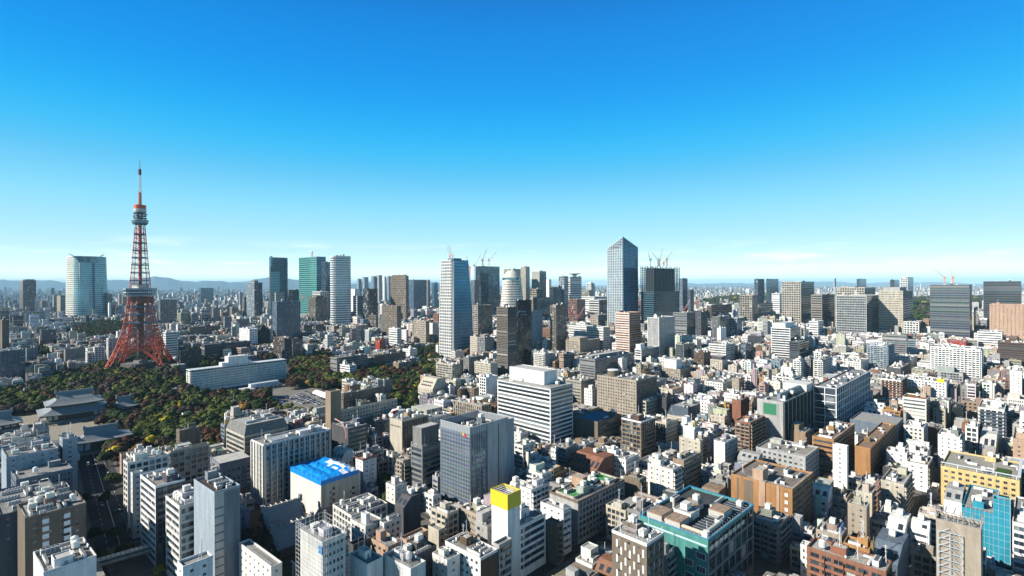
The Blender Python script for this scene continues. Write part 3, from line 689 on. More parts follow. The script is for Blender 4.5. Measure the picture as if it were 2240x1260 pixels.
('A',865,880,896,1008,1082,'balc','b','beige balcony tower before the banded grey office',dict(pd=0)),
('S',24,26,86,858,872,'band','W','long low white pavilion with a green strip among the park trees',dict(rich=1,lw=8)),
('S',395,400,420,905,925,'win','w','small pale lodge half hidden by the park trees',dict(rich=0,lw=8)),
('S',318,321,338,868,880,'blank','G','small grey roofed hall in the middle of the grove',dict(rich=0,lw=9,roof=(.3,.33,.36))),
('S',500,504,540,884,900,'win','b','low beige service building in the trees beside the car park',dict(rich=1,lw=8)),
# --- near left ---
('O',268,277,369,1013,1156,'grid','w','grey office with dark square windows at the avenue corner',dict(pd=500,rich=8)),
('O',367,372,457,988,1120,'grid','b','taupe office wing with slatted windows behind the avenue corner',dict(rich=9,pd=0)),
('O',284,288,306,1036,1180,'small','w','narrow pale stair tower in front of the avenue office',dict(rw=5)),
('O',305,338,402,1064,1240,'bandw/curt','W','dark glass office with white framed corner and pipes on its roof',dict(rc=PAL['d'],pc=PAL['W'],tint=(.04,.06,.08),cap=60,rich=10)),
('O',360,390,466,1108,1390,'bandw','w','large pale grey banded office with an open roof well near the camera',dict(cap=60,roof=(.12,.11,.1),well2=1,z=46)),
('O',422,466,523,1077,1372,'blank/blank','l','tall plain steel blue slab joined to the pale grey banded office',dict(roof=(.12,.1,.09),rc=(.2,.225,.25),rich=10,z=54)),
('O',20,52,186,1134,1330,'blank/small','m','broad taupe office with two columns of white windows at the left',dict(z=42,rc=PAL['m'],rich=14)),
('O',-120,-4,52,1128,1330,'small','s','dark slate office at the bottom left corner',dict(z=40,rw=24)),
('O',-60,12,125,1001,1140,'small','l','pale blue grey office with windowless upper walls at the left',dict(z=48,rc=PAL['l'],rich=6)),
('O',128,135,168,962,1090,'small','l','narrow pale blue tower wall beside the avenue',dict(z=46)),
('O',22,33,157,1050,1180,'pane','q','terraced blue grey office with a wide flat roof',dict(z=38,rich=2)),
('O',62,71,150,1083,1200,'win','w','pale mechanical roofed office between the terraces and the taupe office',dict(z=40,rich=12)),
('O',70,92,208,1252,1500,'blank','W','white rooftop with a tall white plant room at the bottom left',dict(z=40,rich=12)),
('O',654,703,753,1186,1420,'blank/pane','w','white office wrapped in scaffolding at the bottom',dict(z=44,scaf=1,rich=8,rw=None)),
('S',385,397,463,1240,1500,'small','W','white rooftop room block at the bottom in front of the grey banded office',dict(z=44)),
('S',520,590,614,1240,1480,'small','w','low white building with a stair room at the bottom edge',dict(z=28)),
# --- near centre ---
('A',939,976,1001,1125,1225,'balc/grid','c','cream apartment block with rounded balconies below the glass office',dict()),
('S',934,957,971,1160,1250,'blank/win','c','narrow cream block in front of the cream apartment block'),
('S',873,887,934,1182,1250,'win','p','low pink tiled building with a long flat roof'),
('A',810,846,878,1197,1290,'win','p','pink and cream apartment block with a cut corner',dict(z=27)),
('S',761,770,808,1193,1300,'blank','d','charcoal block with an open black roof well',dict(z=27,roof=(.03,.03,.03),rich=2)),
('S',858,894,952,1222,1340,'small','d','charcoal brick building with white condensers on the roof',dict(z=27,rich=12)),
('S',760,800,835,1235,1400,'blank','W','white building with a tall roof stair room at the bottom edge',dict(z=30)),
('S',835,895,928,1245,1420,'blank','w','pale roof with a louvred plant enclosure at the bottom edge',dict(z=30,rich=12)),
('S',943,975,1003,1226,1340,'small','w','beige small block with a planted roof terrace',dict(z=25)),
('S',861,880,918,1094,1180,'blank','d','black sloping roofed building below the banded grey office',dict(slant=(5,(.08,.08,.09)),rich=0)),
('S',764,797,836,1152,1235,'win','w','white low building with a small green topped stair room',dict(top=[(.1,.1,.4,.5,5,'W')])),
('S',826,838,876,1145,1230,'win','w','white flat building with roof condensers beside the green topped one',dict(rich=8)),
('S',842,862,888,1064,1130,'small','w','small white block in the shade below the dark trees'),
('O',971,1048,1086,1222,1420,'win/blank','W','white walled building with brown tiled ends and cluttered roof',dict(z=26,rc=PAL['n'],rich=14)),
('S',1084,1089,1114,1193,1400,'bandw','G','narrow grey banded block beside the yellow topped tower',dict(z=27,rw=9)),
('O',1073,1108,1135,1092,1400,'blank','W','slim white tower topped with a blank yellow billboard box',dict(z=48,yellow=1,rich=0)),
('O',1108,1134,1191,1152,1400,'blank/bandw','W','white office with long dark windows joined to the yellow topped tower',dict(z=34,rw=None,lw=12,cap=80)),
('A',1135,1160,1200,1072,1165,'small/balc','W','white apartment cube with small square windows',dict()),
('A',1108,1120,1136,1060,1150,'small','w','pale block with a cut roof behind the white apartment cube',dict(slant=(5,PAL['w']))),
('O',1180,1230,1247,1117,1250,'small/band','W','white office with a blue grey flat roof left of the gridded office',dict(z=25)),
('A',1191,1216,1228,1148,1300,'blank/balc','m','brown balcony apartment tower in front of the gridded office',dict(z=22,bc=PAL['m'],pd=0)),
('O',1200,1262,1364,1098,1200,'blank/grid','G','grey gridded office with green painted roof terraces',dict(z=24.5,pd=500,roof=(.3,.24,.2),green=1,pc=PAL['m'])),
('O',1242,1300,1342,1010,1080,'win','r','terraced brick building with leaning side walls',dict(slant=(8,PAL['r']))),
('H',1336,1412,1450,1190,1400,'small/win','m','brown and white hotel with staggered cream stripes near the camera',dict(z=45,pc=PAL['W'],rc=PAL['m'],rich=14,stripes=1)),
('O',1397,1546,1646,1182,1440,'blank/gridb','e','large teal walled office with rusty rooftop machinery near the camera',dict(z=35,rc=PAL['g'],rich=6,teal=1,roof=(.1,.11,.12))),
('O',1597,1731,1776,1071,1180,'blank/band','o','large orange brown building with pink stair tower on its roof',dict(z=33,rc=(.27,.135,.06),roof=(.32,.28,.24),rich=10,piers=1,top=[(.0,.45,.25,.65,6,'p')])),
('S',1484,1530,1536,965,1040,'small','c','cream block with a white rooftop cube behind the tan office',dict(top=[(.2,.3,.8,.8,7,'W')])),
('O',1470,1494,1532,1008,1095,'blank/band','t','tan brick office with a blue grey roof',dict(roof=(.25,.35,.45))),
('A',1560,1584,1612,968,1050,'blank/win','w','pale slab with small windows right of the tan brick office',dict(rc=PAL['G'])),
('A',1415,1470,1490,1028,1120,'small/balc','w','white stepped apartment block above the teal walled office'),
('S',1363,1397,1412,1050,1130,'blank/balc','m','brown slab with narrow balconies right of the gridded office',dict()),
('S',1545,1570,1620,1140,1230,'blank','W','white advertising box building behind the teal walled office',dict(z=30)),
('O',1640,1700,1712,1150,1300,'balc','g','grey terraced building in the shade beside the orange brown one',dict(z=22,rw=18)),
('A',1652,1760,1790,1000,1085,'win','G','long pale grey block behind the orange brown building',dict(roof=(.45,.43,.38),rich=10)),
# --- near right ---
('A',1981,2027,2061,1018,1100,'small/balc','W','bright white apartment block with striped wooden balconies',dict(roof=(.4,.33,.26),bc=PAL['g'])),
('H',2056,2228,2262,1052,1165,'win','y','long yellow hotel with a planted roof walkway',dict(z=30,cap=100,rich=8,roof=(.5,.48,.42))),
('A',2214,2262,2290,966,1050,'small','p','salmon rounded apartment tower at the right edge',dict()),
('A',1925,1975,1994,1060,1140,'small/balc','c','cream block with sloping side and round balconies'),
('S',1935,1975,1990,1150,1240,'win','W','white slanting apartment block in the bright cluster',dict(slant=(5,PAL['W']))),
('S',1990,2030,2034,1148,1240,'band','W','white tilted fronted block with three window rows',dict(slant=(4,PAL['W']))),
('S',1870,1905,1922,1080,1160,'small','c','cream building with an open brown escape stair'),
('S',1852,1893,1900,1110,1200,'small','b','taupe plain block at the foot of the bright cluster'),
('S',2025,2060,2068,1085,1140,'small','W','small white stair head block in the bright cluster'),
('O',2062,2101,2113,1086,1180,'blank','W','bright white windowless block with a sloping edged roof room',dict(slant=(4,PAL['G']))),
('O',2101,2172,2192,1125,1240,'blank','T','low building wrapped in turquoise construction netting',dict(z=27,net=1,rich=6)),
('O',2170,2207,2212,1098,1240,'blank','T','tall turquoise netted shaft beside the netted building',dict(z=36,net=1,rich=0,rw=6)),
('O',2212,2252,2290,1150,1300,'bandw','W','white office with dark window bands at the bottom right corner',dict(z=28,rich=10)),
('O',2045,2143,2180,1158,1400,'blank','b','tall weathered concrete slab with an open steel roof frame',dict(z=40,frame=1,rich=0,rw=9)),
('A',1762,1935,1962,1252,1420,'balc','r','long brick building with white window frames at the bottom edge',dict(z=35,rw=12,roof=(.6,.58,.52))),
('S',1762,1808,1830,1215,1400,'win','W','white slanting fronted block at the bottom right',dict(z=26)),
('S',1900,1960,1985,1215,1330,'blank','s','slate sided block with a sloping glass roof',dict(z=24,slant=(5,PAL['q']))),
]
def parse_style(s):
    return tuple(s.split('/')) if '/' in s else (s, s)
heroes = []
rngH = random.Random(7)
for row in HB:
    k, xl, xc, xr, yt, yb, sty, col, label = row[:9]; o = dict(row[9]) if len(row) > 9 else {}
    heroes.append(dict(k=k, xl=xl, xc=xc, xr=xr, yt=yt, yb=yb, sty=parse_style(sty), col=PAL[col], label=label, o=o))
for h in heroes:
    h['yaw'] = h['o'].get('yaw', yawf(h['xc']))
    h['s'] = solve(h['xl'], h['xc'], h['xr'], h['yt'], h['yb'], h['yaw'], h['o'].get('rw'), h['o'].get('lw'), h['o'].get('z'))
heroes.sort(key=lambda h: h['s'][1])
def foot(h): s = h['s']; return (s[0], s[1], math.cos(h['yaw']), math.sin(h['yaw']), s[3], s[4])
placed = []
for h in heroes:
    moved = 0
    while moved < 60:
        f = foot(h); hit = [p for p in placed+CUSTOM if not sep(f, p)]
        if not hit: break
        moved += 1; s = h['s']; D = s[1]*1.012
        nx = (h['xc']-1120)/F*D; z = CAMH-D*(h['yt']-hz(h['xc']))/F
        if z < 5: z = 5
        c, sn = math.cos(h['yaw']), math.sin(h['yaw']); g = 1.012
        h['s'] = (nx, D, z, s[3]*g, s[4]*g)
    if moved > 12: print('MOVED', moved, round(h['s'][1]), round(h['s'][2]), h['label'])
    placed.append(foot(h)); h['foot'] = foot(h)
for h in heroes:
    nx, D, z, rw, lw = h['s']; h['z'] = z; kn = KIND[h['k']]
    if z < 8 or z > 300 or rw > 200 or lw > 200: print('ODD', [round(a) for a in h['s']], h['label'])
    o = h['o']; z_ = z-(o['slant'][0] if 'slant' in o else 0)-(o['mansard'][0] if 'mansard' in o else 0)
    if 'rich' not in o and D > 900: o['rich'] = 2
    h['e'] = building(kn[0], kn[1], h['label'], kn[2], nx, D, max(5, z_), rw, lw, h['yaw'], h['sty'], h['col'], rngH, o)
    h['zt'] = z_
# ---------------- extras on particular buildings ----------------
def vlattice(mb, O, u, n, w, z0, z1, dx, dz, r, col, mi=3, off=.15):
    nx_ = max(1, round(w/dx)); nz_ = max(1, round((z1-z0)/dz))
    for i in range(nx_+1):
        a = w*i/nx_; p = (O[0]+u[0]*a+n[0]*off, O[1]+u[1]*a+n[1]*off)
        mb.bar((p[0], p[1], z0), (p[0], p[1], z1), r, mi, col)
    for j in range(nz_+1):
        z = z0+(z1-z0)*j/nz_; mb.bar((O[0]+n[0]*off, O[1]+n[1]*off, z), (O[0]+u[0]*w+n[0]*off, O[1]+u[1]*w+n[1]*off, z), r, mi, col)
for h in heroes:
    o = h['o']; nx, D, z, rw, lw = h['s']; e = h['e']; z = h['zt']; col = h['col']; rg = random.Random(int(nx)+int(D))
    if 'mansard' in o:
        hh, cc = o['mansard']; m = MB(); i = 2.2
        m.prism([(0, 0), (rw, 0), (rw, lw), (0, lw)], z+.15, z+hh, 2, cc, top=2, tcol=(.4, .4, .38), sc=1-2*i/min(rw, lw)); m.build('mansard_roof', e)
        t = 1-2*i/min(rw, lw); a, b = rw*(1-t)/2, lw*(1-t)/2
        m = MB()
        for q in ((a, b, rw-a, b+.3), (a, lw-b-.3, rw-a, lw-b), (a, b+.3, a+.3, lw-b-.3), (rw-a-.3, b+.3, rw-a, lw-b-.3)): m.box(q[0], q[1], z+hh, q[2], q[3], z+hh+.8, 0, cc)
        m.build('parapet', e); furnish(e, a+1, b+1, rw-a-1, lw-b-1, z+hh, rg, 6, PAL['G'])
    if 'lattice' in o:
        m = MB()
        vlattice(m, (0, lw), (0, -1), (-1, 0), lw, 2, z, 8, 7.2, .42, (.72, .75, .78)); vlattice(m, (0, 0), (1, 0), (0, -1), rw, 2, z, 7, 7.2, .42, (.72, .75, .78)); m.build('white_frame', e)
    if 'screen' in o:
        m = MB(); m.box(-.35, lw*.2, z-13, -.05, lw*.8, z-2, 3, (.3, .3, .3)); s_ = m.build('display_frame', e)
        m = MB(); m.box(-.45, lw*.25, z-12.3, -.36, lw*.75, z-2.7, 3, (.03, .17, .09)); m.build('green_panel', s_)
        m = MB()
        for k in range(9):
            x = 1.5+k*(rw-3)/8; m.box(x-.25, -.7, 4, x+.25, -.06, z-1, 0, (.45, .44, .42))
        m.build('upright_fin', e)
        m = MB(); m.box(rw*.1, lw*.25, z-.9, rw*.75, lw*.35, z+5, 3, (.2, .25, .3)); m.box(rw*.75, .2, z-.9, rw-.3, lw-.4, z+6, 0, PAL['w']); m.build('roof_screen', e)
    if 'well' in o:
        m = MB(); t = .5
        # deep roof well with a lattice edge
        for (a, b, c, d) in ((0, 0, rw, t), (0, lw-t, rw, lw), (0, t, t, lw-t), (rw-t, t, rw, lw-t)): m.box(a, b, z+.14, c, d, z+5, 3, (.3, .32, .34))
        m.build('roof_screen', e)
        m = MB()
        m.box(0, -.35, 3, 0, -.3, 3.1, 3, (.2, .2, .2)); rwid = rw*.42
        m.box(rwid, -.5, 0, rw*.98, -.01, z+5, 0, (.42, .43, .43)); m.box(rw*.70, -.52, 0, rw*.725, -.505, z+2, 3, (.05, .05, .05))
        m.build('grey_wall_panel', e)
        m = MB(); m.box(-.25, -.2, 0, .35, .4, z+5.2, 3, (.04, .04, .05)); m.build('dark_corner_post', e)
        m = MB(); vlattice(m, (0, lw), (0, -1), (-1, 0), lw, 3, z+4.8, 1.6, 99, .09, (.5, .55, .6)); m.build('metal_louvre', e)
        m = MB(); vlattice(m, (0, 0), (1, 0), (0, -1), rwid, 3, z+4.8, 2.1, 99, .14, (.6, .65, .68)); m.build('metal_louvre', e)
        m = MB()
        for k in range(11): y = 1+k*(lw-2)/10; m.bar((rw-1, y, z+4.6), (rw*.5, y, z+4.6), .12, 3, (.5, .5, .5)); m.bar((rw-1, y, z+4.6), (rw-1, y, z-.5), .12, 3, (.5, .5, .5))
        m.build('roof_truss', e)
        dd = penthouse(e, rw, lw*.05, rw+8, lw*.9, 0, z+2, (.36, .38, .4), rg, name='stair_tower')
    if 'well2' in o:
        p = MB(); a0, b0, a1, b1 = rw*.15, lw*.55, rw*.6, lw*.62
        for q in ((rw*.2, 3, rw*.75, 3.5), (rw*.2, 3.5, rw*.2+.5, 9), (rw*.75-.5, 3.5, rw*.75, 9), (rw*.2, 9, rw*.75, 9.5)): p.box(q[0], q[1], z-.9, q[2], q[3], z+1.2, 0, PAL['W'])
        p.build('light_well', e)
        for yy in (lw*.45, lw*.6, lw*.75):
            q = MB(); q.box(rw*.15, yy, z-.9, rw*.8, yy+2.2, z+1.6, 3, PAL['W']); q.build('plant_box', e)
    if 'teeth' in o:
        for k in range(13):
            m = MB(); x = .5+k*(rw-1.6)/12; m.box(x, -.55, 2, x+1.15, -.06, z-.6, 0, (.5, .49, .46)); m.build('upright_pier', e)
        for k in range(5):
            m = MB(); y = .4+k*(lw-1.4)/4; m.box(-.6, y, 2, -.06, y+1.0, z-.6, 0, (.72, .69, .6)); m.build('upright_pier', e)
        m = MB()
        for i in range(5): m.bar((rw*.12, 3+i*1.6, z+.3), (rw*.5, 3+i*1.6, z+.3), .55, 3, (.7, .7, .68), 8)
        m.box(rw*.55, 3, z-.9, rw*.9, 8, z+2.4, 3, (.6, .6, .58)); m.build('pipe_bank', e)
    if 'tarp' in o:
        m = MB(); n = 14; zz = [[0]*(n+1) for _ in range(n+1)]
        for i in range(n+1):
            for j in range(n+1):
                ed = min(i, j, n-i, n-j)/n; zz[i][j] = z+1.0+2.1*abs(math.sin(math.pi*3*i/n))**.7*min(1, ed*6)*.6+rg.uniform(0, .6)+(1.3 if i > n*.6 else 0)*min(1, ed*5)
        P = [[((rw*1.01)*i/n-.1, (lw*1.01)*j/n-.1, zz[i][j]) for j in range(n+1)] for i in range(n+1)]
        for i in range(n):
            for j in range(n):
                white = (i > n*.52 and j < n*.7 and rg.random() < .62)
                m.face([P[i][j], P[i+1][j], P[i+1][j+1], P[i][j+1]], 3, (.75, .8, .85) if white else (.0, .22+.06*rg.random(), .72))
        for i in range(n):
            for (p, q) in ((P[i][0], P[i+1][0]), (P[i][n], P[i+1][n]), (P[0][i], P[0][i+1]), (P[n][i], P[n][i+1])):
                m.face([(p[0], p[1], z-1.6), (q[0], q[1], z-1.6), q, p], 3, (.0, .24, .7))
        m.build('blue_tarpaulin', e)
        m = MB()
        for i in range(0, n+1, 2):
            for j in (0, n): p = P[i][j]; m.bar((p[0], p[1], z), (p[0], p[1], p[2]+1.7), .07, 3, (.6, .6, .6)); p = P[j][i]; m.bar((p[0], p[1], z), (p[0], p[1], p[2]+1.7), .07, 3, (.6, .6, .6))
        m.build('scaffold_pole', e)
        for (cx, zs) in ((rw*.25, 0), (rw*.78, -4)):
            for k in range(6):
                for s_ in (0, 1):
                    if (k+s_) % 2: w_ = inst('window', pane_mesh(1.9, 1.7, 0, False), e, (cx+s_*2.1, -.03, z-6+zs-k*1.9), 0)
        m = MB(); m.box(-.05, -.3, 0, rw+.05, -.06, z*.3, 0, PAL['g']); m.build('grey_base_panel', e)
        penthouse(e, rw-.1, 1, rw+2.2, lw-.5, 0, z-1, PAL['w'], rg, name='side_shaft')
    if 'scaf' in o:
        m = MB()
        vlattice(m, (-1.2, lw+1.2), (0, -1), (-1, 0), lw+2.4, 0, z+3, 2.2, 1.9, .07, (.6, .6, .6)); vlattice(m, (-1.2, -1.2), (1, 0), (0, -1), rw+2.4, 0, z+3, 2.2, 1.9, .07, (.6, .6, .6))
        vlattice(m, (-.3, lw+.6), (0, -1), (-1, 0), lw+.6, z-4, z+3, 2.2, 1.9, .06, (.7, .7, .7)); vlattice(m, (rw+1.2, -1.2), (0, 1), (1, 0), lw+2, z-3, z+3, 2.2, 1.9, .06, (.6, .6, .6)); vlattice(m, (rw+1, lw+1.2), (-1, 0), (0, 1), rw+2, z-3, z+3, 2.2, 1.9, .06, (.6, .6, .6))
        m.build('scaffolding', e)
        m = MB(); m.box(-.5, -.02, z-5, -.1, 2.5, z-2, 3, PAL['B']); m.build('blue_sheet', e)
    if 'green' in o:
        for (a, b, c, d) in ((.06, .25, .28, .85), (.5, .62, .72, .95), (.74, .2, .95, .8)):
            m = MB(); x0, y0, x1, y1 = rw*a, lw*b, rw*c, lw*d
            m.box(x0, y0, z-.85, x1, y1, z-.35, 2, (.08, .30, .12)); t = m.build('green_roof_terrace', e)
            m = MB()
            for q in ((x0-.4, y0-.4, x1+.4, y0), (x0-.4, y1, x1+.4, y1+.4), (x0-.4, y0, x0, y1), (x1, y0, x1+.4, y1)): m.box(q[0], q[1], z-.85, q[2], q[3], z+.6, 0, PAL['c'])
            m.build('terrace_wall', t)
        penthouse(e, rw*.36, lw*.45, rw*.46, lw*.85, z-.9, 7, PAL['p'], rg)
        m = MB(); vlattice(m, (rw*.36, lw*.45), (1, 0), (0, -1), rw*.1, z+6, z+9, .5, 9, .06, (.4, .3, .25)); vlattice(m, (rw*.36, lw*.85), (0, -1), (-1, 0), lw*.4, z+6, z+9, .5, 9, .06, (.4, .3, .25)); m.build('railing', e)
    if 'stripes' in o:
        for fi in (0, 1):
            w = lw if fi == 0 else rw; k = 0; a = 1.2
            while a < w-1.6:
                zz = z-3-(k % 2)*2.6
                while zz > 6:
                    m = MB()
                    if fi == 0: m.box(-.12, a, zz-3.2, -.05, a+.9, zz, 0, PAL['w'])
                    elif k % 2 == 0: m.box(a, -.12, zz-3.2, a+.35, -.05, zz, 0, PAL['w'])
                    else: break
                    m.build('cream_panel', e); zz -= 6.4
                a += 2.1; k += 1
        m = MB()
        for i in range(8): m.bar((2.5+i*1.0, lw*.45, z+1.4), (2.5+i*1.0, lw*.8, z+1.4), .08, 3, (.65, .65, .65))
        m.bar((2.5, lw*.45, z+1.4), (9.5, lw*.45, z+1.4), .1, 3, (.65, .65, .65)); m.bar((2.5, lw*.8, z+1.4), (9.5, lw*.8, z+1.4), .1, 3, (.65, .65, .65)); m.build('roof_grille', e)
    if 'teal' in o:
        rust = (.34, .2, .12)
        for (a, b, c, d, hh) in ((.05, .7, .25, .93, 3.2), (.04, .42, .22, .64, 3.2), (.5, .12, .68, .34, 3.6), (.44, .5, .62, .72, 3.4)):
            m = MB(); m.box(rw*a, lw*b, z-.9, rw*c, lw*d, z-.9+hh, 3, (.46, .45, .42), top=2, tcol=(.36, .27, .2))
            for i in range(9):
                y = lw*b+(lw*(d-b))*i/9; m.box(rw*a-.03, y, z-.9+hh, rw*c+.03, y+.12, z-.85+hh, 3, rust if i % 3 else (.5, .48, .45))
            m.box(rw*a-.1, lw*b-.1, z-1.25+hh, rw*c+.1, lw*b, z-.75+hh, 3, rust); m.box(rw*a-.1, lw*b, z-1.25+hh, rw*a, lw*d, z-.75+hh, 3, rust)
            m.build('cooling_tower', e)
        penthouse(e, rw*.25, lw*.42, rw*.42, lw*.68, z-.9, 3.4, PAL['w'], rg); 
        m = MB(); m.box(rw*.28, lw*.5, z+3.2, rw*.37, lw*.6, z+6.2, 3, PAL['w']); m.cyl(rw*.4, lw*.8, z-.9, z+4.5, .6, 10, 3, (.5, .48, .44)); m.build('plant_tower', e)
        m = MB(); m.bar((rw*.02+1, lw*.08+.5, z+.6), (rw*.42, lw*.08+.5, z+.6), .9, 3, (.6, .56, .48), 10); m.bar((rw*.07, lw*.12, z+.6), (rw*.07, lw*.66, z+.6), .9, 3, (.52, .42, .32), 10); m.bar((rw*.66, lw*.42, z+.5), (rw*.95, lw*.42, z+.5), .7, 3, (.6, .58, .54), 10); m.build('ventilation_duct', e)
        m = MB(); b = z+.14
        for q in ((-.3, -.3, rw+.3, .4), (-.3, lw-.4, rw+.3, lw+.3), (-.3, .4, .4, lw-.4), (rw-.4, .4, rw+.3, lw-.4)): m.box(q[0], q[1], b, q[2], q[3], b+.3, 3, (.03, .22, .4))
        m.build('blue_roof_edge', e)
        m = MB()
        for k in range(16): x = rw*.1+k*rw*.055; m.bar((x, lw*.02+1, z+.3), (x, lw*.32, z+.3), .1, 3, (.3, .36, .42))
        m.build('pipe_bank', e)
        for r_ in range(7):
            for (y0, w_) in ((1.2, 4.2), (7.2, 3.6)):
                if r_ < 1 and y0 > 5: continue
                f_ = MB(); zz = z-9.5-r_*6.2+(y0 > 5)*1.2; f_.box(-.28, y0-.25, zz-.25, -.003, y0+w_+.25, zz+2.9, 3, (.5, .62, .6)); f_ = f_.build('window_frame', e)
                for i in range(3): g_ = MB(); g_.box(-.33, y0+i*w_/3+.08, zz, -.285, y0+(i+1)*w_/3-.08, zz+2.6, 1, GL[(i+r_) % 4]); g_.build('pane', f_)
        m = MB(); m.box(-.12, .6, z-3.4, -.003, lw-.6, z-2.6, 3, (.45, .58, .62)); m.build('pale_band', e)
        for i in range(10): m = MB(); x = 1.2+i*(rw-2.4)/10; m.box(x, -.25, z-5.4, x+(rw-2.4)/10-1.1, -.003, z-3.4, 1, (.6, .58, .5) if i < 8 else GL[0]); m.build('window', e)  # upper row panes painted pale to read as lit windows
        m = MB(); m.box(-9, 2, 0, -.3, 12, z-21, 0, PAL['e'], top=2, tcol=(.3, .22, .15)); m.box(-9, 2, z-21, -8.7, 12, z-20.2, 0, PAL['e']); m.box(-9, 2, z-21, -.3, 2.3, z-20.2, 0, PAL['e']); m.build('lower_wing', e)
        for y in (lw*.97, .9): inst('antenna', MAST, e, (1.0, y, z))
    if 'yellow' in o:
        m = MB(); t = .35
        for q in ((-.4, -.4, rw+.4, 0), (-.4, lw, rw+.4, lw+.4), (-.4, 0, -.005, lw), (rw+.005, 0, rw+.4, lw)): m.box(q[0], q[1], z-5.5, q[2], q[3], z+2.2, 3, (.62, .50, .03), bot=True)
        m.build('yellow_billboard', e)
        m = MB()
        for i in range(5): x = rw*(i+.5)/5; m.bar((x, .3, z+2), (x, lw-.3, z+2), .09, 3, (.6, .6, .6)); m.bar((x, .3, z), (x, lw*.5, z+2), .07, 3, (.6, .6, .6)); y = lw*(i+.5)/5; m.bar((.3, y, z+1.6), (rw-.3, y, z+1.6), .09, 3, (.6, .6, .6))
        m.build('steel_frame', e)
    if 'piers' in o:
        for (a, b, cc, up_, d_) in ((.42, .52, PAL['p'], .5, .5), (.2, .24, PAL['p'], .3, .35), (.62, .78, PAL['m'], -1.2, .12), (.86, .9, PAL['m'], -1.2, .12)):  # pink ones are piers; brown strips stand for shadows on the wall
            m = MB(); m.box(-d_, lw*a, 0, -.045, lw*b, z+up_, 0, cc); m.build('pier_and_shadow_strip', e)
        for k in range(6): m = MB(); m.box(-.05, lw*.07, z-5-k*4.2, -.01, lw*.07+1.6, z-3-k*4.2, 3, PAL['W']); m.build('window', e)
    if 'net' in o:
        m = MB(); vlattice(m, (0, lw), (0, -1), (-1, 0), lw, 0, z+1.6, 1.9, 3.6, .05, (.5, .7, .78)); vlattice(m, (0, 0), (1, 0), (0, -1), rw, 0, z+1.6, 1.9, 3.6, .05, (.5, .7, .78)); m.build('scaffolding', e)
    if 'frame' in o:
        m = MB(); vlattice(m, (0, lw), (0, -1), (-1, 0), lw, z, z+4, 4, 4, .22, (.35, .32, .3)); vlattice(m, (0, 0), (1, 0), (0, -1), rw, z, z+4, 3, 4, .22, (.35, .32, .3))
        for i in range(6): y = lw*i/5; m.bar((0, y, z+4), (rw, y, z+4), .2, 3, (.35, .32, .3)); m.bar((0, y, z), (rw, y, z+4), .12, 3, (.4, .36, .33))
        m.build('steel_roof_frame', e)
        m = MB(); vlattice(m, (0, lw*.95), (0, -1), (-1, 0), lw*.55, 0, z*.88, 5.5, 3.1, .16, (.45, .52, .6), off=1.3); 
        for k in range(12): zz = k*3.1; m.bar((-1.3, lw*.4, zz), (-1.3, lw*.65, zz+3.1), .12, 3, (.45, .52, .6)); m.bar((-1.3, lw*.95, zz), (-1.3, lw*.7, zz+3.1), .12, 3, (.45, .52, .6))
        m.build('escape_stair', e)
def hero(word): return next(h for h in heroes if word in h['label'])
# small extras
h = hero('steel blue slab'); s = h['s']; m = MB(); m.box(-.05, -.4, 0, s[3]*.36, -.01, h['z']-.3, 0, (.47, .46, .44)); m.build('panelled_corner', h['e'])
for k in range(12): m = MB(); m.box(-.04, -.46, 3+k*3.9, s[3]*.355, -.405, 3.5+k*3.9, 3, (.06, .06, .06)); m.build('panel_joint', h['e'])
h = hero('round roof tank'); s = h['s']; m = MB(); m.cyl(s[3]*.3, s[4]*.75, h['z']-.9, h['z']+5.5, 6, 24, 0, PAL['m']); m.cyl(s[3]*.3, s[4]*.75, h['z']+5.5, h['z']+6.2, 6.2, 24, 0, PAL['W']); m.build('round_plant_room', h['e'])
h = hero('planted roof walkway'); s = h['s']; z = h['z']
m = MB()
for q in ((-.6, -.6, s[3]+.6, .8), (-.6, .8, .8, s[4])): m.box(q[0], q[1], z+2.4, q[2], q[3], z+2.7, 3, (.6, .64, .68), bot=True)
for k in range(int(s[4]/9)): m.box(-.4, 1+k*9, z, 0, 1.4+k*9, z+2.4, 3, (.6, .6, .6))
m.build('roof_canopy', h['e'])
m = MB(); m.box(3, s[4]*.12, z-.9, s[3]*.5, s[4]*.3, z-.2, 2, (.06, .12, .03)); m.box(2, s[4]*.5, z-.9, 3.4, s[4]*.95, z-.1, 2, (.3, .2, .08)); m.build('planted_bed', h['e'])
h = hero('saucer shaped'); s = h['s']; z = h['z']; m = MB(); cx, cy_ = s[3]*.5, s[4]*.5; m.cyl(cx, cy_, z, z+8, 9, 16, 0, PAL['W']); m.cyl(cx, cy_, z+8, z+13, 10, 24, 3, PAL['G'], sc=2.9); m.cyl(cx, cy_, z+13, z+14, 29, 24, 3, PAL['G']); m.bar((cx, cy_, z+14), (cx+3, cy_, z+26), 1.2, 3, PAL['W']); m.build('saucer_heliport', h['e'])
h = hero('white arch on its roof'); s = h['s']; z = h['z']; m = MB()
pts = [(-.6, 12*math.cos(a), z-14+12+9*math.sin(a)) for a in [math.pi*k/10 for k in range(11)]]
for i in range(10): m.box(-1.0, 6+pts[i+1][1]*.5, min(pts[i][2], pts[i+1][2])-1, .4, 6+pts[i][1]*.5, max(pts[i][2], pts[i+1][2])+.6, 0, PAL['W'])
m.build('white_arch', h['e'])
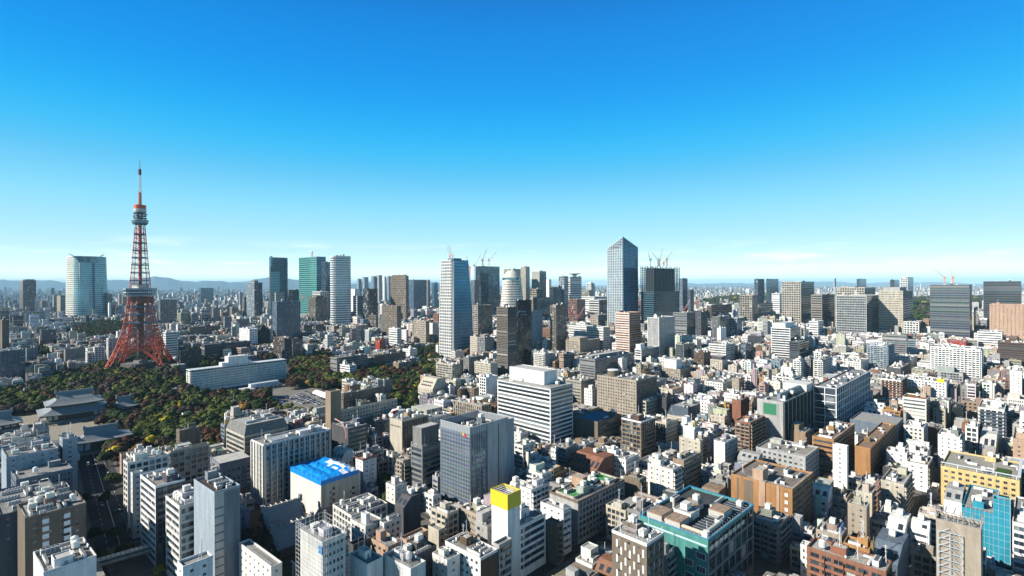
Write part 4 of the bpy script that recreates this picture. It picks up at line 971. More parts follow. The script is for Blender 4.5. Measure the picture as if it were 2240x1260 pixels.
def glyphs(e, f, n, w, hgt, col, seed, nm='sign_lettering'):
    """row of small raised strokes; f(a, z) -> point on the wall"""
    rg_ = random.Random(seed); m_ = MB()
    for k in range(n):
        for q in range(2):
            a = (k+.25+.4*q)*w/n; z0 = rg_.uniform(0, hgt*.35); z1 = hgt*rg_.uniform(.6, 1); m_.bar(f(a, z0), f(a, z1), w/n*.11, 3, col)
        m_.bar(f(k*w/n+w/n*.2, hgt*.5), f(k*w/n+w/n*.75, hgt*.5), w/n*.1, 3, col)
    m_.build(nm, e)
h = hero('sign on its blank wall'); s = h['s']; glyphs(h['e'], lambda a, z: (-.12, s[4]*.92-a, h['z']-6.4+z), 11, s[4]*.84, 1.5, (.2, .13, .1), 3)
h = hero('small pale sign near its top'); s = h['s']; glyphs(h['e'], lambda a, z: (6+a, -.3, h['z']-22+z), 6, 15, 4.2, (.3, .5, .6), 5); glyphs(h['e'], lambda a, z: (6+a, -.3, h['z']-27+z), 8, 17, 3, (.25, .42, .5), 6)
m = MB(); m.bar((2.6, -.2, h['z']-19.5), (2.6, -.6, h['z']-19.5), 1.8, 3, (.3, .5, .6), 10); m.build('round_emblem', h['e'])
h = hero('dotted glass'); s = h['s']; m = MB(); m.bar((-.4, 6.2, h['z']-.5), (-.8, 6.2, h['z']-.5), 1.0, 3, (.7, .35, .05), 10); m.bar((-.4, 4.9, h['z']-1.2), (-.8, 4.9, h['z']-1.2), 1.0, 3, (.6, .04, .05), 10); m.build('round_emblem', h['e'])
glyphs(h['e'], lambda a, z: (-.5, 3.6-a, h['z']-1.8+z), 5, 3.4, 1.2, (.7, .7, .7), 8)
h = hero('yellow panel'); m = MB(); m.box(-.5, 2, h['z']-1, -.1, 9, h['z']+3.5, 3, (.85, .65, .03)); m.build('yellow_panel', h['e'])
h = hero('orange panel'); m = MB(); m.box(-.5, 1, h['z']-6, -.1, 9, h['z']-1, 3, (.75, .35, .1)); m.build('orange_panel', h['e'])
h = hero('red edged arch'); s = h['s']; m = MB()
for k in range(8): a = math.pi/2*k/7; b = math.pi/2*(k+1)/7; m.bar((0, s[4]*.8-s[4]*.7*math.sin(a), h['z']-6+11*math.cos(a)), (0, s[4]*.8-s[4]*.7*math.sin(b), h['z']-6+11*math.cos(b)), .5, 3, (.6, .35, .3))
m.build('curved_edge', h['e'])
h = hero('two columns of white windows'); s = h['s']
for cx in (s[3]*.27, s[3]*.62):
    for k in range(8): m = MB(); zz = h['z']-5-k*3.6; m.box(cx, -.12, zz, cx+2.4, -.04, zz+2.2, 3, (.75, .78, .8)); m.build('white_window_panel', h['e']); m = MB(); m.box(cx, -.1, zz+2.2, cx+2.4, -.04, zz+3.6, 1, GL[0]); m.build('dark_window_panel', h['e'])
h = hero('brown escape stair'); s = h['s']; m = MB()
for k in range(9):
    zz = k*3; m.box(s[3]*.1, -2.2, zz+2.9, s[3]*.6, -.05, zz+3.05, 3, (.35, .2, .13), bot=True); m.bar((s[3]*.12, -2.1, zz), (s[3]*.58, -2.1, zz+3), .14, 3, (.4, .22, .14))
for x in (s[3]*.1, s[3]*.6): m.bar((x, -2.2, 0), (x, -2.2, h['z']+1), .14, 3, (.4, .22, .14))
m.build('escape_stair', h['e'])
# ---------------- towers with custom bodies ----------------
def poly_tower(name, cat, label, group, x, y, yaw, prof, zmax, sh, wallc, tint, gfrac=.55, bay=None, pier=.3, zcap=None, roofc=(.4, .4, .4), mi=4, wallmi=0):
    """prof(z)->list of local xy points (ccw); bands of wall and glass; bay = length of one window along a side"""
    e = empty(name, x, y, 0, yaw); prop(e, label, cat, group); wall = MB(); glass = MB(); rg = random.Random(len(label)); n = int(zmax/sh); rows = []
    for k in range(n): rows += [(k*sh, k*sh+sh*(1-gfrac), 0), (k*sh+sh*(1-gfrac), (k+1)*sh, 1)]
    rows.append((n*sh, zmax, 0))
    def zc(p, z): return min(z, zcap(p[0], p[1])) if zcap else z
    for (a, b, g) in rows:
        pa, pb_ = prof(a), prof(b); m_ = len(pa)
        for i in range(m_):
            j = (i+1) % m_; A, B_, C, D_ = pa[i], pa[j], pb_[j], pb_[i]
            segs = 1
            if bay: segs = max(1, round(math.hypot(B_[0]-A[0], B_[1]-A[1])/bay))
            for q in range(segs):
                cuts = [(q/segs, (q+1)/segs, g)] if (not g or not bay) else [(q/segs, (q+pier)/segs, 0), ((q+pier)/segs, (q+1)/segs, 1)]
                if not g and q: continue
                if not g: cuts = [(0, 1, 0)]
                for (t0, t1, gg) in cuts:
                    P1 = (A[0]+(B_[0]-A[0])*t0, A[1]+(B_[1]-A[1])*t0); P2 = (A[0]+(B_[0]-A[0])*t1, A[1]+(B_[1]-A[1])*t1)
                    P3 = (D_[0]+(C[0]-D_[0])*t1, D_[1]+(C[1]-D_[1])*t1); P4 = (D_[0]+(C[0]-D_[0])*t0, D_[1]+(C[1]-D_[1])*t0)
                    pts = [(P1[0], P1[1], zc(P1, a)), (P2[0], P2[1], zc(P2, a)), (P3[0], P3[1], zc(P3, b)), (P4[0], P4[1], zc(P4, b))]
                    if pts[2][2]-pts[1][2] < .01 and pts[3][2]-pts[0][2] < .01: continue
                    wc = wallc(i, a) if callable(wallc) else wallc; tc_ = tint(i, a) if callable(tint) else tint
                    (glass if gg else wall).face(pts, mi if gg else wallmi, tuple(c*(.7+.5*rg.random()) for c in tc_) if gg else wc)
    top = prof(zmax); wall.face([(p[0], p[1], zc(p, zmax)) for p in top], 2, roofc)
    wall.build('wall', e); glass.build('glazing', e); return e
GRP = 'landmark towers on the skyline'
# silver round tower (far left)
x, D = CF['mori']; S = 1.0
def lobed(r, cuts=1):
    pts = []
    for k in range(48):
        a = 2*math.pi*k/48; q = abs(math.cos(2*(a+.35)))**2; pts.append((r*(1-.10*q)*math.cos(a), r*(1-.10*q)*math.sin(a)))
    return pts
ztop = CAMH+(hz(190)-562)*D/F
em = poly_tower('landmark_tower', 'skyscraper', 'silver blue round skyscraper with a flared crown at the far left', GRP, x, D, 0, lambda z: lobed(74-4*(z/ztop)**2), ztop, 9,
                lambda i, z: (.66, .66, .6) if 26 <= i <= 35 else (.32, .45, .5), lambda i, z: (.42, .42, .38) if 26 <= i <= 35 else (.08, .26, .32), gfrac=.5, bay=12, pier=.15)  # sunlit left sectors painted paler in wall and glass
m = MB()
for a0 in (R(310),):
    for k in range(9):
        a = a0-.42+k*.105; b = a+.105
        for s_ in range(14):
            t0, t1 = s_/14, (s_+1)/14; zz0 = ztop*.90+ztop*.10*t0; zz1 = ztop*.90+ztop*.10*t1; w0 = .55+.5*t0**2; w1 = .55+.5*t1**2
            aa = a0+(a-a0)*w0*1.7; bb = a0+(b-a0)*w0*1.7; a2 = a0+(a-a0)*w1*1.7; b2 = a0+(b-a0)*w1*1.7; r = 69; r0 = r+1+5*t0; r1 = r+1+5*t1
            m.face([(r0*math.cos(aa), r0*math.sin(aa), zz0), (r0*math.cos(bb), r0*math.sin(bb), zz0), (r1*math.cos(b2), r1*math.sin(b2), zz1), (r1*math.cos(a2), r1*math.sin(a2), zz1)], 4, (.12, .3, .38))
m.build('flared_crown', em)
for s_ in (-1, 1):
    m = MB(); aa = R(310)+s_*.78
    for k in range(6):
        a = aa+s_*k*.06; b = aa+s_*(k+1)*.06; m.bar((66*math.cos(a), 66*math.sin(a), ztop+2+k*1.5), (66*math.cos(b), 66*math.sin(b), ztop+3.5+k*1.5), 2.2, 3, (.3, .38, .42))
    m.build('crown_wing', em)
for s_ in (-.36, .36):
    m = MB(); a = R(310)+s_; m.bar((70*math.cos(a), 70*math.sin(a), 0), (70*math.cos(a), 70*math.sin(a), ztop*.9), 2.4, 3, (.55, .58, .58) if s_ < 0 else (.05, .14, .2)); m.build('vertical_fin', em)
# silver cylinder
x, D = CF['silver']; zt = CAMH+(hz(745)-561)*D/F
def sq(r, p=4, n=28): return [(r*math.copysign(abs(math.cos(a))**(2/p), math.cos(a)), r*math.copysign(abs(math.sin(a))**(2/p), math.sin(a))) for a in [2*math.pi*k/n for k in range(n)]]
es = poly_tower('landmark_tower', 'skyscraper', 'silver ring banded tower with rounded corners left of the bronze tower', GRP, x, D, R(20), lambda z: sq(35), zt, 8, lambda i, z: (.72, .72, .7), (.06, .12, .17), gfrac=.5)
m = MB()
for k in range(3): m.cyl(-12+k*11, 4, zt, zt+5+3*(k == 2), 4, 8, 3, PAL['G'])
m.build('roof_plant', es)
# domed tower
x, D = CF['dome']; zt = CAMH+(hz(1120)-612)*D/F
ed_ = poly_tower('landmark_tower', 'skyscraper', 'cream round tower with stepped domed crown and striped floors', GRP, x, D, R(15), lambda z: sq(44-12*(z/zt)**1.5, 3.2), zt, 9,
                 lambda i, z: (.75, .7, .6), (.04, .06, .09), gfrac=.45, bay=9, pier=.3)
m = MB(); m.cyl(0, 0, zt, zt+8, 36, 32, 4, (.1, .2, .28)); m.cyl(0, 0, zt+8, zt+22, 34, 32, 0, (.62, .58, .5), sc=.78); m.build('crown_drum', ed_)
m = MB(); m.cyl(0, 0, zt+22, zt+34, 26, 24, 0, (.6, .57, .5), sc=.6); m.cyl(3, 0, zt+34, zt+41, 8, 16, 3, (.4, .45, .48), sc=.5); m.build('dome', ed_)
# sloping top blue tower
(s, yaw) = CF['izumi']; nx, D, z, rw, lw = s
ei = poly_tower('landmark_tower', 'skyscraper', 'blue glass tower with sloping roofline and banded left panel', GRP, nx, D, yaw, lambda q: [(rw*.02*q/z, 0), (rw*(1-.06*q/z), 0), (rw*(1-.06*q/z), lw), (0, lw)], z+3, 9,
                lambda i, q: (.12, .16, .2), (.015, .05, .09), gfrac=.6, bay=9, pier=.15)
m = MB(); nrow = int(z*.75/7)
for k in range(nrow): m.box(rw*.03, -1.2, 10+k*7, rw*.5, -.05, 13+k*7, 3, (.35, .45, .52), bot=True); m.box(rw*.03, -.9, 13+k*7, rw*.5, -.05, 17+k*7, 4, (.05, .2, .3))
m.build('banded_panel', ei)
m = MB(); m.box(rw*.9, -1, 0, rw*.96, -.02, z+4, 4, (.2, .45, .6)); m.box(0, -.5, z*.85, rw*.1, lw*.5, z+8, 4, (.1, .25, .35)); m.build('glass_fin', ei)
# green glass tower
(s, yaw) = CF['green']; nx, D, z, rw, lw = s
eg = poly_tower('landmark_tower', 'skyscraper', 'broad green tinted glass skyscraper with a red and white roof mast', GRP, nx, D, yaw, lambda q: [(0, 0), (rw, 0), (rw, lw), (0, lw)], z, 9,
                lambda i, q: (.10, .30, .34), lambda i, q: (.05, .20, .12) if i == 3 else (.005, .05, .09), gfrac=.6, bay=12, pier=.08)
m = MB()
for k in range(4): a = math.pi/2*k; m.bar((rw*.5+3*math.cos(a), lw*.5+3*math.sin(a), z), (rw*.5+2*math.cos(a), lw*.5+2*math.sin(a), z+24), .7, 3, (.75, .3, .2))
m.box(rw*.5-4, lw*.5-4, z+22, rw*.5+4, lw*.5+4, z+25, 3, PAL['W']); m.build('roof_mast', eg)
m = MB(); i = m.add([(rw*.45, -3, 0), (rw, -3, 0), (rw, 0, 0), (rw*.45, 0, 0), (rw*.45, -.2, z*.95), (rw*.75, -.2, z*.95), (rw*.75, 0, z*.95), (rw*.45, 0, z*.95)])
for q in ((0, 1, 5, 4), (1, 2, 6, 5), (3, 0, 4, 7), (4, 5, 6, 7)): m.f.append(tuple(i+k for k in q)); m.m.append(4); m.c.append((.01, .06, .1))
m.build('sloping_facet', eg)
# crystal tower
(s, yaw) = CF['crystal']; nx, D, z, rw, lw = s; zl = CAMH+(hz(1328)-545)*(D+lw*math.cos(yaw))/F; zr = CAMH+(hz(1396)-542)*(D+rw*math.sin(yaw))/F
def cap(px, py): return z-(z-zl)*(py/lw)-(z-zr)*(px/rw)
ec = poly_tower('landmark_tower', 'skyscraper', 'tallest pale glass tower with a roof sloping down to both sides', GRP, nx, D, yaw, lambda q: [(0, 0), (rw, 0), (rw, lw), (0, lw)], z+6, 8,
                lambda i, q: (.42, .46, .48) if i == 3 else (.04, .16, .28), lambda i, q: (.20, .28, .34) if i == 3 else (.005, .10, .20), gfrac=.82, bay=7, pier=.38, zcap=cap)  # left side coloured paler to carry the sunlight on it
m = MB(); m.bar((-.4, -.4, 0), (-.4, -.4, z+1), 1.1, 3, (.08, .14, .2)); m.build('corner_notch', ec)
m = MB(); m.bar((0, 0, z), (0, lw, zl), .9, 3, (.6, .65, .68)); m.bar((0, 0, z), (rw, 0, zr), .9, 3, (.3, .45, .55)); m.bar((rw, 0, zr), (rw, lw, zr+zl-z), .9, 3, (.6, .65, .68)); m.build('roof_edge', ec)
# tapered tower
(s, yaw) = CF['hills']; nx, D, z, rw, lw = s
def hp(q):
    t = min(1, q/z); d = .34*max(0, t-.35)**1.35; c = .05*t
    return [(rw*.05, 0), (rw*(1-d), lw*c), (rw*(1-d), lw*(1-d)), (0, lw*(1-d*.9)), (0, lw*.12), (rw*.02, lw*.1)]
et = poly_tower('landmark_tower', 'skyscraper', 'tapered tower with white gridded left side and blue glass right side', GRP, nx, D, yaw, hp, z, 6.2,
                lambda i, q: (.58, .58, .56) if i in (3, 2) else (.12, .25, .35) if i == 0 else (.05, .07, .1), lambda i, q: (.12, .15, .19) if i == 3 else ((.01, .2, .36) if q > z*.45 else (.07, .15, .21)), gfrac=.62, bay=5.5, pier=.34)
m = MB(); m.bar((-.6, lw*.04, 0), (-.3, lw*.05, z-3), .8, 3, (.55, .57, .58)); m.bar((.6, -.4, 0), (rw*.04, -.2, z-3), .7, 3, (.5, .52, .54)); m.build('white_corner_line', et)
m = MB(); m.box(rw*.1, lw*.1, z, rw*.5, lw*.5, z+3.5, 3, (.1, .15, .2)); m.build('roof_plant', et)
# skyscraper under construction
(s, yaw) = CF['site']; nx, D, z, rw, lw = s
ex = empty('landmark_tower', nx, D, 0, yaw); prop(ex, 'dark unfinished skyscraper with open steel frame at its upper floors', 'skyscraper', GRP)
m = MB(); zc_ = z*.62; m.box(0, 0, 0, rw, lw, zc_, 4, (.01, .05, .08)); m.build('glazing', ex)
m = MB(); nf = int(z/6.6)
for k in range(nf+1):
    zz = k*6.6; g = .5 if zz < zc_ else -.2; c = (.1, .17, .22) if zz < zc_ else (.03, .05, .07)
    m.box(-g, -g, zz, rw+g, lw+g, zz+(1.3 if zz < zc_ else 1.1), 3, c, bot=True)
m.build('floor_slab', ex)
m = MB(); nb = 8
for i in range(nb+1):
    for j in range(nb+1):
        if i in (0, nb) or j in (0, nb) or (2 <= i <= 6 and 2 <= j <= 6 and (i+j) % 2): x = rw*i/nb; y = lw*j/nb; m.box(x-.9, y-.9, zc_-4, x+.9, y+.9, z+(3 if (i*7+j) % 3 else 0), 3, (.03, .05, .07))
m.box(rw*.13, lw*.13, zc_, rw*.87, lw*.87, z-3, 3, (.015, .03, .045)); m.build('steel_column_shade_core', ex)  # columns, plus a solid near-black core painting the unlit interior
# ---------------- tower cranes ----------------
def crane(px, py_base, D, h, jib, ang, yaw, col, label, z0=None, group='tower cranes on the skyline'):
    x = (px-1120)/F*D; z = CAMH-(py_base-hz(px))*D/F if z0 is None else z0
    e = empty('tower_crane', x, D, z, yaw); prop(e, label, 'crane', group); k = D/2000
    m = MB(); r = .9*k; w = 1.7*k; n = max(3, int(h/(4*k)))
    for (a, b) in ((-w, -w), (w, -w), (w, w), (-w, w)): m.bar((a, b, 0), (a, b, h), r*.6, 3, col)
    for i in range(n):
        z0_, z1_ = h*i/n, h*(i+1)/n; s_ = 1 if i % 2 else -1; m.bar((-w*s_, -w, z0_), (w*s_, -w, z1_), r*.45, 3, col); m.bar((-w, w*s_, z0_), (-w, -w*s_, z1_), r*.45, 3, col)
    m.build('mast', e)
    m = MB(); m.box(-3.5*k, -2*k, h, 3.5*k, 2*k, h+3.5*k, 3, col); m.box(-7*k, -1.6*k, h+.5*k, -3.5*k, 1.6*k, h+3*k, 3, (.5, .5, .5)); m.build('machine_deck', e)
    m = MB(); m.bar((-2*k, 0, h+3*k), (-3.5*k, 0, h+11*k), r*.8, 3, col); m.bar((2*k, 0, h+3*k), (-3.5*k, 0, h+11*k), r*.7, 3, col); m.build('a_frame', e)
    m = MB(); c, s_ = math.cos(ang), math.sin(ang); p0 = Vector((3*k, 0, h+3*k)); d = Vector((c, 0, s_)); up = Vector((-s_, 0, c)); nseg = 10
    for i in range(nseg):
        a = p0+d*jib*i/nseg; b = p0+d*jib*(i+1)/nseg; q = 1.3*k*(1-.6*i/nseg); q2 = 1.3*k*(1-.6*(i+1)/nseg); cc = col if i % 2 == 0 else (.75, .72, .68)
        for yy in (-1, 1): m.bar(a+Vector((0, yy*q, 0)), b+Vector((0, yy*q2, 0)), r*.5, 3, cc)
        m.bar(a+up*q*1.2, b+up*q2*1.2, r*.5, 3, cc); m.bar(a+up*q*1.2, b+Vector((0, q2, 0)), r*.4, 3, cc)
    m.build('jib', e)
    m = MB(); tip = p0+d*jib; m.bar((-3.5*k, 0, h+11*k), tip, .12*k, 3, (.3, .3, .3)); m.bar(tip, tip-Vector((0, 0, jib*.35)), .1*k, 3, (.3, .3, .3)); m.build('hoist_cable', e)
    return e
WR = (.62, .28, .2); OR = (.8, .4, .12); RD = (.75, .1, .06); GW = (.5, .45, .42)
crane(984, 566, 1700, 8, 30, R(76), R(150), WR, 'short crane at the left edge of the tapered white tower top', group=None)
crane(990, 566, 1760, 9, 38, R(72), R(165), GW, 'taller pale crane on the tapered white tower top')
crane(1028, 612, 2230, 50, 52, R(76), R(170), RD, 'red crane behind the right shoulder of the tapered tower')
crane(1038, 612, 2230, 60, 55, R(62), R(10), GW, 'pale crane with a dark mast beside the dark blue glass tower')
crane(1056, 581, 2130, 20, 50, R(73), R(20), RD, 'red crane on the left side of the dark blue glass tower roof')
crane(1070, 581, 2160, 20, 46, R(50), R(5), RD, 'red crane on the right side of the dark blue glass tower roof')
crane(1423, 583, 1640, 20, 24, R(80), R(170), GW, 'dark masted crane at the left of the unfinished tower')
crane(1440, 583, 1650, 20, 32, R(52), R(180), GW, 'second crane of the unfinished tower leaning left')
crane(1443, 583, 1670, 20, 40, R(78), R(10), WR, 'third crane of the unfinished tower with an upright jib')
crane(1452, 583, 1680, 10, 20, R(60), R(10), OR, 'short orange crane between the cranes of the unfinished tower')
crane(1459, 583, 1700, 22, 32, R(58), R(10), WR, 'rightmost crane of the unfinished tower leaning right')
crane(2066, 620, 1330, 14, 36, R(42), R(180), OR, 'orange crane leaning left on the two tone grey tower')
crane(2084, 620, 1345, 14, 24, R(80), R(175), OR, 'orange upright crane on the two tone grey tower')
crane(1248, 692, 1750, 12, 26, R(74), R(20), RD, 'red crane with upright jib before the brick red office')
crane(1266, 696, 1700, 6, 34, R(60), R(10), RD, 'red and white crane leaning right before the brick red office')
crane(1497, 682, 1500, 6, 30, R(60), R(10), RD, 'red and white crane behind the grey banded block')
crane(936, 690, 2000, 5, 26, R(48), R(10), RD, 'small red crane left of the tapered white tower')
crane(664, 655, 2200, 4, 26, R(135), R(0), RD, 'red and white crane jib leaning left by the clustered brown tower')
crane(1655, 780, 1000, 5, 16, R(52), R(10), RD, 'small red crane among the low houses right of centre')
crane(2182, 720, 1300, 6, 34, R(54), R(10), RD, 'red and white crane standing before the pink tower')
crane(2200, 722, 1290, 5, 36, R(50), R(10), (.08, .1, .12), 'dark crane standing before the pink tower')
# ---------------- the red lattice tower ----------------
x, D = CF['tokyo']; et = empty('lattice_tower', x, D, 0, R(68)); prop(et, 'orange red and white steel lattice tower rising over the park', 'tower')
OR1 = (.66, .10, .04); WHT = (.5, .5, .49); DK = (.10, .15, .2)
prof = [(0, 66), (20, 54), (45, 41), (75, 30.5), (100, 25.5), (125, 21), (147, 18.2), (180, 15.2), (222, 11.6), (255, 9.2), (268, 8.2)]
def rad(z):
    for (a, b), (c, d) in zip(prof, prof[1:]):
        if z <= c: t = (z-a)/(c-a); return b+(d-b)*t
    return prof[-1][1]
def cor(k, z, f=1.0): r = rad(z)*f; a = math.pi/2*k+R(45); a = math.pi/2*k; return Vector((r*math.cos(a), r*math.sin(a), z))
def tcol(z): return WHT if (186 < z < 205) or (252 < z < 262) else OR1
legz = [0, 9, 18, 27, 36, 47, 60, 72, 84, 95, 105, 115, 124, 132]
for k in range(4):   # four legs, each a braced box
    m = MB(); off = [(1, 0), (0, 1), (-1, 0), (0, -1)]
    def lp(z, i):
        c = cor(k, z); s_ = 2.6*(1-z/170)+.6; a = math.pi/2*k; in_ = Vector((-math.cos(a), -math.sin(a), 0)); tn = Vector((-math.sin(a), math.cos(a), 0))
        return c+[Vector((0, 0, 0)), in_*s_*1.6+tn*s_*1.6, in_*s_*3.0, in_*s_*1.6-tn*s_*1.6][i]
    for a, b in zip(legz, legz[1:]):
        for i in range(4):
            m.bar(lp(a, i), lp(b, i), .55 if i == 0 else .36, 3, OR1); m.bar(lp(b, i), lp(b, (i+1) % 4), .24, 3, OR1); m.bar(lp(a, i), lp(b, (i+1) % 4), .2, 3, OR1)
    m.build('leg', et)
    f = MB(); c = cor(k, 0); f.prism([(c.x-4.5, c.y-4.5), (c.x+4.5, c.y-4.5), (c.x+4.5, c.y+4.5), (c.x-4.5, c.y+4.5)], -2, 5, 0, PAL['w'], sc=.5); f.build('concrete_foot', et)
    # arch between two legs
    m = MB(); A, B_ = cor(k, 14, .95), cor(k+1, 14, .95); n = 16; up = []; dn = []
    for i in range(n+1):
        t = i/n; a = math.pi*(1-t); q = .5-.5*math.cos(math.pi*t); p = A.lerp(B_, t); zz = 8+30*math.sin(math.pi*t)**.75; rr = rad(zz)/rad(14)*1.0
        mid = (A+B_)/2; p2 = Vector((p.x, p.y, zz)); ff = 1-(1-min(1, rad(zz)/rad(14)))*.9; p2.x *= ff; p2.y *= ff; dn.append(p2); up.append(Vector((p2.x, p2.y, zz+4)))
    for i in range(n): m.bar(dn[i], dn[i+1], .75, 3, OR1); m.bar(up[i], up[i+1], .6, 3, OR1); m.bar(dn[i], up[i+1], .38, 3, OR1); m.bar(up[i], dn[i+1], .38, 3, OR1); m.bar(dn[i], up[i], .25, 3, OR1)
    for (z0, z1) in ((38, 45), (45, 60)):
        nn_ = 6
        for i in range(nn_):
            a0 = cor(k, z0).lerp(cor(k+1, z0), i/nn_); a1 = cor(k, z0).lerp(cor(k+1, z0), (i+1)/nn_); b0 = cor(k, z1).lerp(cor(k+1, z1), i/nn_); b1 = cor(k, z1).lerp(cor(k+1, z1), (i+1)/nn_)
            m.bar(a0, b1, .4, 3, OR1); m.bar(a1, b0, .4, 3, OR1); m.bar(a0, a1, .6, 3, OR1); m.bar(b0, b1, .6, 3, OR1); m.bar(a0, b0, .3, 3, OR1)
    m.build('arch', et)
m = MB()   # lattice faces of the body
zs = [60, 68, 76, 84, 92, 99, 106, 113, 120, 126, 132]
zs2 = [147]+[147+9*i for i in range(1, 14)]
for lst in (zs, zs2):
    m = MB()
    for a, b in zip(lst, lst[1:]):
        for k in range(4):
            nn_ = 2 if a < 147 else 1
            for i in range(nn_):
                a0 = cor(k, a).lerp(cor(k+1, a), i/nn_); a1 = cor(k, a).lerp(cor(k+1, a), (i+1)/nn_); b0 = cor(k, b).lerp(cor(k+1, b), i/nn_); b1 = cor(k, b).lerp(cor(k+1, b), (i+1)/nn_); c = tcol(a)
                m.bar(a0, b1, .26, 3, c); m.bar(a1, b0, .26, 3, c); m.bar(a0, a1, .34, 3, c); m.bar(a0, b0, .25 if i else .6, 3, c)
    m.build('lattice_body', et)
for z in [84, 99, 113, 126]+[160, 174, 188, 201, 214, 228, 243]:   # dark service galleries
    m = MB(); r = rad(z)*1.09; m.prism([(r*math.cos(math.pi/2*k), r*math.sin(math.pi/2*k)) for k in range(4)], z, z+1.5, 3, DK)
    for k in range(4):
        p = Vector((r*math.cos(math.pi/2*k), r*math.sin(math.pi/2*k), z+2.6)); q = Vector((r*math.cos(math.pi/2*(k+1)), r*math.sin(math.pi/2*(k+1)), z+2.6)); m.bar(p, q, .15, 3, DK)
    m.build('gallery', et)
m = MB(); m.cyl(0, 0, 20, 132, 5.5, 12, 3, (.10, .07, .06)); m.cyl(0, 0, 132, 262, 2.6, 10, 3, OR1); m.build('lift_shaft', et)
m = MB(); m.box(-14, -14, 120, 14, 14, 132, 3, (.24, .07, .04)); m.build('lower_deck_base', et)
m = MB()
def sqr(r): return [(r*math.cos(math.pi/2*k+a), r*math.sin(math.pi/2*k+a)) for k in range(4) for a in (-.13, .13)]
m.prism(sqr(24.5), 133, 135.5, 3, PAL['l'], sc=1.05); m.prism(sqr(26), 135.5, 139, 1, (.06, .09, .12), sc=1.02); m.prism(sqr(26.6), 139, 140.6, 3, PAL['W']); m.prism(sqr(26.8), 140.6, 144, 1, (.06, .09, .12), sc=1.02); m.prism(sqr(27.3), 144, 147, 3, PAL['l']); m.build('main_deck', et)
m = MB()
for k in range(4):
    p0, p1 = Vector((*sqr(27.4)[2*k+1], 0)), Vector((*sqr(27.4)[(2*k+2) % 8], 0))
    for i in range(13): p = p0.lerp(p1, i/12); m.bar((p.x, p.y, 134), (p.x, p.y, 146), .16, 3, (.75, .78, .8))
m.build('deck_mullion', et)
m = MB(); m.box(-9, -9, 147, 9, 9, 153, 3, PAL['w']); m.box(-10, -10, 153, 10, 10, 154, 3, DK); m.build('deck_roof_room', et)
m = MB(); m.cyl(0, 0, 262, 264, 11, 16, 3, DK); m.cyl(0, 0, 264, 268, 12.5, 16, 1, (.1, .14, .18)); m.cyl(0, 0, 268, 270, 13, 16, 3, PAL['l']); m.build('top_deck', et)
m = MB()
for k in range(8): a = math.pi/4*k; m.bar((8.5*math.cos(a), 8.5*math.sin(a), 270), (8*math.cos(a), 8*math.sin(a), 284), .35, 3, DK)
for z in (273, 277, 281): m.cyl(0, 0, z, z+.8, 10.5, 12, 3, DK)
m.cyl(0, 0, 270, 284, 4, 10, 3, (.3, .34, .38))
for k in range(10): a = .7*k; m.cyl(10*math.cos(a), 10*math.sin(a), 271+k, 273+k, 1.1, 8, 3, PAL['w'])
m.build('equipment_floor', et)
m = MB(); m.cyl(0, 0, 284, 290, 9.8, 16, 3, WHT); m.cyl(0, 0, 290, 297, 9.4, 16, 3, OR1); m.build('antenna_drum', et)
m = MB()
for (a, b, r0, r1, c) in ((297, 322, 3.0, 2.6, (.55, .3, .22)), (322, 352, 2.4, 1.8, WHT)):
    n = int((b-a)/4)
    for k in range(4):
        A = math.pi/2*k+.5
        for i in range(n):
            z0_, z1_ = a+(b-a)*i/n, a+(b-a)*(i+1)/n; ra = r0+(r1-r0)*i/n; rb = r0+(r1-r0)*(i+1)/n
            m.bar((ra*math.cos(A), ra*math.sin(A), z0_), (rb*math.cos(A), rb*math.sin(A), z1_), .3, 3, c); m.bar((ra*math.cos(A), ra*math.sin(A), z0_), (rb*math.cos(A+1.57), rb*math.sin(A+1.57), z1_), .2, 3, c)
m.cyl(0, 0, 352, 362, 2.4, 8, 3, (.12, .05, .04)); m.cyl(0, 0, 297, 320, 1.6, 6, 3, OR1); m.bar((0, 0, 362), (0, 0, 378), .5, 3, (.1, .1, .12)); m.build('antenna', et)
m = MB(); m.box(-22, -20, 0, 22, 20, 13, 0, (.1, .1, .1), top=2, tcol=(.2, .2, .2)); m.box(-8, -8, 13, 8, 8, 17, 0, PAL['g'], top=2)
m.build('foot_building', et)
# ---------------- the white hotel ----------------
(s, yaw) = CF['prince']; nx, D, z, rw, lw = s; rg = random.Random(3)
eh = empty('hotel', nx, D, 0, yaw); prop(eh, 'long white hotel with shade greyed front and bright end wall beside the car park', 'hotel', 'hotels in the city')
for nm, a, b, zz, off in (('wall', 0, rw*.66, z, 0), ('wall', rw*.66+.01, rw, z-.6, 4)):
    m = MB()
    for (O, u, n, w, st) in (((a, off), (1, 0), (0, -1), b-a, 'hotelw'), ((b, off), (0, 1), (1, 0), lw, 'small'), ((b, off+lw), (-1, 0), (0, 1), b-a, 'small')): facade(m, O, u, n, w, 0, zz-3, 'pane' if st == 'hotelw' else st, (.60, .62, .6), rg, 2)
    facade(m, (a, off+lw), (0, -1), (-1, 0), lw, 0, zz-3, 'blank', PAL['W'], rg)  # sunlit end wall kept white; shade put into the greyer front colour
    m.box(a+.4, off+.5, zz-3, b-.4, off+lw-.5, zz-1, 1, GL[0]); m.box(a-.6, off-.6, zz-1, b, off+lw+.6, zz, 0, (.7, .72, .72), top=2, tcol=(.62, .68, .72), bot=True)
    for k in range(int((b-a)/4)): m.box(a+1+k*4, off+.2, zz-3, a+1.5+k*4, off+.49, zz-1, 0, (.6, .62, .6))
    m.build(nm, eh)
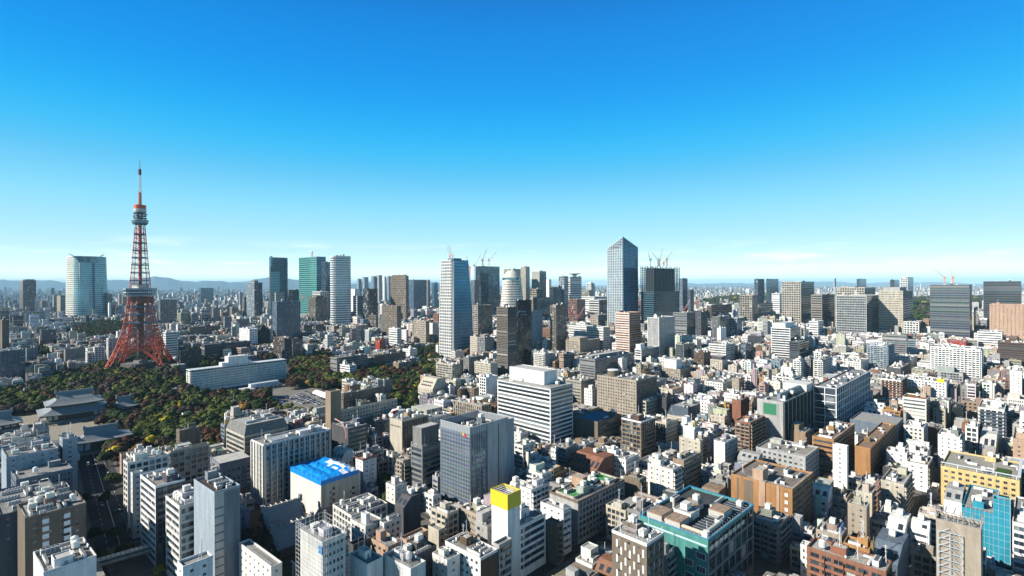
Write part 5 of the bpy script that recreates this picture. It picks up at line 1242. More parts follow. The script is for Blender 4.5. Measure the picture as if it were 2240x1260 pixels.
m = MB(); m.box(rw*.30, 2, z, rw*.60, lw-2, z+5, 0, PAL['W'], top=2); m.box(rw*.36, 1, z+5, rw*.56, lw-1, z+13, 0, PAL['W'], top=2, tcol=(.7, .7, .68)); m.cyl(rw*.4, lw*.6, z+13, z+18, 2.2, 10, 0, PAL['W']); m.build('roof_tower', eh)
m = MB(); m.box(-.8, 1, 0, -.02, 4, z-3, 0, (.62, .55, .42)); m.box(-.9, lw-4, 0, -.02, lw-1, z-3, 0, PAL['W']); m.build('end_fin', eh)
for k in range(7): m = MB(); m.box(-.5, 5, 2+k*3.3, -.02, lw-5, 3+k*3.3, 3, (.2, .15, .12)); m.build('end_balcony', eh)
m = MB(); m.box(-22, 2, 0, -1, 22, 9, 0, PAL['W'], top=2, tcol=(.5, .5, .48)); m.box(-18, 5, 9, -6, 14, 10.2, 3, PAL['G']); m.build('side_annex', eh)
(s, yaw) = CF['podium']; m = MB(); c_, s_ = math.cos(yaw), math.sin(yaw)
dx, dy = s[0]-nx, s[1]-D; ox, oy = dx*math.cos(-yaw)-dy*math.sin(-yaw), dx*math.sin(-yaw)+dy*math.cos(-yaw)
m.box(ox, oy, 0, ox+s[3], oy+10, 5, 0, (.66, .68, .68), top=2, tcol=(.6, .64, .66)); m.box(ox+s[3]*.5, oy+2, 5, ox+s[3]*.95, oy+10, 9.5, 0, (.6, .63, .65), top=2, tcol=(.55, .6, .63)); m.box(ox+s[3]*.15, oy-4, 3.6, ox+s[3]*.6, oy-.5, 4.3, 0, PAL['W'], bot=True)
for k in range(14): m.box(ox+2+k*s[3]*.07, oy-.06, .8, ox+2+k*s[3]*.07+s[3]*.045, oy-.005, 3.8, 1, GL[k % 4])
m.build('entrance_wing', eh)
# ---------------- the steep gabled library ----------------
(s, yaw) = CF['library']; nx, D, z, rw, lw = s; hr = 12
el = empty('gabled_office', nx, D, 0, yaw); prop(el, 'cream building with a steep trapezoid roof and small dormer windows', 'office building', 'office buildings of the middle city')
m = MB(); facade(m, (0, lw), (0, -1), (-1, 0), lw, 0, z, 'small', PAL['c'], rg, 2); facade(m, (0, 0), (1, 0), (0, -1), rw, 0, z, 'tiny', PAL['b'], rg, 2); m.box(rw-.3, 0, 0, rw, lw, z, 0, PAL['c']); m.box(0, lw-.3, 0, rw, lw, z, 0, PAL['c']); m.build('wall', el)
m = MB(); t = .32
i = m.add([(0, 0, z), (rw, 0, z), (rw, lw, z), (0, lw, z), (rw*t, lw*.04, z+hr), (rw*(1-t), lw*.04, z+hr), (rw*(1-t), lw*.96, z+hr), (rw*t, lw*.96, z+hr)])
for q in ((0, 1, 5, 4), (1, 2, 6, 5), (2, 3, 7, 6), (3, 0, 4, 7), (4, 5, 6, 7)): m.f.append(tuple(i+k for k in q)); m.m.append(0); m.c.append(PAL['c'])
m.build('steep_roof', el)
for r_ in range(2):
    for k in range(5):
        m = MB(); y = lw*(.2+.14*k); f = .25+.3*r_; m.box(rw*t*f-.8, y, z+hr*f-.3, rw*t*f+.9, y+1.6, z+hr*f+1.2, 1, GL[0], bot=True); m.build('dormer', el)
# ---------------- ground, streets, park floor ----------------
M_ASPH = simple('asphalt', (.06, .062, .066), .9, .12, .7, 1.25)
M_PAVE = simple('paving', (.14, .135, .13), .9, .2, .7, 1.2)
M_SOIL = simple('park_soil', (.075, .06, .04), 1, .06, .5, 1.5)
M_GRAV = simple('pale_gravel', (.28, .255, .21), 1, .1, .85, 1.1)
M_LINE = simple('road_paint', (.7, .7, .68), .7, .5, .8, 1.05)
M_LOT = simple('parking_asphalt', (.19, .18, .165), .9, .08, .85, 1.12)
M_FAR = simple('far_ground', (.11, .115, .115), 1, .004, .6, 1.5)
def poly(name, pts, z, m, kind='structure'):
    me = bpy.data.meshes.new(name); me.from_pydata([(p[0], p[1], z) for p in pts], [], [tuple(range(len(pts)))]); me.materials.append(m)
    o = bpy.data.objects.new(name, me); COL.objects.link(o)
    if kind: o['kind'] = kind
    return o
poly('ground', [(-90000, -3000), (90000, -3000), (90000, 110000), (-90000, 110000)], 0, M_ASPH)
poly('distant_plain', [(-2450, 2350), (2450, 2350), (70000, 66000), (70000, 90000), (-70000, 90000), (-70000, 66000)], .5, M_FAR)
def G(*pts): return [ground(*p) for p in pts]
def inpoly(x, y, P):
    r = False; j = len(P)-1
    for i in range(len(P)):
        if (P[i][1] > y) != (P[j][1] > y) and x < (P[j][0]-P[i][0])*(y-P[i][1])/(P[j][1]-P[i][1])+P[i][0]: r = not r
        j = i
    return r
PARK = G((-120, 905), (40, 860), (225, 800), (375, 798), (402, 852), (470, 872), (585, 868), (600, 905), (500, 905), (495, 985), (455, 1000), (330, 985), (250, 1025), (205, 975), (215, 930), (60, 925), (-120, 935))
PARK2 = G((628, 862), (640, 795), (720, 775), (760, 812), (900, 812), (975, 800), (990, 815), (930, 850), (912, 905), (850, 905), (845, 870), (735, 850), (700, 862))
TEMP = G((-120, 905), (60, 860), (230, 850), (300, 860), (310, 905), (215, 930), (205, 985), (-120, 1000))
HOTEL = G((360, 865), (400, 800), (640, 785), (655, 850), (735, 855), (735, 925), (610, 905), (590, 872), (470, 875))
SHRINE = G((528, 1140), (575, 1100), (690, 1100), (700, 1300), (520, 1300))
poly('park_floor', PARK, .03, M_SOIL); poly('park_lawn', PARK2, .03, M_SOIL)
poly('temple_courtyard', G((-120, 925), (100, 905), (235, 915), (215, 945), (150, 960), (-120, 985)), .06, M_GRAV)
poly('hotel_forecourt', G((395, 872), (470, 856), (640, 838), (735, 850), (735, 925), (655, 905), (580, 880), (480, 885)), .06, M_LOT)
poly('shrine_ground', SHRINE, .03, M_SOIL)
a0, a1 = Vector(ground(192, 960)), Vector(ground(300, 1330)); dr = (a1-a0).normalized(); nr = Vector((-dr.y, dr.x))
def strip(name, s0, s1, off0, off1, z, m, kind='structure'):
    return poly(name, [tuple(a0+dr*s0+nr*off0), tuple(a0+dr*s1+nr*off0), tuple(a0+dr*s1+nr*off1), tuple(a0+dr*s0+nr*off1)], z, m, kind)
LEN = (a1-a0).length
strip('avenue', -25, LEN, -11, 11, .05, simple('avenue_asphalt', (.05, .05, .055), .9, .1))
strip('cross_road', -25, -2, -60, 90, .055, simple('cross_road_asphalt', (.16, .155, .15), .9, .1))
m = MB()
def mrect(s0, s1, o0, o1, z=.075):
    P = [a0+dr*s0+nr*o0, a0+dr*s1+nr*o0, a0+dr*s1+nr*o1, a0+dr*s0+nr*o1]; m.face([(p.x, p.y, z) for p in P], 0, (.7, .7, .7))
mrect(8, LEN, -.18, .18)
for k in range(12): mrect(0, 5, -9.5+k*1.6, -8.7+k*1.6)
for k in range(12): mrect(LEN*.80, LEN*.80+5, -9.5+k*1.6, -8.7+k*1.6)
for k in range(int(LEN/10)):
    for o in (-5.5, 5.5): mrect(10+k*10, 14+k*10, o-.1, o+.1)
prop(m.build('road_marking', mats=[M_LINE]), kind='structure')
m = MB()
for sgn in (-1, 1):
    P = [a0+dr*2+nr*11*sgn, a0+dr*LEN+nr*11*sgn, a0+dr*LEN+nr*15*sgn, a0+dr*2+nr*15*sgn]
    if sgn < 0: P = P[::-1]
    m.prism([(p.x, p.y) for p in P], 0, .15, 0, (.2, .2, .2))
prop(m.build('pavement', mats=[M_PAVE]), kind='structure')
# ---------------- trees ----------------
def leafmat():
    m, t, b = mat('foliage'); a = nn(t, 'ShaderNodeAttribute', attribute_name='col'); oi = nn(t, 'ShaderNodeObjectInfo')
    mr = nn(t, 'ShaderNodeMapRange', {0: oi.outputs['Random'], 3: .75, 4: 1.3}); s = nn(t, 'ShaderNodeVectorMath', {0: a.outputs['Vector']}, operation='SCALE'); t.links.new(mr.outputs[0], s.inputs['Scale'])
    t.links.new(s.outputs[0], b.inputs['Base Color']); b.inputs['Roughness'].default_value = .8; b.inputs['Specular IOR Level'].default_value = .15; return m
M_LEAF = leafmat(); M_BARK = simple('bark', (.10, .07, .05), 1, .8)
TCOL = dict(evergreen=[(.022, .040, .012), (.030, .052, .014), (.042, .064, .018)], olive=[(.085, .105, .022), (.11, .125, .025), (.06, .085, .02)],
            autumn=[(.075, .040, .022), (.055, .030, .018), (.095, .052, .028)], ginkgo=[(.42, .33, .02), (.34, .28, .02), (.22, .23, .03)], bare=[(.075, .055, .042), (.10, .075, .058), (.06, .045, .034)], orange=[(.28, .14, .04), (.24, .15, .035), (.19, .13, .03)])
def crown_mb(kind, seed, nq=620, R_=6.0, H=12.0, tall=False, T=None, leaf=None, rot=0, mb=None, off=(0, 0)):
    rg = random.Random(seed); mb = mb or MB(); nl = 11 if not tall else 7; lobes = []
    for k in range(nl):
        a = rg.uniform(0, 6.28); q = rg.random()
        if tall: lobes.append((rg.uniform(-.8, .8), rg.uniform(-.8, .8), H*(.2+.75*(k+.5)/nl), R_*.42*(1.25-(k+.5)/nl)))
        else: rr = R_*.62*math.sqrt(q); lobes.append((rr*math.cos(a), rr*math.sin(a), H*(.50+.30*(1-q)*rg.uniform(.5, 1.2)), R_*rg.uniform(.36, .56)))
    cols = TCOL[kind]; per = nq//nl
    for (cx, cy_, cz, r) in lobes:
        base = rg.choice(cols[:2]) if k else cols[0]
        for _ in range(per):
            u_ = rg.uniform(-.75, 1); a = rg.uniform(0, 6.28); s_ = math.sqrt(max(0, 1-u_*u_)); rr = r*rg.uniform(.72, 1.08)
            x, y, z = off[0]+cx+rr*s_*math.cos(a), off[1]+cy_+rr*s_*math.sin(a), cz+rr*u_*.85
            l = (leaf or .85)*rg.uniform(.6, 1.3); d1 = Vector((rg.gauss(0, 1), rg.gauss(0, 1), rg.gauss(0, .8))).normalized(); n_ = Vector((s_*math.cos(a), s_*math.sin(a), u_+.3)); d2 = n_.cross(d1)
            if d2.length < .1: continue
            d2.normalize(); d1 = d2.cross(n_.normalized()); c = tuple(v*rg.uniform(.82, 1.22) for v in (base if rg.random() < .9 else rg.choice(cols)))
            p = Vector((x, y, z)); mb.face([tuple(p-d1*l-d2*l*.6), tuple(p+d1*l*.3-d2*l), tuple(p+d1*l+d2*l*.5), tuple(p-d1*l*.4+d2*l)], 0, c)
    return mb
def trunk_mb(H, R_, seed):
    rg = random.Random(seed); mb = MB(); mb.cyl(0, 0, 0, H*.45, .38, 6, 0, (.1, .08, .06), sc=.7)
    for k in range(5): a = k*1.3+rg.random(); mb.bar((0, 0, H*(.28+.04*k)), (R_*.55*math.cos(a), R_*.55*math.sin(a), H*.68), .14, 0, (.1, .08, .06))
    return mb
TP = {}
for kd in TCOL:
    for v in range(3):
        tall = kd == 'ginkgo' and v == 2
        TP[(kd, v)] = (crown_mb(kd, hash((len(kd), v)) % 997+v*31, 380 if kd == 'bare' else 640, tall=tall, leaf=.5 if kd == 'bare' else None).mesh('crown', [M_LEAF]), trunk_mb(12, 6, v).mesh('trunk', [M_BARK]))
TNAME = dict(evergreen=('evergreen_tree', 'dark green round tree'), olive=('broadleaf_tree', 'olive green leafy tree'), autumn=('autumn_tree', 'rust brown autumn tree'), ginkgo=('ginkgo_tree', 'bright yellow ginkgo tree'), bare=('bare_tree', 'thin brown nearly bare tree'), orange=('autumn_tree', 'orange yellow autumn tree'))
def tree(kd, x, y, s, label, group, seed, z=0, sz=1):
    nm, _ = TNAME[kd]; cr_, tr = TP[(kd, seed % 3)]; e = empty(nm, x, y, z, seed*1.7); e.scale = (s, s, s*sz); prop(e, label, 'tree', group)
    inst('crown', cr_, e, (0, 0, 0)); inst('trunk', tr, e, (0, 0, 0))
rgT = random.Random(11); TREES = []
BLK = [(foot(h)) for h in heroes]+CUSTOM
def clear(x, y, r):
    f = (x-r, y-r, 1.0, 0.0, 2*r, 2*r)
    return all(abs(b[0]-x) > 220 or abs(b[1]-y) > 220 or sep(f, b, .3) for b in BLK)
# temple footprints
yT = R(46)
def tf(px, py, w, l, yaw=yT): x, y = ground(px, py); return (x, y, math.cos(yaw), math.sin(yaw), w, l)
TEMPLES = [tf(100, 930, 50, 34), tf(250, 905, 20, 17), tf(165, 1000, 36, 14), tf(-40, 952, 26, 22)]
BLK2 = BLK+TEMPLES
yL = math.radians(46)
# car park rows
ROWS = [((668, 857), (713, 877), 1), ((645, 863), (698, 887), 2), ((615, 868), (668, 885), 2), ((598, 872), (636, 894), 1)]
LOT = G((590, 862), (665, 848), (740, 866), (740, 905), (690, 905))
def scatter(P, sp, zone, weights, smin=.85, smax=1.4, skip=None, jit=.45):
    xs = [p[0] for p in P]; ys = [p[1] for p in P]; y = min(ys)
    while y < max(ys):
        x = min(xs)
        while x < max(xs):
            X, Y = x+rgT.uniform(-jit, jit)*sp, y+rgT.uniform(-jit, jit)*sp
            if inpoly(X, Y, P) and (skip is None or not any(inpoly(X, Y, q) for q in skip)):
                f = (X-2.5, Y-2.5, 1.0, 0.0, 5.0, 5.0)
                if all(abs(b[0]-X) > 150 or abs(b[1]-Y) > 150 or sep(f, b, .3) for b in BLK2):
                    # clumps of the same kind
                    q = math.sin(X*.03+1.3)*math.cos(Y*.034)+math.sin(X*.06+Y*.05)*.6+rgT.uniform(-.3, .3)
                    kinds = list(weights); kd = kinds[min(len(kinds)-1, int((q+1.6)/3.2*len(kinds)))] if q > -1.6 else kinds[0]
                    if rgT.random() < .03: kd = rgT.choice(('ginkgo', 'orange'))
                    TREES.append((kd, X, Y, rgT.uniform(smin, smax), zone))
            x += sp
        y += sp
COURT = G((-120, 925), (100, 903), (235, 915), (215, 950), (150, 965), (-120, 985))
PATH = G((372, 855), (384, 855), (412, 905), (392, 905))
PATH2 = G((250, 905), (300, 898), (330, 915), (280, 930)); CLR = G((130, 905), (215, 890), (235, 900), (225, 925))
scatter(PARK, 9.6, 'park', ['evergreen', 'autumn', 'evergreen', 'olive', 'evergreen', 'bare', 'autumn', 'evergreen'], skip=[COURT, LOT, PATH, PATH2, CLR])
scatter(PARK2, 8.8, 'garden', ['autumn', 'evergreen', 'olive', 'autumn', 'evergreen', 'evergreen'], skip=[LOT])
scatter(G((588, 885), (660, 900), (722, 905), (722, 915), (640, 915), (585, 895)), 8, 'carpark hedge', ['evergreen', 'olive'], .5, .7)
for P in (G((390, 770), (445, 770), (450, 800), (405, 800)), G((545, 760), (600, 760), (605, 790), (550, 790)), G((440, 790), (500, 800), (470, 808), (440, 806)), G((232, 800), (380, 800), (360, 770), (250, 775))):
    scatter(P, 10, 'tower hill', ['autumn', 'evergreen', 'autumn'])
for P in (G((1035, 745), (1080, 745), (1085, 758), (1040, 760)), G((900, 775), (960, 760), (962, 800), (915, 812)), G((660, 738), (745, 735), (750, 765), (700, 768)), G((770, 702), (800, 702), (800, 722), (770, 722)), G((1180, 712), (1205, 712), (1205, 735), (1182, 735)),
          G((0, 775), (110, 765), (120, 800), (0, 815)), G((130, 730), (220, 705), (330, 712), (300, 740), (180, 755)), G((2150, 800), (2180, 800), (2200, 830), (2160, 830)), G((420, 700), (470, 700), (470, 712), (420, 712))):
    scatter(P, 13, 'far', ['autumn', 'evergreen', 'evergreen'], 1.0, 1.4)
for P, sp in ((G((1540, 662), (1600, 652), (1705, 650), (1700, 668), (1560, 690)), 42), (G((1975, 656), (2160, 654), (2150, 690), (2040, 735), (1990, 720)), 34)):
    scatter(P, sp, 'woods', ['autumn', 'evergreen', 'evergreen', 'bare'], 2.2, 3.4)
def vis(t):
    px, py = proj(t[1], t[2], 8); return -30 < px < 2270 and 600 < py < 1290
TREES = [t for t in TREES if vis(t)]
TREES.sort(key=lambda t: t[2]/t[3])
near_t = [t for t in TREES if t[4] != 'woods'][:290]; ns_ = set(map(id, near_t)); rest = [t for t in TREES if id(t) not in ns_]
print('trees', len(TREES))
ZN = {'park': 'wooded park around the temple', 'garden': 'hotel garden right of the car park', 'carpark hedge': 'hedge line in front of the car park', 'tower hill': 'wooded foot of the red tower', 'far': 'distant groves'}
def place_word(x, y, zone):
    px, py = proj(x, y, 0)
    if zone != 'park': return ZN[zone]
    if py > 960: return 'avenue edge of the park before the temple gate' if px < 330 else 'near corner of the park behind the avenue offices'
    if px < 90: return 'left part of the park beside the temple hall'
    if px < 240: return 'slope behind the temple hall'
    if px < 380: return 'middle grove right of the temple hall' if py > 850 else 'upper slope below the red tower'
    return 'park strip in front of the white hotel'
for i, (kd, X, Y, s_, zn) in enumerate(near_t):
    tree(kd, X, Y, s_, TNAME[kd][1]+' in the '+place_word(X, Y, zn), 'trees of the park: '+TNAME[kd][1]+', '+place_word(X, Y, zn), i)
wm = MB(); wc = 0
for (kd, X, Y, s_, zn) in rest:
    big = zn == 'woods'; wm.T = None; rg = random.Random(wc); wc += 1
    crown_mb(kd, wc % 7, 90 if Y > 1200 else 260, R_=6*s_, H=12*s_, leaf=(2.0 if not big else 3.2)*s_*.6 if Y > 1200 else 1.15*s_, mb=wm, off=(X, Y))
prop(wm.build('distant_trees', mats=[M_LEAF]), 'mass of distant trees in far parks and palace woods', 'trees', kind='stuff')
# single street and accent trees
acc = [('evergreen', 205, 1185, .72, 'round clipped street tree on the left side of the avenue'), ('evergreen', 250, 1180, .7, 'round clipped street tree on the right side of the avenue'), ('evergreen', 218, 1240, .8, 'dark street tree left of the footbridge'),
       ('evergreen', 268, 1225, .8, 'dark street tree right of the footbridge'), ('olive', 345, 1262, .6, 'small olive tree at the foot of the dark glass office'), ('evergreen', 228, 1105, .8, 'street tree casting shade halfway up the avenue'),
       ('evergreen', 186, 1100, .6, 'small street tree beside the pale blue tower wall'), ('evergreen', 245, 1065, 1.0, 'big dark tree at the far end of the avenue'), ('evergreen', 232, 1020, 1.15, 'large rounded tree on the corner of the cross road'), ('evergreen', 262, 1012, 1.1, 'second large rounded tree on the corner of the cross road'),
       ('autumn', 548, 1190, .9, 'rust brown tree in the shrine garden'), ('autumn', 565, 1215, .8, 'dark autumn tree behind the shrine roof'), ('evergreen', 590, 1245, .9, 'dark tree in the shaded shrine yard'), ('evergreen', 540, 1225, .8, 'green tree beside the steel blue slab'),
       ('orange', 648, 1120, .6, 'orange autumn tree between the shrine and the beige hall'), ('ginkgo', 1218, 1330, .8, 'tall pale green tree at the lower left of the gridded office'), ('olive', 1240, 1340, 1.0, 'tall olive tree before the gridded office'), ('olive', 1263, 1325, .9, 'slim olive tree right of the white arched block'), ('olive', 1284, 1285, .8, 'slim tree in the dark street by the gridded office'),
       ('orange', 40, 1010, .8, 'orange yellow tree near the temple side gate'), ('orange', 4, 1030, .9, 'orange tree at the left edge of the photo'), ('ginkgo', 78, 990, .6, 'yellow ginkgo before the temple gate'), ('ginkgo', 240, 905, .8, 'vivid yellow ginkgo between the two temple halls'), ('ginkgo', 108, 880, .6, 'yellow green ginkgo behind the temple hall left corner'),
       ('ginkgo', 712, 828, .8, 'yellow ginkgo beside the grey school block'), ('ginkgo', 711, 815, .7, 'second yellow ginkgo beside the grey school block'), ('evergreen', 845, 1090, 1.1, 'dark shaded tree between the white block and balcony tower'), ('evergreen', 855, 1110, 1.1, 'second dark shaded tree in the yard of the balcony tower'), ('evergreen', 835, 1070, 1.1, 'third dark shaded tree in the yard near the balcony tower'), ('olive', 955, 1130, .6, 'green tree at the foot of the glass office')]
for i, (kd, px, py, s_, lb) in enumerate(acc):
    X, Y = ground(px, py); tree(kd, X, Y, s_, lb, None, i+3, sz=1.7 if 'slim' in lb or 'tall' in lb else 1)
for i in range(6):
    X, Y = ground(748+i*6, 862+i*.6); nm = TNAME['ginkgo']; cr_, tr = TP[('ginkgo', 2)]; e = empty('ginkgo_tree', X, Y, 0, i); e.scale = (.42, .42, 1.0); prop(e, 'slim yellow ginkgo in the row behind the cream hotel wing', 'tree', 'row of slim ginkgos behind the cream hotel wing'); inst('crown', cr_, e, (0, 0, 0)); inst('trunk', tr, e, (0, 0, 0))
# ---------------- temple ----------------
M_TILE = colored('temple_roof_tile', .55, .5, 1.2, .75, 1.2); M_WOODD = colored('dark_timber', .8, .3, .8, .8, 1.1)
TM = [M_TILE, M_WOODD, M_WALL, M_GRAV]
TC = (.23, .25, .265)
def curved_hip(mb, w, l, ov, z0, z1, iw, il, lift=1.2, n=6, cx=None, cy_=None):
    """concave hipped skirt from eaves (w+2ov) up to the inner rectangle iw x il, centred"""
    cx = w/2 if cx is None else cx; cy_ = l/2 if cy_ is None else cy_; rings = []; seg = 6
    for k in range(n+1):
        t = k/n; a = (w/2+ov)*(1-t)+iw/2*t; b = (l/2+ov)*(1-t)+il/2*t; z = z0+(z1-z0)*(t**1.45*.8+t*.2); r = []
        for (p, q) in (((-1, -1), (1, -1)), ((1, -1), (1, 1)), ((1, 1), (-1, 1)), ((-1, 1), (-1, -1))):
            for s_ in range(seg):
                f = s_/seg; u_ = p[0]+(q[0]-p[0])*f; v_ = p[1]+(q[1]-p[1])*f; up = lift*(1-t)**2*(abs(2*f-1)**3); r.append((cx+u_*a, cy_+v_*b, z+up))
        rings.append(r)
    for k in range(n):
        m_ = len(rings[0])
        for i in range(m_): j = (i+1) % m_; mb.face([rings[k][i], rings[k][j], rings[k+1][j], rings[k+1][i]], 0, TC)
    r = rings[0]; m_ = len(r)
    for i in range(m_): j = (i+1) % m_; mb.face([(r[i][0], r[i][1], r[i][2]-.7), (r[j][0], r[j][1], r[j][2]-.7), r[j], r[i]], 1, (.3, .28, .25))
    mb.face([(p[0], p[1], z0-.5) for p in r][::-1], 1, (.12, .1, .08))
def gable_top(mb, cx, cy_, iw, il, z0, z1, n=5):
    P = []
    for k in range(n+1): t = k/n; P.append((il/2*(1-t), z0+(z1-z0)*(t**1.3*.85+t*.15)))
    for s_ in (-1, 1):
        for k in range(n):
            a, b = P[k], P[k+1]; q = [(cx-iw/2, cy_+s_*a[0], a[1]), (cx+iw/2, cy_+s_*a[0], a[1]), (cx+iw/2, cy_+s_*b[0], b[1]), (cx-iw/2, cy_+s_*b[0], b[1])]
            mb.face(q if s_ < 0 else q[::-1], 0, TC)
    for s_ in (-1, 1):
        x = cx+s_*(iw/2-1.2); mb.face([(x, cy_-il/2, z0), (x, cy_, z1-.4), (x, cy_+il/2, z0)][::s_], 1, (.35, .3, .22))
    mb.box(cx-iw/2-.5, cy_-.7, z1-.5, cx+iw/2+.5, cy_+.7, z1+1.3, 0, TC)
    for s_ in (-1, 1): mb.box(cx+s_*(iw/2)-.9, cy_-1.1, z1-1, cx+s_*(iw/2)+.9, cy_+1.1, z1+3.0, 0, TC)
def temple(F_, label, two, zs_, name='temple_hall'):
    x, y, c, s_, w, l = F_; e = empty(name, x, y, 0, math.atan2(s_, c)); prop(e, label, 'temple'); ze, zm, zr = zs_
    m = MB(); m.box(-1.5, -1.5, 0, w+1.5, l+1.5, 2.4, 3, (.4, .4, .4)); m.build('stone_platform', e, TM)
    m = MB(); m.box(1.5, 1.5, 2.4, w-1.5, l-1.5, ze, 1, (.12, .08, .06))
    m.build('hall_body', e, TM)
    n = max(4, int(w/5))
    for i in range(n+1): m = MB(); X = .6+(w-1.2)*i/n; m.cyl(X, .7, 2.4, ze, .4, 8, 1, (.16, .1, .08)); m.build('pillar', e, TM)
    for i in (0, 1, n-2, n-1): m = MB(); X0 = .6+(w-1.2)*i/n+.7; m.box(X0, 1.2, 4, X0+(w-1.2)/n-1.4, 1.49, ze-2, 2, (.6, .6, .58)); m.build('white_wall_panel', e, TM)
    m = MB(); ov = w*.09+1.5
    if two:
        curved_hip(m, w, l, ov, ze, zm, w*.78, l*.74); m.build('lower_roof', e, TM)
        m = MB(); m.box(w*.12, l*.14, zm-.6, w*.88, l*.86, zm+3.2, 1, (.13, .09, .07)); m.build('upper_wall', e, TM)
        m = MB(); curved_hip(m, w*.8, l*.76, ov*.9, zm+3.2, zm+3.2+(zr-zm)*.36, w*.64, l*.52, cx=w/2, cy_=l/2); gable_top(m, w/2, l/2, w*.64, l*.52, zm+3.1+(zr-zm)*.36, zr); m.build('upper_roof', e, TM)
    else:
        curved_hip(m, w, l, ov, ze, ze+(zr-ze)*.45, w*.66, l*.55); gable_top(m, w/2, l/2, w*.66, l*.55, ze+(zr-ze)*.45-.1, zr); m.build('roof', e, TM)
    return e
eT = temple(TEMPLES[0], 'large two tiered grey tiled temple hall in the park', True, (10, 16, 31))
m = MB()
for k in range(6): m.box(16, -2-k*1.4, 0, 34, -.6-k*1.4, 2.4-k*.38, 3, (.5, .5, .5))
m.build('front_steps', eT, TM)
temple(TEMPLES[1], 'small temple hall with a steep pale roof right of the main hall', False, (7, 9, 17))
temple(TEMPLES[2], 'long roofed temple gate hall beside the cross road', False, (12, 13, 22), 'temple_gate')
temple(TEMPLES[3], 'lower temple hall at the left edge of the precinct', False, (8, 10, 19))
# shrine by the beige hall
def shrine(px, py, w, l, zr, label):
    x, y = ground(px, py); e = empty('shrine_building', x, y, 0, R(46)); prop(e, label, 'shrine', None); m = MB(); m.box(1, 1, 0, w-1, l-1, zr*.45, 1, (.12, .09, .07)); m.build('wall', e, TM); m = MB(); gable_top(m, w/2, l/2, w+3, l+3, zr*.42, zr); m.build('roof', e, TM)
    m = MB()
    for i in range(7): X = .5+(w-1)*i/6; m.bar((X, l/2-1.6, zr+1.6), (X, l/2+1.6, zr+1.6), .3, 2, (.6, .58, .5), 6)
    m.build('ridge_log', e, TM)
shrine(608, 1225, 20, 14, 14, 'front shrine building with grey gabled roof and ridge logs'); shrine(586, 1178, 20, 13, 15, 'rear shrine building with grey gabled roof')
x, y = ground(655, 1290); e = empty('torii_gate', x, y, 0, R(136)); prop(e, 'pale concrete shrine gate in the shade below the shrine roofs', 'gate')
m = MB(); m.cyl(0, 0, 0, 10, .5, 10, 2, (.6, .6, .58)); m.build('post', e, TM); m = MB(); m.cyl(9, 0, 0, 10, .5, 10, 2, (.6, .6, .58)); m.build('post', e, TM); m = MB(); m.bar((-2, 0, 10), (11, 0, 10), .5, 2, (.62, .62, .6), 8); m.bar((-.5, 0, 8.2), (9.5, 0, 8.2), .35, 2, (.6, .6, .58), 8); m.build('lintel', e, TM)
# footbridge, court, pool, marquee
p = a0+dr*(LEN*.87); e = empty('footbridge', p.x, p.y, 0, math.atan2(nr.y, nr.x)); prop(e, 'roofed pedestrian footbridge crossing the avenue', 'footbridge')
m = MB(); m.box(-13, -1.6, 5, 13, 1.6, 5.6, 0, PAL['g'], bot=True); m.box(-13, -1.7, 5.6, 13, -1.6, 6.8, 0, PAL['G']); m.box(-13, 1.6, 5.6, 13, 1.7, 6.8, 0, PAL['G']); m.build('deck', e)
m = MB(); m.box(-13, -1.9, 8.2, 13, 1.9, 8.5, 0, PAL['w'], bot=True)
for k in range(13): m.box(-12.8+k*2, -1.95, 8.5, -12.4+k*2, 1.95, 8.6, 3, PAL['g'])
m.build('roof', e)
for X in (-12, 12): m = MB(); m.box(X-.4, -.8, 0, X+.4, .8, 8.2, 0, PAL['g']); m.build('pier', e)
ct = poly('sports_court', G((661, 779), (735, 776), (728, 768), (662, 770)), .08, simple('court_surface', (.02, .28, .42), .8, .2, .9, 1.1))
poly('hotel_pool', G((395, 886), (440, 880), (452, 886), (408, 893)), .08, simple('pool_water', (.02, .4, .6), .1, .1, .9, 1.1, spec=.8))
x, y = ground(690, 862); e = empty('marquee', x, y, 0, R(136)); prop(e, 'long white event marquee beside the car park', 'marquee'); 
m = MB(); m.box(-38, -5, 0, 0, 5, 3.4, 3, (.75, .75, .75)); m.build('side_wall', e); m = MB(); i = m.add([(-38.3, -5.3, 3.4), (.3, -5.3, 3.4), (.3, 5.3, 3.4), (-38.3, 5.3, 3.4), (-38.3, 0, 6), (.3, 0, 6)])
for q in ((0, 1, 5, 4), (2, 3, 4, 5), (0, 4, 3), (1, 2, 5)): m.f.append(tuple(i+k for k in q)); m.m.append(3); m.c.append((.8, .8, .8))
m.build('roof', e)
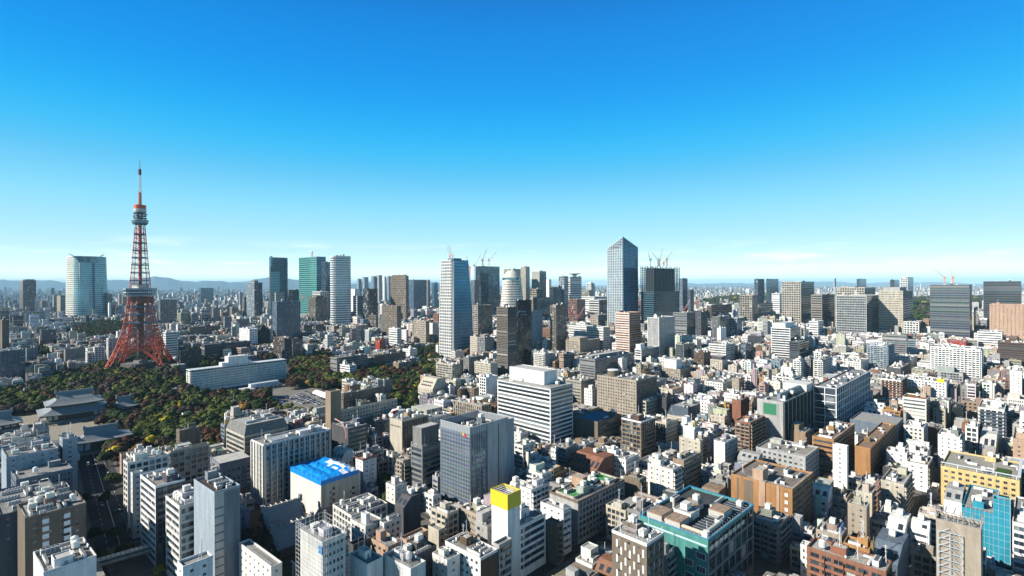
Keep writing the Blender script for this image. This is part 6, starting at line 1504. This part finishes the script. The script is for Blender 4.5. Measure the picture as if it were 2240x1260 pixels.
# ---------------- vehicles ----------------
def car_mesh(col, van=False):
    m = MB(); L_, W_ = (4.6, 1.8); h1, h2 = (.85, 1.5) if not van else (1.0, 2.0)
    def sec(pts):
        n = len(pts); i = m.add([(p[0], -W_/2+p[2], p[1]) for p in pts]+[(p[0], W_/2-p[2], p[1]) for p in pts])
        return i, n
    pts = [(-2.3, .3, 0), (2.3, .3, 0), (2.3, .7, .05), (1.2 if not van else 2.0, h1, 0), (-2.2, h1, .05)]
    i, n = sec(pts)
    for k in range(n): m.f.append((i+k, i+(k+1) % n, i+n+(k+1) % n, i+n+k)); m.m.append(3); m.c.append(col)
    m.f.append(tuple(i+k for k in range(n))[::-1]); m.m.append(3); m.c.append(col); m.f.append(tuple(i+n+k for k in range(n))); m.m.append(3); m.c.append(col)
    body = m; g = MB(); a = 1.2 if not van else 1.9
    i = g.add([(-2.1, -.85, h1), (a, -.85, h1), (a, .85, h1), (-2.1, .85, h1), (-1.5 if not van else -2.0, -.68, h2), (a-.9, -.68, h2), (a-.9, .68, h2), (-1.5 if not van else -2.0, .68, h2)])
    for q in ((0, 1, 5, 4), (1, 2, 6, 5), (2, 3, 7, 6), (3, 0, 4, 7)): g.f.append(tuple(i+k for k in q)); g.m.append(1); g.c.append((.02, .03, .04))
    r = MB(); i = r.add([(-1.52 if not van else -2.0, -.69, h2), (a-.9, -.69, h2), (a-.9, .69, h2), (-1.52 if not van else -2.0, .69, h2)]); r.box(-1.5 if not van else -2.0, -.69, h2-.02, a-.9, .69, h2+.05, 3, col)
    w = MB()
    for X in (-1.4, 1.4):
        for Y in (-.82, .82): w.bar((X, Y-.1, .32), (X, Y+.1, .32), .32, 3, (.02, .02, .02), 10)
    return [('body', body), ('cabin_glass', g), ('roof', r), ('wheels', w)]
CARC = dict(white=(.75, .75, .75), silver=(.4, .42, .44), black=(.03, .03, .035), navy=(.03, .06, .14), grey=(.2, .21, .22), red=(.5, .03, .02))
CM = {}
for cn, cc in CARC.items():
    for van in (0, 1): CM[(cn, van)] = [(nm, b_.mesh(nm, MATS)) for nm, b_ in car_mesh(cc, van)]
def car(x, y, yaw, cn, van, label, group):
    e = empty('parked_car' if 'car park' in (group or '') else 'car', x, y, .08, yaw); prop(e, label, 'car', group)
    for nm, me in CM[(cn, van)]: inst(nm, me, e, (0, 0, 0))
rgc = random.Random(5); RW = ['rear', 'second', 'third', 'front']
for ri, (p, q, dbl) in enumerate(ROWS):
    A, B_ = Vector(ground(*p)), Vector(ground(*q)); d = B_-A; n = int(d.length/3.0); d.normalize(); nn2 = Vector((-d.y, d.x))
    for k in range(n):
        for s_ in range(dbl):
            if rgc.random() < .1: continue
            P = A+d*(k*3.0+1)+nn2*(s_*5.4); cn = rgc.choices(list(CARC), (7, 4, 4, 2, 3, .5))[0]; van = int(rgc.random() < .3)
            car(P.x, P.y, math.atan2(nn2.y, nn2.x)+(math.pi if rgc.random() < .4 else 0), cn, van, '%s %s parked in the %s row of the hotel car park' % (cn, 'van' if van else 'car', RW[ri]), 'cars in the hotel car park: %s %s, %s row' % (cn, 'van' if van else 'car', RW[ri]))
for (s_, o_, cn, van, lb) in ((-12, -14, 'silver', 0, 'yellowish silver taxi on the cross road before the temple'), (60, 4, 'grey', 0, 'grey car driving away on the avenue'), (95, -5, 'white', 1, 'white van parked on the left of the avenue'), (135, 5, 'white', 0, 'white car at the sunny patch of the avenue'), (150, 8, 'silver', 1, 'silver van by the right kerb of the avenue'), (205, -3, 'white', 0, 'white car passing under the footbridge'), (225, 4, 'black', 0, 'black car near the lower crossing of the avenue')):
    P = a0+dr*s_+nr*o_; car(P.x, P.y, math.atan2(dr.y, dr.x)+(math.pi/2 if 'cross' in lb else 0), cn, van, lb, None)
x, y = ground(640, 1345); e = empty('bus', x, y, .08, R(30)); prop(e, 'white coach with a red stripe parked beside the shrine gate', 'bus'); m = MB(); m.box(0, 0, .4, 11, 2.5, 3.3, 3, PAL['W']); m.box(-.01, -.02, 1.0, 11.01, 2.52, 1.3, 3, PAL['R']); m.build('body', e); m = MB(); m.box(.3, -.05, 1.8, 10.7, 2.55, 2.8, 1, GL[0]); m.build('side_window', e)
m = MB()
for X in (2, 8.6):
    for Y in (.1, 2.2): m.bar((X, Y, .45), (X, Y+.3, .45), .45, 3, (.02, .02, .02), 10)
m.build('wheels', e)
# ---------------- every other building: plots of the street grid ----------------
VISL = [(h['xl'], h['xr'], h['s'][1], h['yb']-(14 if h['yb'] > 950 else 7)) for h in heroes]
VISL += [(404, 735, 690, 905), (370, 404, 700, 862), (88, 222, 560, 925), (240, 305, 600, 905), (165, 230, 480, 1000), (-20, 60, 560, 945), (960, 1034, 1000, 788), (913, 981, 640, 868), (225, 400, 860, 815), (230, 500, 450, 985), (200, 300, 262, 1290), (640, 715, 700, 900), (845, 912, 620, 900), (1328, 1396, 1560, 724), (1402, 1486, 1560, 724), (153, 227, 2200, 690), (524, 700, 300, 1235), (0, 60, 420, 960), (820, 870, 330, 1090), (723, 767, 1790, 712), (654, 712, 2100, 655), (589, 631, 2200, 655), (1094, 1146, 1800, 657), (1200, 1340, 285, 1235), (1400, 1780, 230, 1250)]
SKIP = [PARK, PARK2, TEMP, HOTEL, SHRINE, G((150, 930), (225, 930), (330, 1100), (380, 1400), (190, 1400), (165, 1100)), G((640, 905), (735, 855), (745, 930), (700, 930)), G((655, 785), (740, 785), (735, 760), (655, 760)), G((815, 1040), (870, 1040), (880, 1110), (820, 1110))]
FARSK = [G((1540, 662), (1600, 652), (1705, 650), (1700, 668), (1560, 690)), G((1975, 656), (2160, 654), (2150, 690), (2040, 735), (1990, 720)), G((390, 770), (445, 770), (450, 800), (405, 800)), G((232, 800), (380, 800), (360, 770), (250, 775)), G((1035, 745), (1080, 745), (1085, 758), (1040, 760)), G((900, 775), (960, 760), (962, 800), (915, 812)), G((0, 775), (110, 765), (120, 800), (0, 815)), G((130, 730), (220, 705), (330, 712), (300, 740), (180, 755))]
for (x, y, c, s_, w, l) in TEMPLES: pass
rgF = random.Random(21); gy = R(46); cg, sg = math.cos(gy), math.sin(gy); cand = []
def split(u0, v0, u1, v1, S):
    w, l = u1-u0, v1-v0
    if max(w, l) <= S or min(w, l) < 7: return [(u0, v0, u1, v1)]
    t = rgF.uniform(.36, .64)
    if w > l: m_ = u0+w*t; return split(u0, v0, m_, v1, S)+split(m_, v0, u1, v1, S)
    m_ = v0+l*t; return split(u0, v0, u1, m_, S)+split(u0, m_, u1, v1, S)
HASH = {}
for b in BLK2:
    cx, cy_ = b[0]+b[2]*b[4]/2-b[3]*b[5]/2, b[1]+b[3]*b[4]/2+b[2]*b[5]/2; r = math.hypot(b[4], b[5])/2
    for i in range(int((cx-r)//60), int((cx+r)//60)+1):
        for j in range(int((cy_-r)//60), int((cy_+r)//60)+1): HASH.setdefault((i, j), []).append(b)
def free(f):
    cx, cy_ = f[0]+f[2]*f[4]/2-f[3]*f[5]/2, f[1]+f[3]*f[4]/2+f[2]*f[5]/2; r = math.hypot(f[4], f[5])/2; seen = set()
    for i in range(int((cx-r)//60), int((cx+r)//60)+1):
        for j in range(int((cy_-r)//60), int((cy_+r)//60)+1):
            for b in HASH.get((i, j), ()):
                if id(b) in seen: continue
                seen.add(id(b))
                if not sep(f, b, .7): return False
    return True
# street trees and shrine also claim ground
for (px, py, r) in ((608, 1225, 12), (586, 1178, 12)): pass
BU, BV = 52, 66; U0 = -2400; V0 = -2400; pav = MB((0, 0, cg, sg)); DMAX = 2650
for iu in range(int(6400/BU)):
    for iv in range(int(6400/BV)):
        u0 = U0+iu*BU; v0 = V0+iv*BV; um, vm = u0+BU/2, v0+BV/2; X, Y = um*cg-vm*sg, um*sg+vm*cg
        if Y < 205 or Y > DMAX or abs(X) > Y*1.03+70: continue
        su = 6 if iu % 4 else 14; sv = 6 if iv % 3 else 12
        a, b, c, d = u0+su/2, v0+sv/2, u0+BU-su/2, v0+BV-sv/2
        if Y < 700 and not any(inpoly(X, Y, P) for P in SKIP): pav.box(a-1.2, b-1.2, 0, c+1.2, d+1.2, .14)
        big = rgF.random() < .16
        for (p0, q0, p1, q1) in split(a, b, c, d, (rgF.uniform(13, 22) if Y < 900 else rgF.uniform(18, 32)) if not big else 45):
            p0 += .5; q0 += .5; p1 -= .5; q1 -= .5
            if p1-p0 < 5 or q1-q0 < 5: continue
            x, y = p0*cg-q0*sg, p0*sg+q0*cg; f = (x, y, cg, sg, p1-p0, q1-q0); mx_, my_ = x+cg*(p1-p0)/2-sg*(q1-q0)/2, y+sg*(p1-p0)/2+cg*(q1-q0)/2
            if y < 215: continue
            if any(inpoly(mx_, my_, P) for P in (SKIP if my_ < 1100 else FARSK)) or (my_ > 800 and any(inpoly(mx_, my_, P) for P in FARSK)): continue
            if not free(f):
                # try a smaller house on the same plot
                ok = False
                for (fa, fb, fc, fd) in ((0, 0, .5, 1), (.5, 0, 1, 1), (0, 0, 1, .5), (0, .5, 1, 1)):
                    P0, Q0, P1, Q1 = p0+(p1-p0)*fa, q0+(q1-q0)*fb, p0+(p1-p0)*fc, q0+(q1-q0)*fd
                    if P1-P0 < 5.5 or Q1-Q0 < 5.5: continue
                    f = (P0*cg-Q0*sg, P0*sg+Q0*cg, cg, sg, P1-P0, Q1-Q0)
                    if free(f): ok = True; p0, q0, p1, q1 = P0, Q0, P1, Q1; x, y = f[0], f[1]; break
                if not ok: continue
            w, l = p1-p0, q1-q0
            r = rgF.random(); small = min(w, l)
            if y < 500: z = rgF.uniform(16, 30) if small > 8 else rgF.uniform(10, 24)
            elif y < 900: z = rgF.uniform(12, 28)+(12 if r < .08 else 0)
            elif y < 1500: z = rgF.uniform(12, 30)+(25 if r < .07 else 0)
            else: z = rgF.uniform(14, 36)+(40 if r < .05 else 0)
            if (x-1.0*0)/y*1120+1120 < 620 and y > 900: z *= .85
            # corners on screen
            pr = [proj(x+cg*i*w-sg*j*l, max(50, y+sg*i*w+cg*j*l), z) for (i, j) in ((0, 0), (1, 0), (0, 1), (1, 1))]
            xa, xb = min(p[0] for p in pr), max(p[0] for p in pr)
            if xb < -40 or xa > 2290: continue
            for (hl, hr, hD, hy) in VISL:
                if hD > y+3 and xb > hl+1 and xa < hr-1:
                    zm = CAMH-y*(hy-hz((xa+xb)/2))/F
                    if zm < z: z = zm
            z -= rgF.uniform(0, 1.5)
            if z < 5: continue
            nx_, ny_ = proj(x, y, z)
            if ny_ > 1330: continue
            cand.append((x, y, z, w, l, (xb-xa)*min(z*F/y, 1300-ny_), xa, xb))
print('plots', len(cand))
prop(pav.build('city_pavement', mats=[M_PAVE]), kind='structure')
cand.sort(key=lambda t: -t[5])
GC = [('white', (.78, .78, .76), 8), ('off white', (.68, .67, .63), 6), ('light grey', (.5, .5, .49), 4), ('grey', (.33, .33, .33), 2), ('cream', (.68, .61, .5), 3), ('beige', (.5, .43, .34), 2.5), ('tan', (.4, .29, .2), 1.2), ('brown', (.19, .12, .08), 1.5), ('brick red', (.34, .17, .11), 1.1), ('charcoal', (.10, .10, .11), 1.4), ('blue grey', (.3, .36, .42), 1), ('orange tan', (.55, .31, .13), .5), ('pink beige', (.62, .46, .36), .8)]
GC = [(a_, tuple(v_*(.94 if i_ < 2 else .68) for v_ in b_), c_) for i_, (a_, b_, c_) in enumerate(GC)]
def pickcol(rg, px):
    w = [g[2] for g in GC]
    if px < 900: w[0] *= .45; w[2] *= 1.6; w[3] *= 2.2; w[9] *= 2; w[10] *= 3; w[11] = 0
    return GC[rg.choices(range(len(GC)), w)[0]]
LM = [(h['s'][0], h['s'][1], n) for h, n in [(hero(k), v) for k, v in (
    ('blue tarpaulin', 'blue tarpaulin hall'), ('teal walled', 'teal walled office'), ('yellow billboard', 'yellow topped tower'), ('twelve dark', 'white banded office'), ('dotted glass', 'dotted glass office'), ('green painted', 'green terraced gridded office'), ('right wing of the orange', 'orange tiled building'),
    ('orange brown', 'orange brown building'), ('planted roof walkway', 'long yellow hotel'), ('white square lattice', 'white lattice office'), ('green roof side', 'green screen office'), ('round roof tank', 'taupe office with the round tank'), ('white crown', 'brown white crowned hotel'), ('bright blue roof', 'blue roofed hall'),
    ('steel blue slab', 'steel blue slab'), ('green tinted windows', 'upright piered office'), ('car park', 'cream parapet office'), ('long cream hotel', 'cream hotel wing'), ('screened tower', 'screened tower'), ('light stone', 'light stone office'), ('staggered cream', 'stripe patterned hotel'), ('turquoise construction', 'turquoise netted building'),
    ('long white balcony', 'long white apartment slab'), ('slate blue mansard', 'mansard office'), ('brown upright fins', 'brown finned tower'), ('metallic slate', 'metallic slate hall'), ('large grey banded', 'large grey banded office'), ('corner and pipes', 'pipe roofed glass office'), ('weathered concrete', 'weathered concrete slab'))]]
ORD = ['nearest', 'second nearest', 'third nearest', 'fourth nearest', 'fifth nearest', 'sixth nearest', 'seventh nearest', 'eighth nearest', 'ninth nearest', 'tenth nearest', 'eleventh nearest', 'twelfth nearest', 'thirteenth nearest', 'fourteenth nearest', 'fifteenth nearest']
STG = [('win', 'win'), ('band', 'win'), ('balc', 'win'), ('small', 'band'), ('grid', 'win'), ('balc', 'small'), ('win', 'balc'), ('small', 'balc'), ('tiny', 'band'), ('pane', 'pane'), ('blank', 'win'), ('bandw', 'band'), ('grid', 'grid')]
NI = 285; plan = {}
ind = []
for t in cand[:NI]:
    rg = random.Random(int(t[0]*7+t[1]*13)); cn = pickcol(rg, (t[6]+t[7])/2); ind.append((t, cn, rg))
for it in ind:
    (x, y, z, w, l, A_, xa, xb), cn, rg = it; best = min(LM, key=lambda q: (q[0]-x)**2+(q[1]-y)**2); px, px2 = (xa+xb)/2, 1120+F*best[0]/best[1]
    rel = 'in front of' if y < best[1]-14 and abs(px-px2) < 110 else 'behind' if y > best[1]+14 and abs(px-px2) < 110 else 'left of' if px < px2 else 'right of'
    plan.setdefault((best[2], rel, cn[0]), []).append(((x-best[0])**2+(y-best[1])**2, it))
for (ln_, rel, cnm), lst in plan.items():
    lst.sort(key=lambda q: q[0])
    for k, (_, (t, cn, rg)) in enumerate(lst):
        x, y, z, w, l = t[:5]; st = rg.choice(STG); o = dict(pd=0 if y > 420 else 430, cap=36, roof=rg.choice([(.45, .45, .44), (.33, .33, .33), (.55, .54, .5), (.25, .28, .3), (.38, .33, .28), (.16, .26, .2) if rg.random() < .3 else (.5, .5, .5)]))
        if rg.random() < .25: o['rc'] = tuple(v*.8 for v in cn[1])
        o['fs'] = rg.uniform(.92, 1.12)
        if y < 560:
            r_ = rg.random()
            if r_ < .3 and min(w, l) > 6: o['shaft'] = (int(rg.random() < .5), rg.uniform(.1, .6), rg.uniform(1.5, 4), tuple(v*rg.uniform(.7, 1.1) for v in cn[1]))
            if rg.random() < .22 and w > 7: o['stair'] = 1
            if rg.random() < .07 and w > 6: o['board'] = rg.choice([(.6, .6, .6), (.1, .25, .5), (.5, .08, .05), (.55, .55, .5), (.1, .3, .2), (.6, .45, .08)])
        hgt = 'low' if z < 14 else 'tall narrow' if z > 2.2*min(w, l) else 'midrise'
        if rg.random() < .16 and z > 16 and w > 7: o['slant'] = (rg.uniform(3, 6), cn[1]); hgt = 'sloping topped'
        o['rich'] = max(3, int(w*l/26))
        if 'slant' not in o and rg.random() < .4 and min(w, l) > 8:
            a_ = rg.choice(((0, .4, 1, 1), (.4, 0, 1, 1), (0, 0, .6, 1), (.3, .3, 1, 1), (0, .55, .55, 1))); o['top'] = [(a_[0], a_[1], a_[2], a_[3], rg.uniform(2.8, 6.2), tuple(v*rg.uniform(.85, 1.1) for v in cn[1]))]
        order = '' if len(lst) == 1 else ', %s to it' % ORD[min(k, 14)]
        building('low_rise_building', 'building', '%s %s building %s the %s%s' % (hgt, cnm, rel, ln_, order), 'low and mid rise buildings filling the city blocks', x, y, z-(o['slant'][0] if 'slant' in o else 0), w, l, gy, st, cn[1], rg, o, near=y < 520)
# the rest of the blocks reads as one mass
mb = MB(); rg = random.Random(77)
for (x, y, z, w, l, A_, xa, xb) in cand[NI:]:
    mb.T = (x, y, cg, sg); cn = pickcol(rg, (xa+xb)/2)[1]; st = rg.choice(STG); st = tuple('win' if s_ == 'balc' and y > 700 else s_ for s_ in st)
    c = tuple(v*rg.uniform(.9, 1.08) for v in cn)
    if y < 1500:
        sl_, sr_ = st
        if y > 1000: sl_ = 'band' if sl_ in ('win', 'pane', 'balc', 'grid') else sl_; sr_ = 'band' if sr_ in ('win', 'pane', 'balc', 'grid') else sr_
        facade(mb, (0, l), (0, -1), (-1, 0), l, 0, z, sl_, c, rg, 1); facade(mb, (0, 0), (1, 0), (0, -1), w, 0, z, sr_, c, rg, 1)
        i = mb.add([(w, 0, 0), (w, l, 0), (0, l, 0), (w, 0, z), (w, l, z), (0, l, z)])
        for q in ((0, 1, 4, 3), (1, 2, 5, 4)): mb.f.append(tuple(i+k for k in q)); mb.m.append(0); mb.c.append(c)
    else:
        n = int(z/4.2); mb.box(0, 0, 0, w, l, z, 0, c); 
        for k in range(1, n): mb.face([(-.1, l-1, k*4.2), (-.1, 1, k*4.2), (-.1, 1, k*4.2+1.5), (-.1, l-1, k*4.2+1.5)], 1, gcol(rg)); mb.face([(1, -.1, k*4.2), (w-1, -.1, k*4.2), (w-1, -.1, k*4.2+1.5), (1, -.1, k*4.2+1.5)], 1, gcol(rg))
    if rg.random() < .25 and y < 1000: a_ = rg.uniform(.1, .6)*l; mb.box(-.9, a_, 0, -.05, a_+2.6, z+rg.uniform(1, 3.5), 0, tuple(v*rg.uniform(.7, 1.1) for v in c), top=2)
    rc = rg.choice([(.3, .3, .29), (.2, .2, .2), (.4, .4, .39), (.14, .16, .18), (.27, .23, .18)])
    mb.box(0, 0, z+.002, w, .3, z+.7, 0, c); mb.box(0, .3, z+.002, .3, l, z+.7, 0, c); mb.face([(.3, .3, z+.1), (w, .3, z+.1), (w, l, z+.1), (.3, l, z+.1)], 2, rc)
    for k in range(rg.choice((3, 4, 5, 7)) if y < 750 else rg.choice((2, 3, 4)) if y < 1500 else rg.choice((1, 1, 2))):
        a = rg.uniform(1.2, min(6, w*.45)); b = rg.uniform(1.2, min(6, l*.45)); X = rg.uniform(.8, max(.9, w-a-.8)); Y_ = rg.uniform(.8, max(.9, l-b-.8)); hh = rg.uniform(.9, 4.2) if k == 0 else rg.uniform(.8, 2); q = rg.choice([c, PAL['W'], PAL['w'], PAL['G'], PAL['g'], c])
        mb.box(X, Y_, z+.11, X+a, Y_+b, z+hh+.11+k*.01, 0, q, top=2, tcol=rc if rg.random() < .5 else q)
prop(mb.build('city_blocks'), 'dense mass of small pale buildings filling the middle distance', 'buildings', kind='stuff')
# far city out to the horizon
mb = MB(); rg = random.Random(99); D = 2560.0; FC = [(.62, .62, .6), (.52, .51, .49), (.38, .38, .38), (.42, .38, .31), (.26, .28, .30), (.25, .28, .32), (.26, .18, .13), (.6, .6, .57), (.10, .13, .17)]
while D < 23000:
    n = int(2.08*D/(.0058*D))
    for k in range(n):
        if rg.random() < .12: continue
        px = -20+2280*(k+rg.uniform(-.6, .6))/n; d_ = D*(1+rg.uniform(-.012, .012)); X = (px-1120)/F*d_; wood = any(inpoly(X, d_, P) for P in FARSK[:2])
        if wood or any(abs(X-b[0]) < 70 and abs(d_-b[1]) < 90 for b in BLK if b[1] > 2300): continue
        w = rg.uniform(9, 26)*max(1, D/4200); l = rg.uniform(12, 30); z = rg.uniform(9, 27)+(rg.random() < .10)*rg.uniform(10, 45)+(rg.random() < .012)*rg.uniform(30, 90)*(1 if D > 3000 else .4)
        z *= 1 if D < 6000 else 1+.25*(D-6000)/9000
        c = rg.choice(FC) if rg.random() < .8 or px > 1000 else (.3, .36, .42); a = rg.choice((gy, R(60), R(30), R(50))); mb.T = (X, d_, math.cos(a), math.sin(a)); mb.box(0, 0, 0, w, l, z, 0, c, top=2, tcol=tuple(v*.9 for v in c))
        if D < 4500 and rg.random() < .6:
            for q in range(2, int(z/5)): mb.face([(-.1, l-1, q*5), (-.1, 1, q*5), (-.1, 1, q*5+2), (-.1, l-1, q*5+2)], 1, GL[1]); mb.face([(1, -.1, q*5), (w-1, -.1, q*5), (w-1, -.1, q*5+2), (1, -.1, q*5+2)], 1, GL[1])
            mb.box(w*.2, l*.2, z+.01, w*.6, l*.6, z+3.5, 0, c)
    D += max(38, 1.5*D*D/168000)
prop(mb.build('distant_city'), 'endless far city reaching to the horizon', 'buildings', kind='stuff')
# mountains
rg = random.Random(4)
def ridge(name, x0, x1, D, hgt, seed, dep=5000):
    m = MB(); n = 90; rows = 6; V = []
    for j in range(rows):
        t = j/(rows-1)
        for i in range(n+1):
            px = x0+(x1-x0)*i/n; e_ = math.sin(math.pi*i/n)**.45; z = hgt(px)*e_*(.72+.16*math.sin(px*.021+seed)+.1*math.sin(px*.053+seed*2)+.04*math.sin(px*.17+seed)+.02*math.sin(px*.41))
            V.append(((px-1120)/F*(D+dep*t), D+dep*t, max(0, z*math.sin(math.pi*.5*t)*(1+.12*math.sin(i*.9+j*2.3)*(1-t))) if j else -5))
    base = m.add(V)
    for j in range(rows-1):
        for i in range(n): a = base+j*(n+1)+i; m.f.append((a, a+1, a+n+2, a+n+1)); m.m.append(0); m.c.append((.5, .5, .5))
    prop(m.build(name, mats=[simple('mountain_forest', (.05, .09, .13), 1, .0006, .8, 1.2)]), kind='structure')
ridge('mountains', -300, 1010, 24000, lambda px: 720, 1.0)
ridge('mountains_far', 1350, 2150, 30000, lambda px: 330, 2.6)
if HAZE > 0:
    m = MB(); m.box(-75000, -3000, -6, 75000, 95000, 760, 0, (.5, .5, .5), bot=True)
    hm = bpy.data.materials.new('haze'); hm.use_nodes = True; t = hm.node_tree; t.nodes.clear(); pv = t.nodes.new('ShaderNodeVolumePrincipled'); ou = t.nodes.new('ShaderNodeOutputMaterial'); t.links.new(pv.outputs[0], ou.inputs['Volume'])
    pv.inputs['Color'].default_value = (.5, .8, 1.0, 1); pv.inputs['Density'].default_value = HAZE; pv.inputs['Anisotropy'].default_value = -0.15
    prop(m.build('haze', mats=[hm]), 'thin blue air over the whole city', 'haze', kind='stuff')
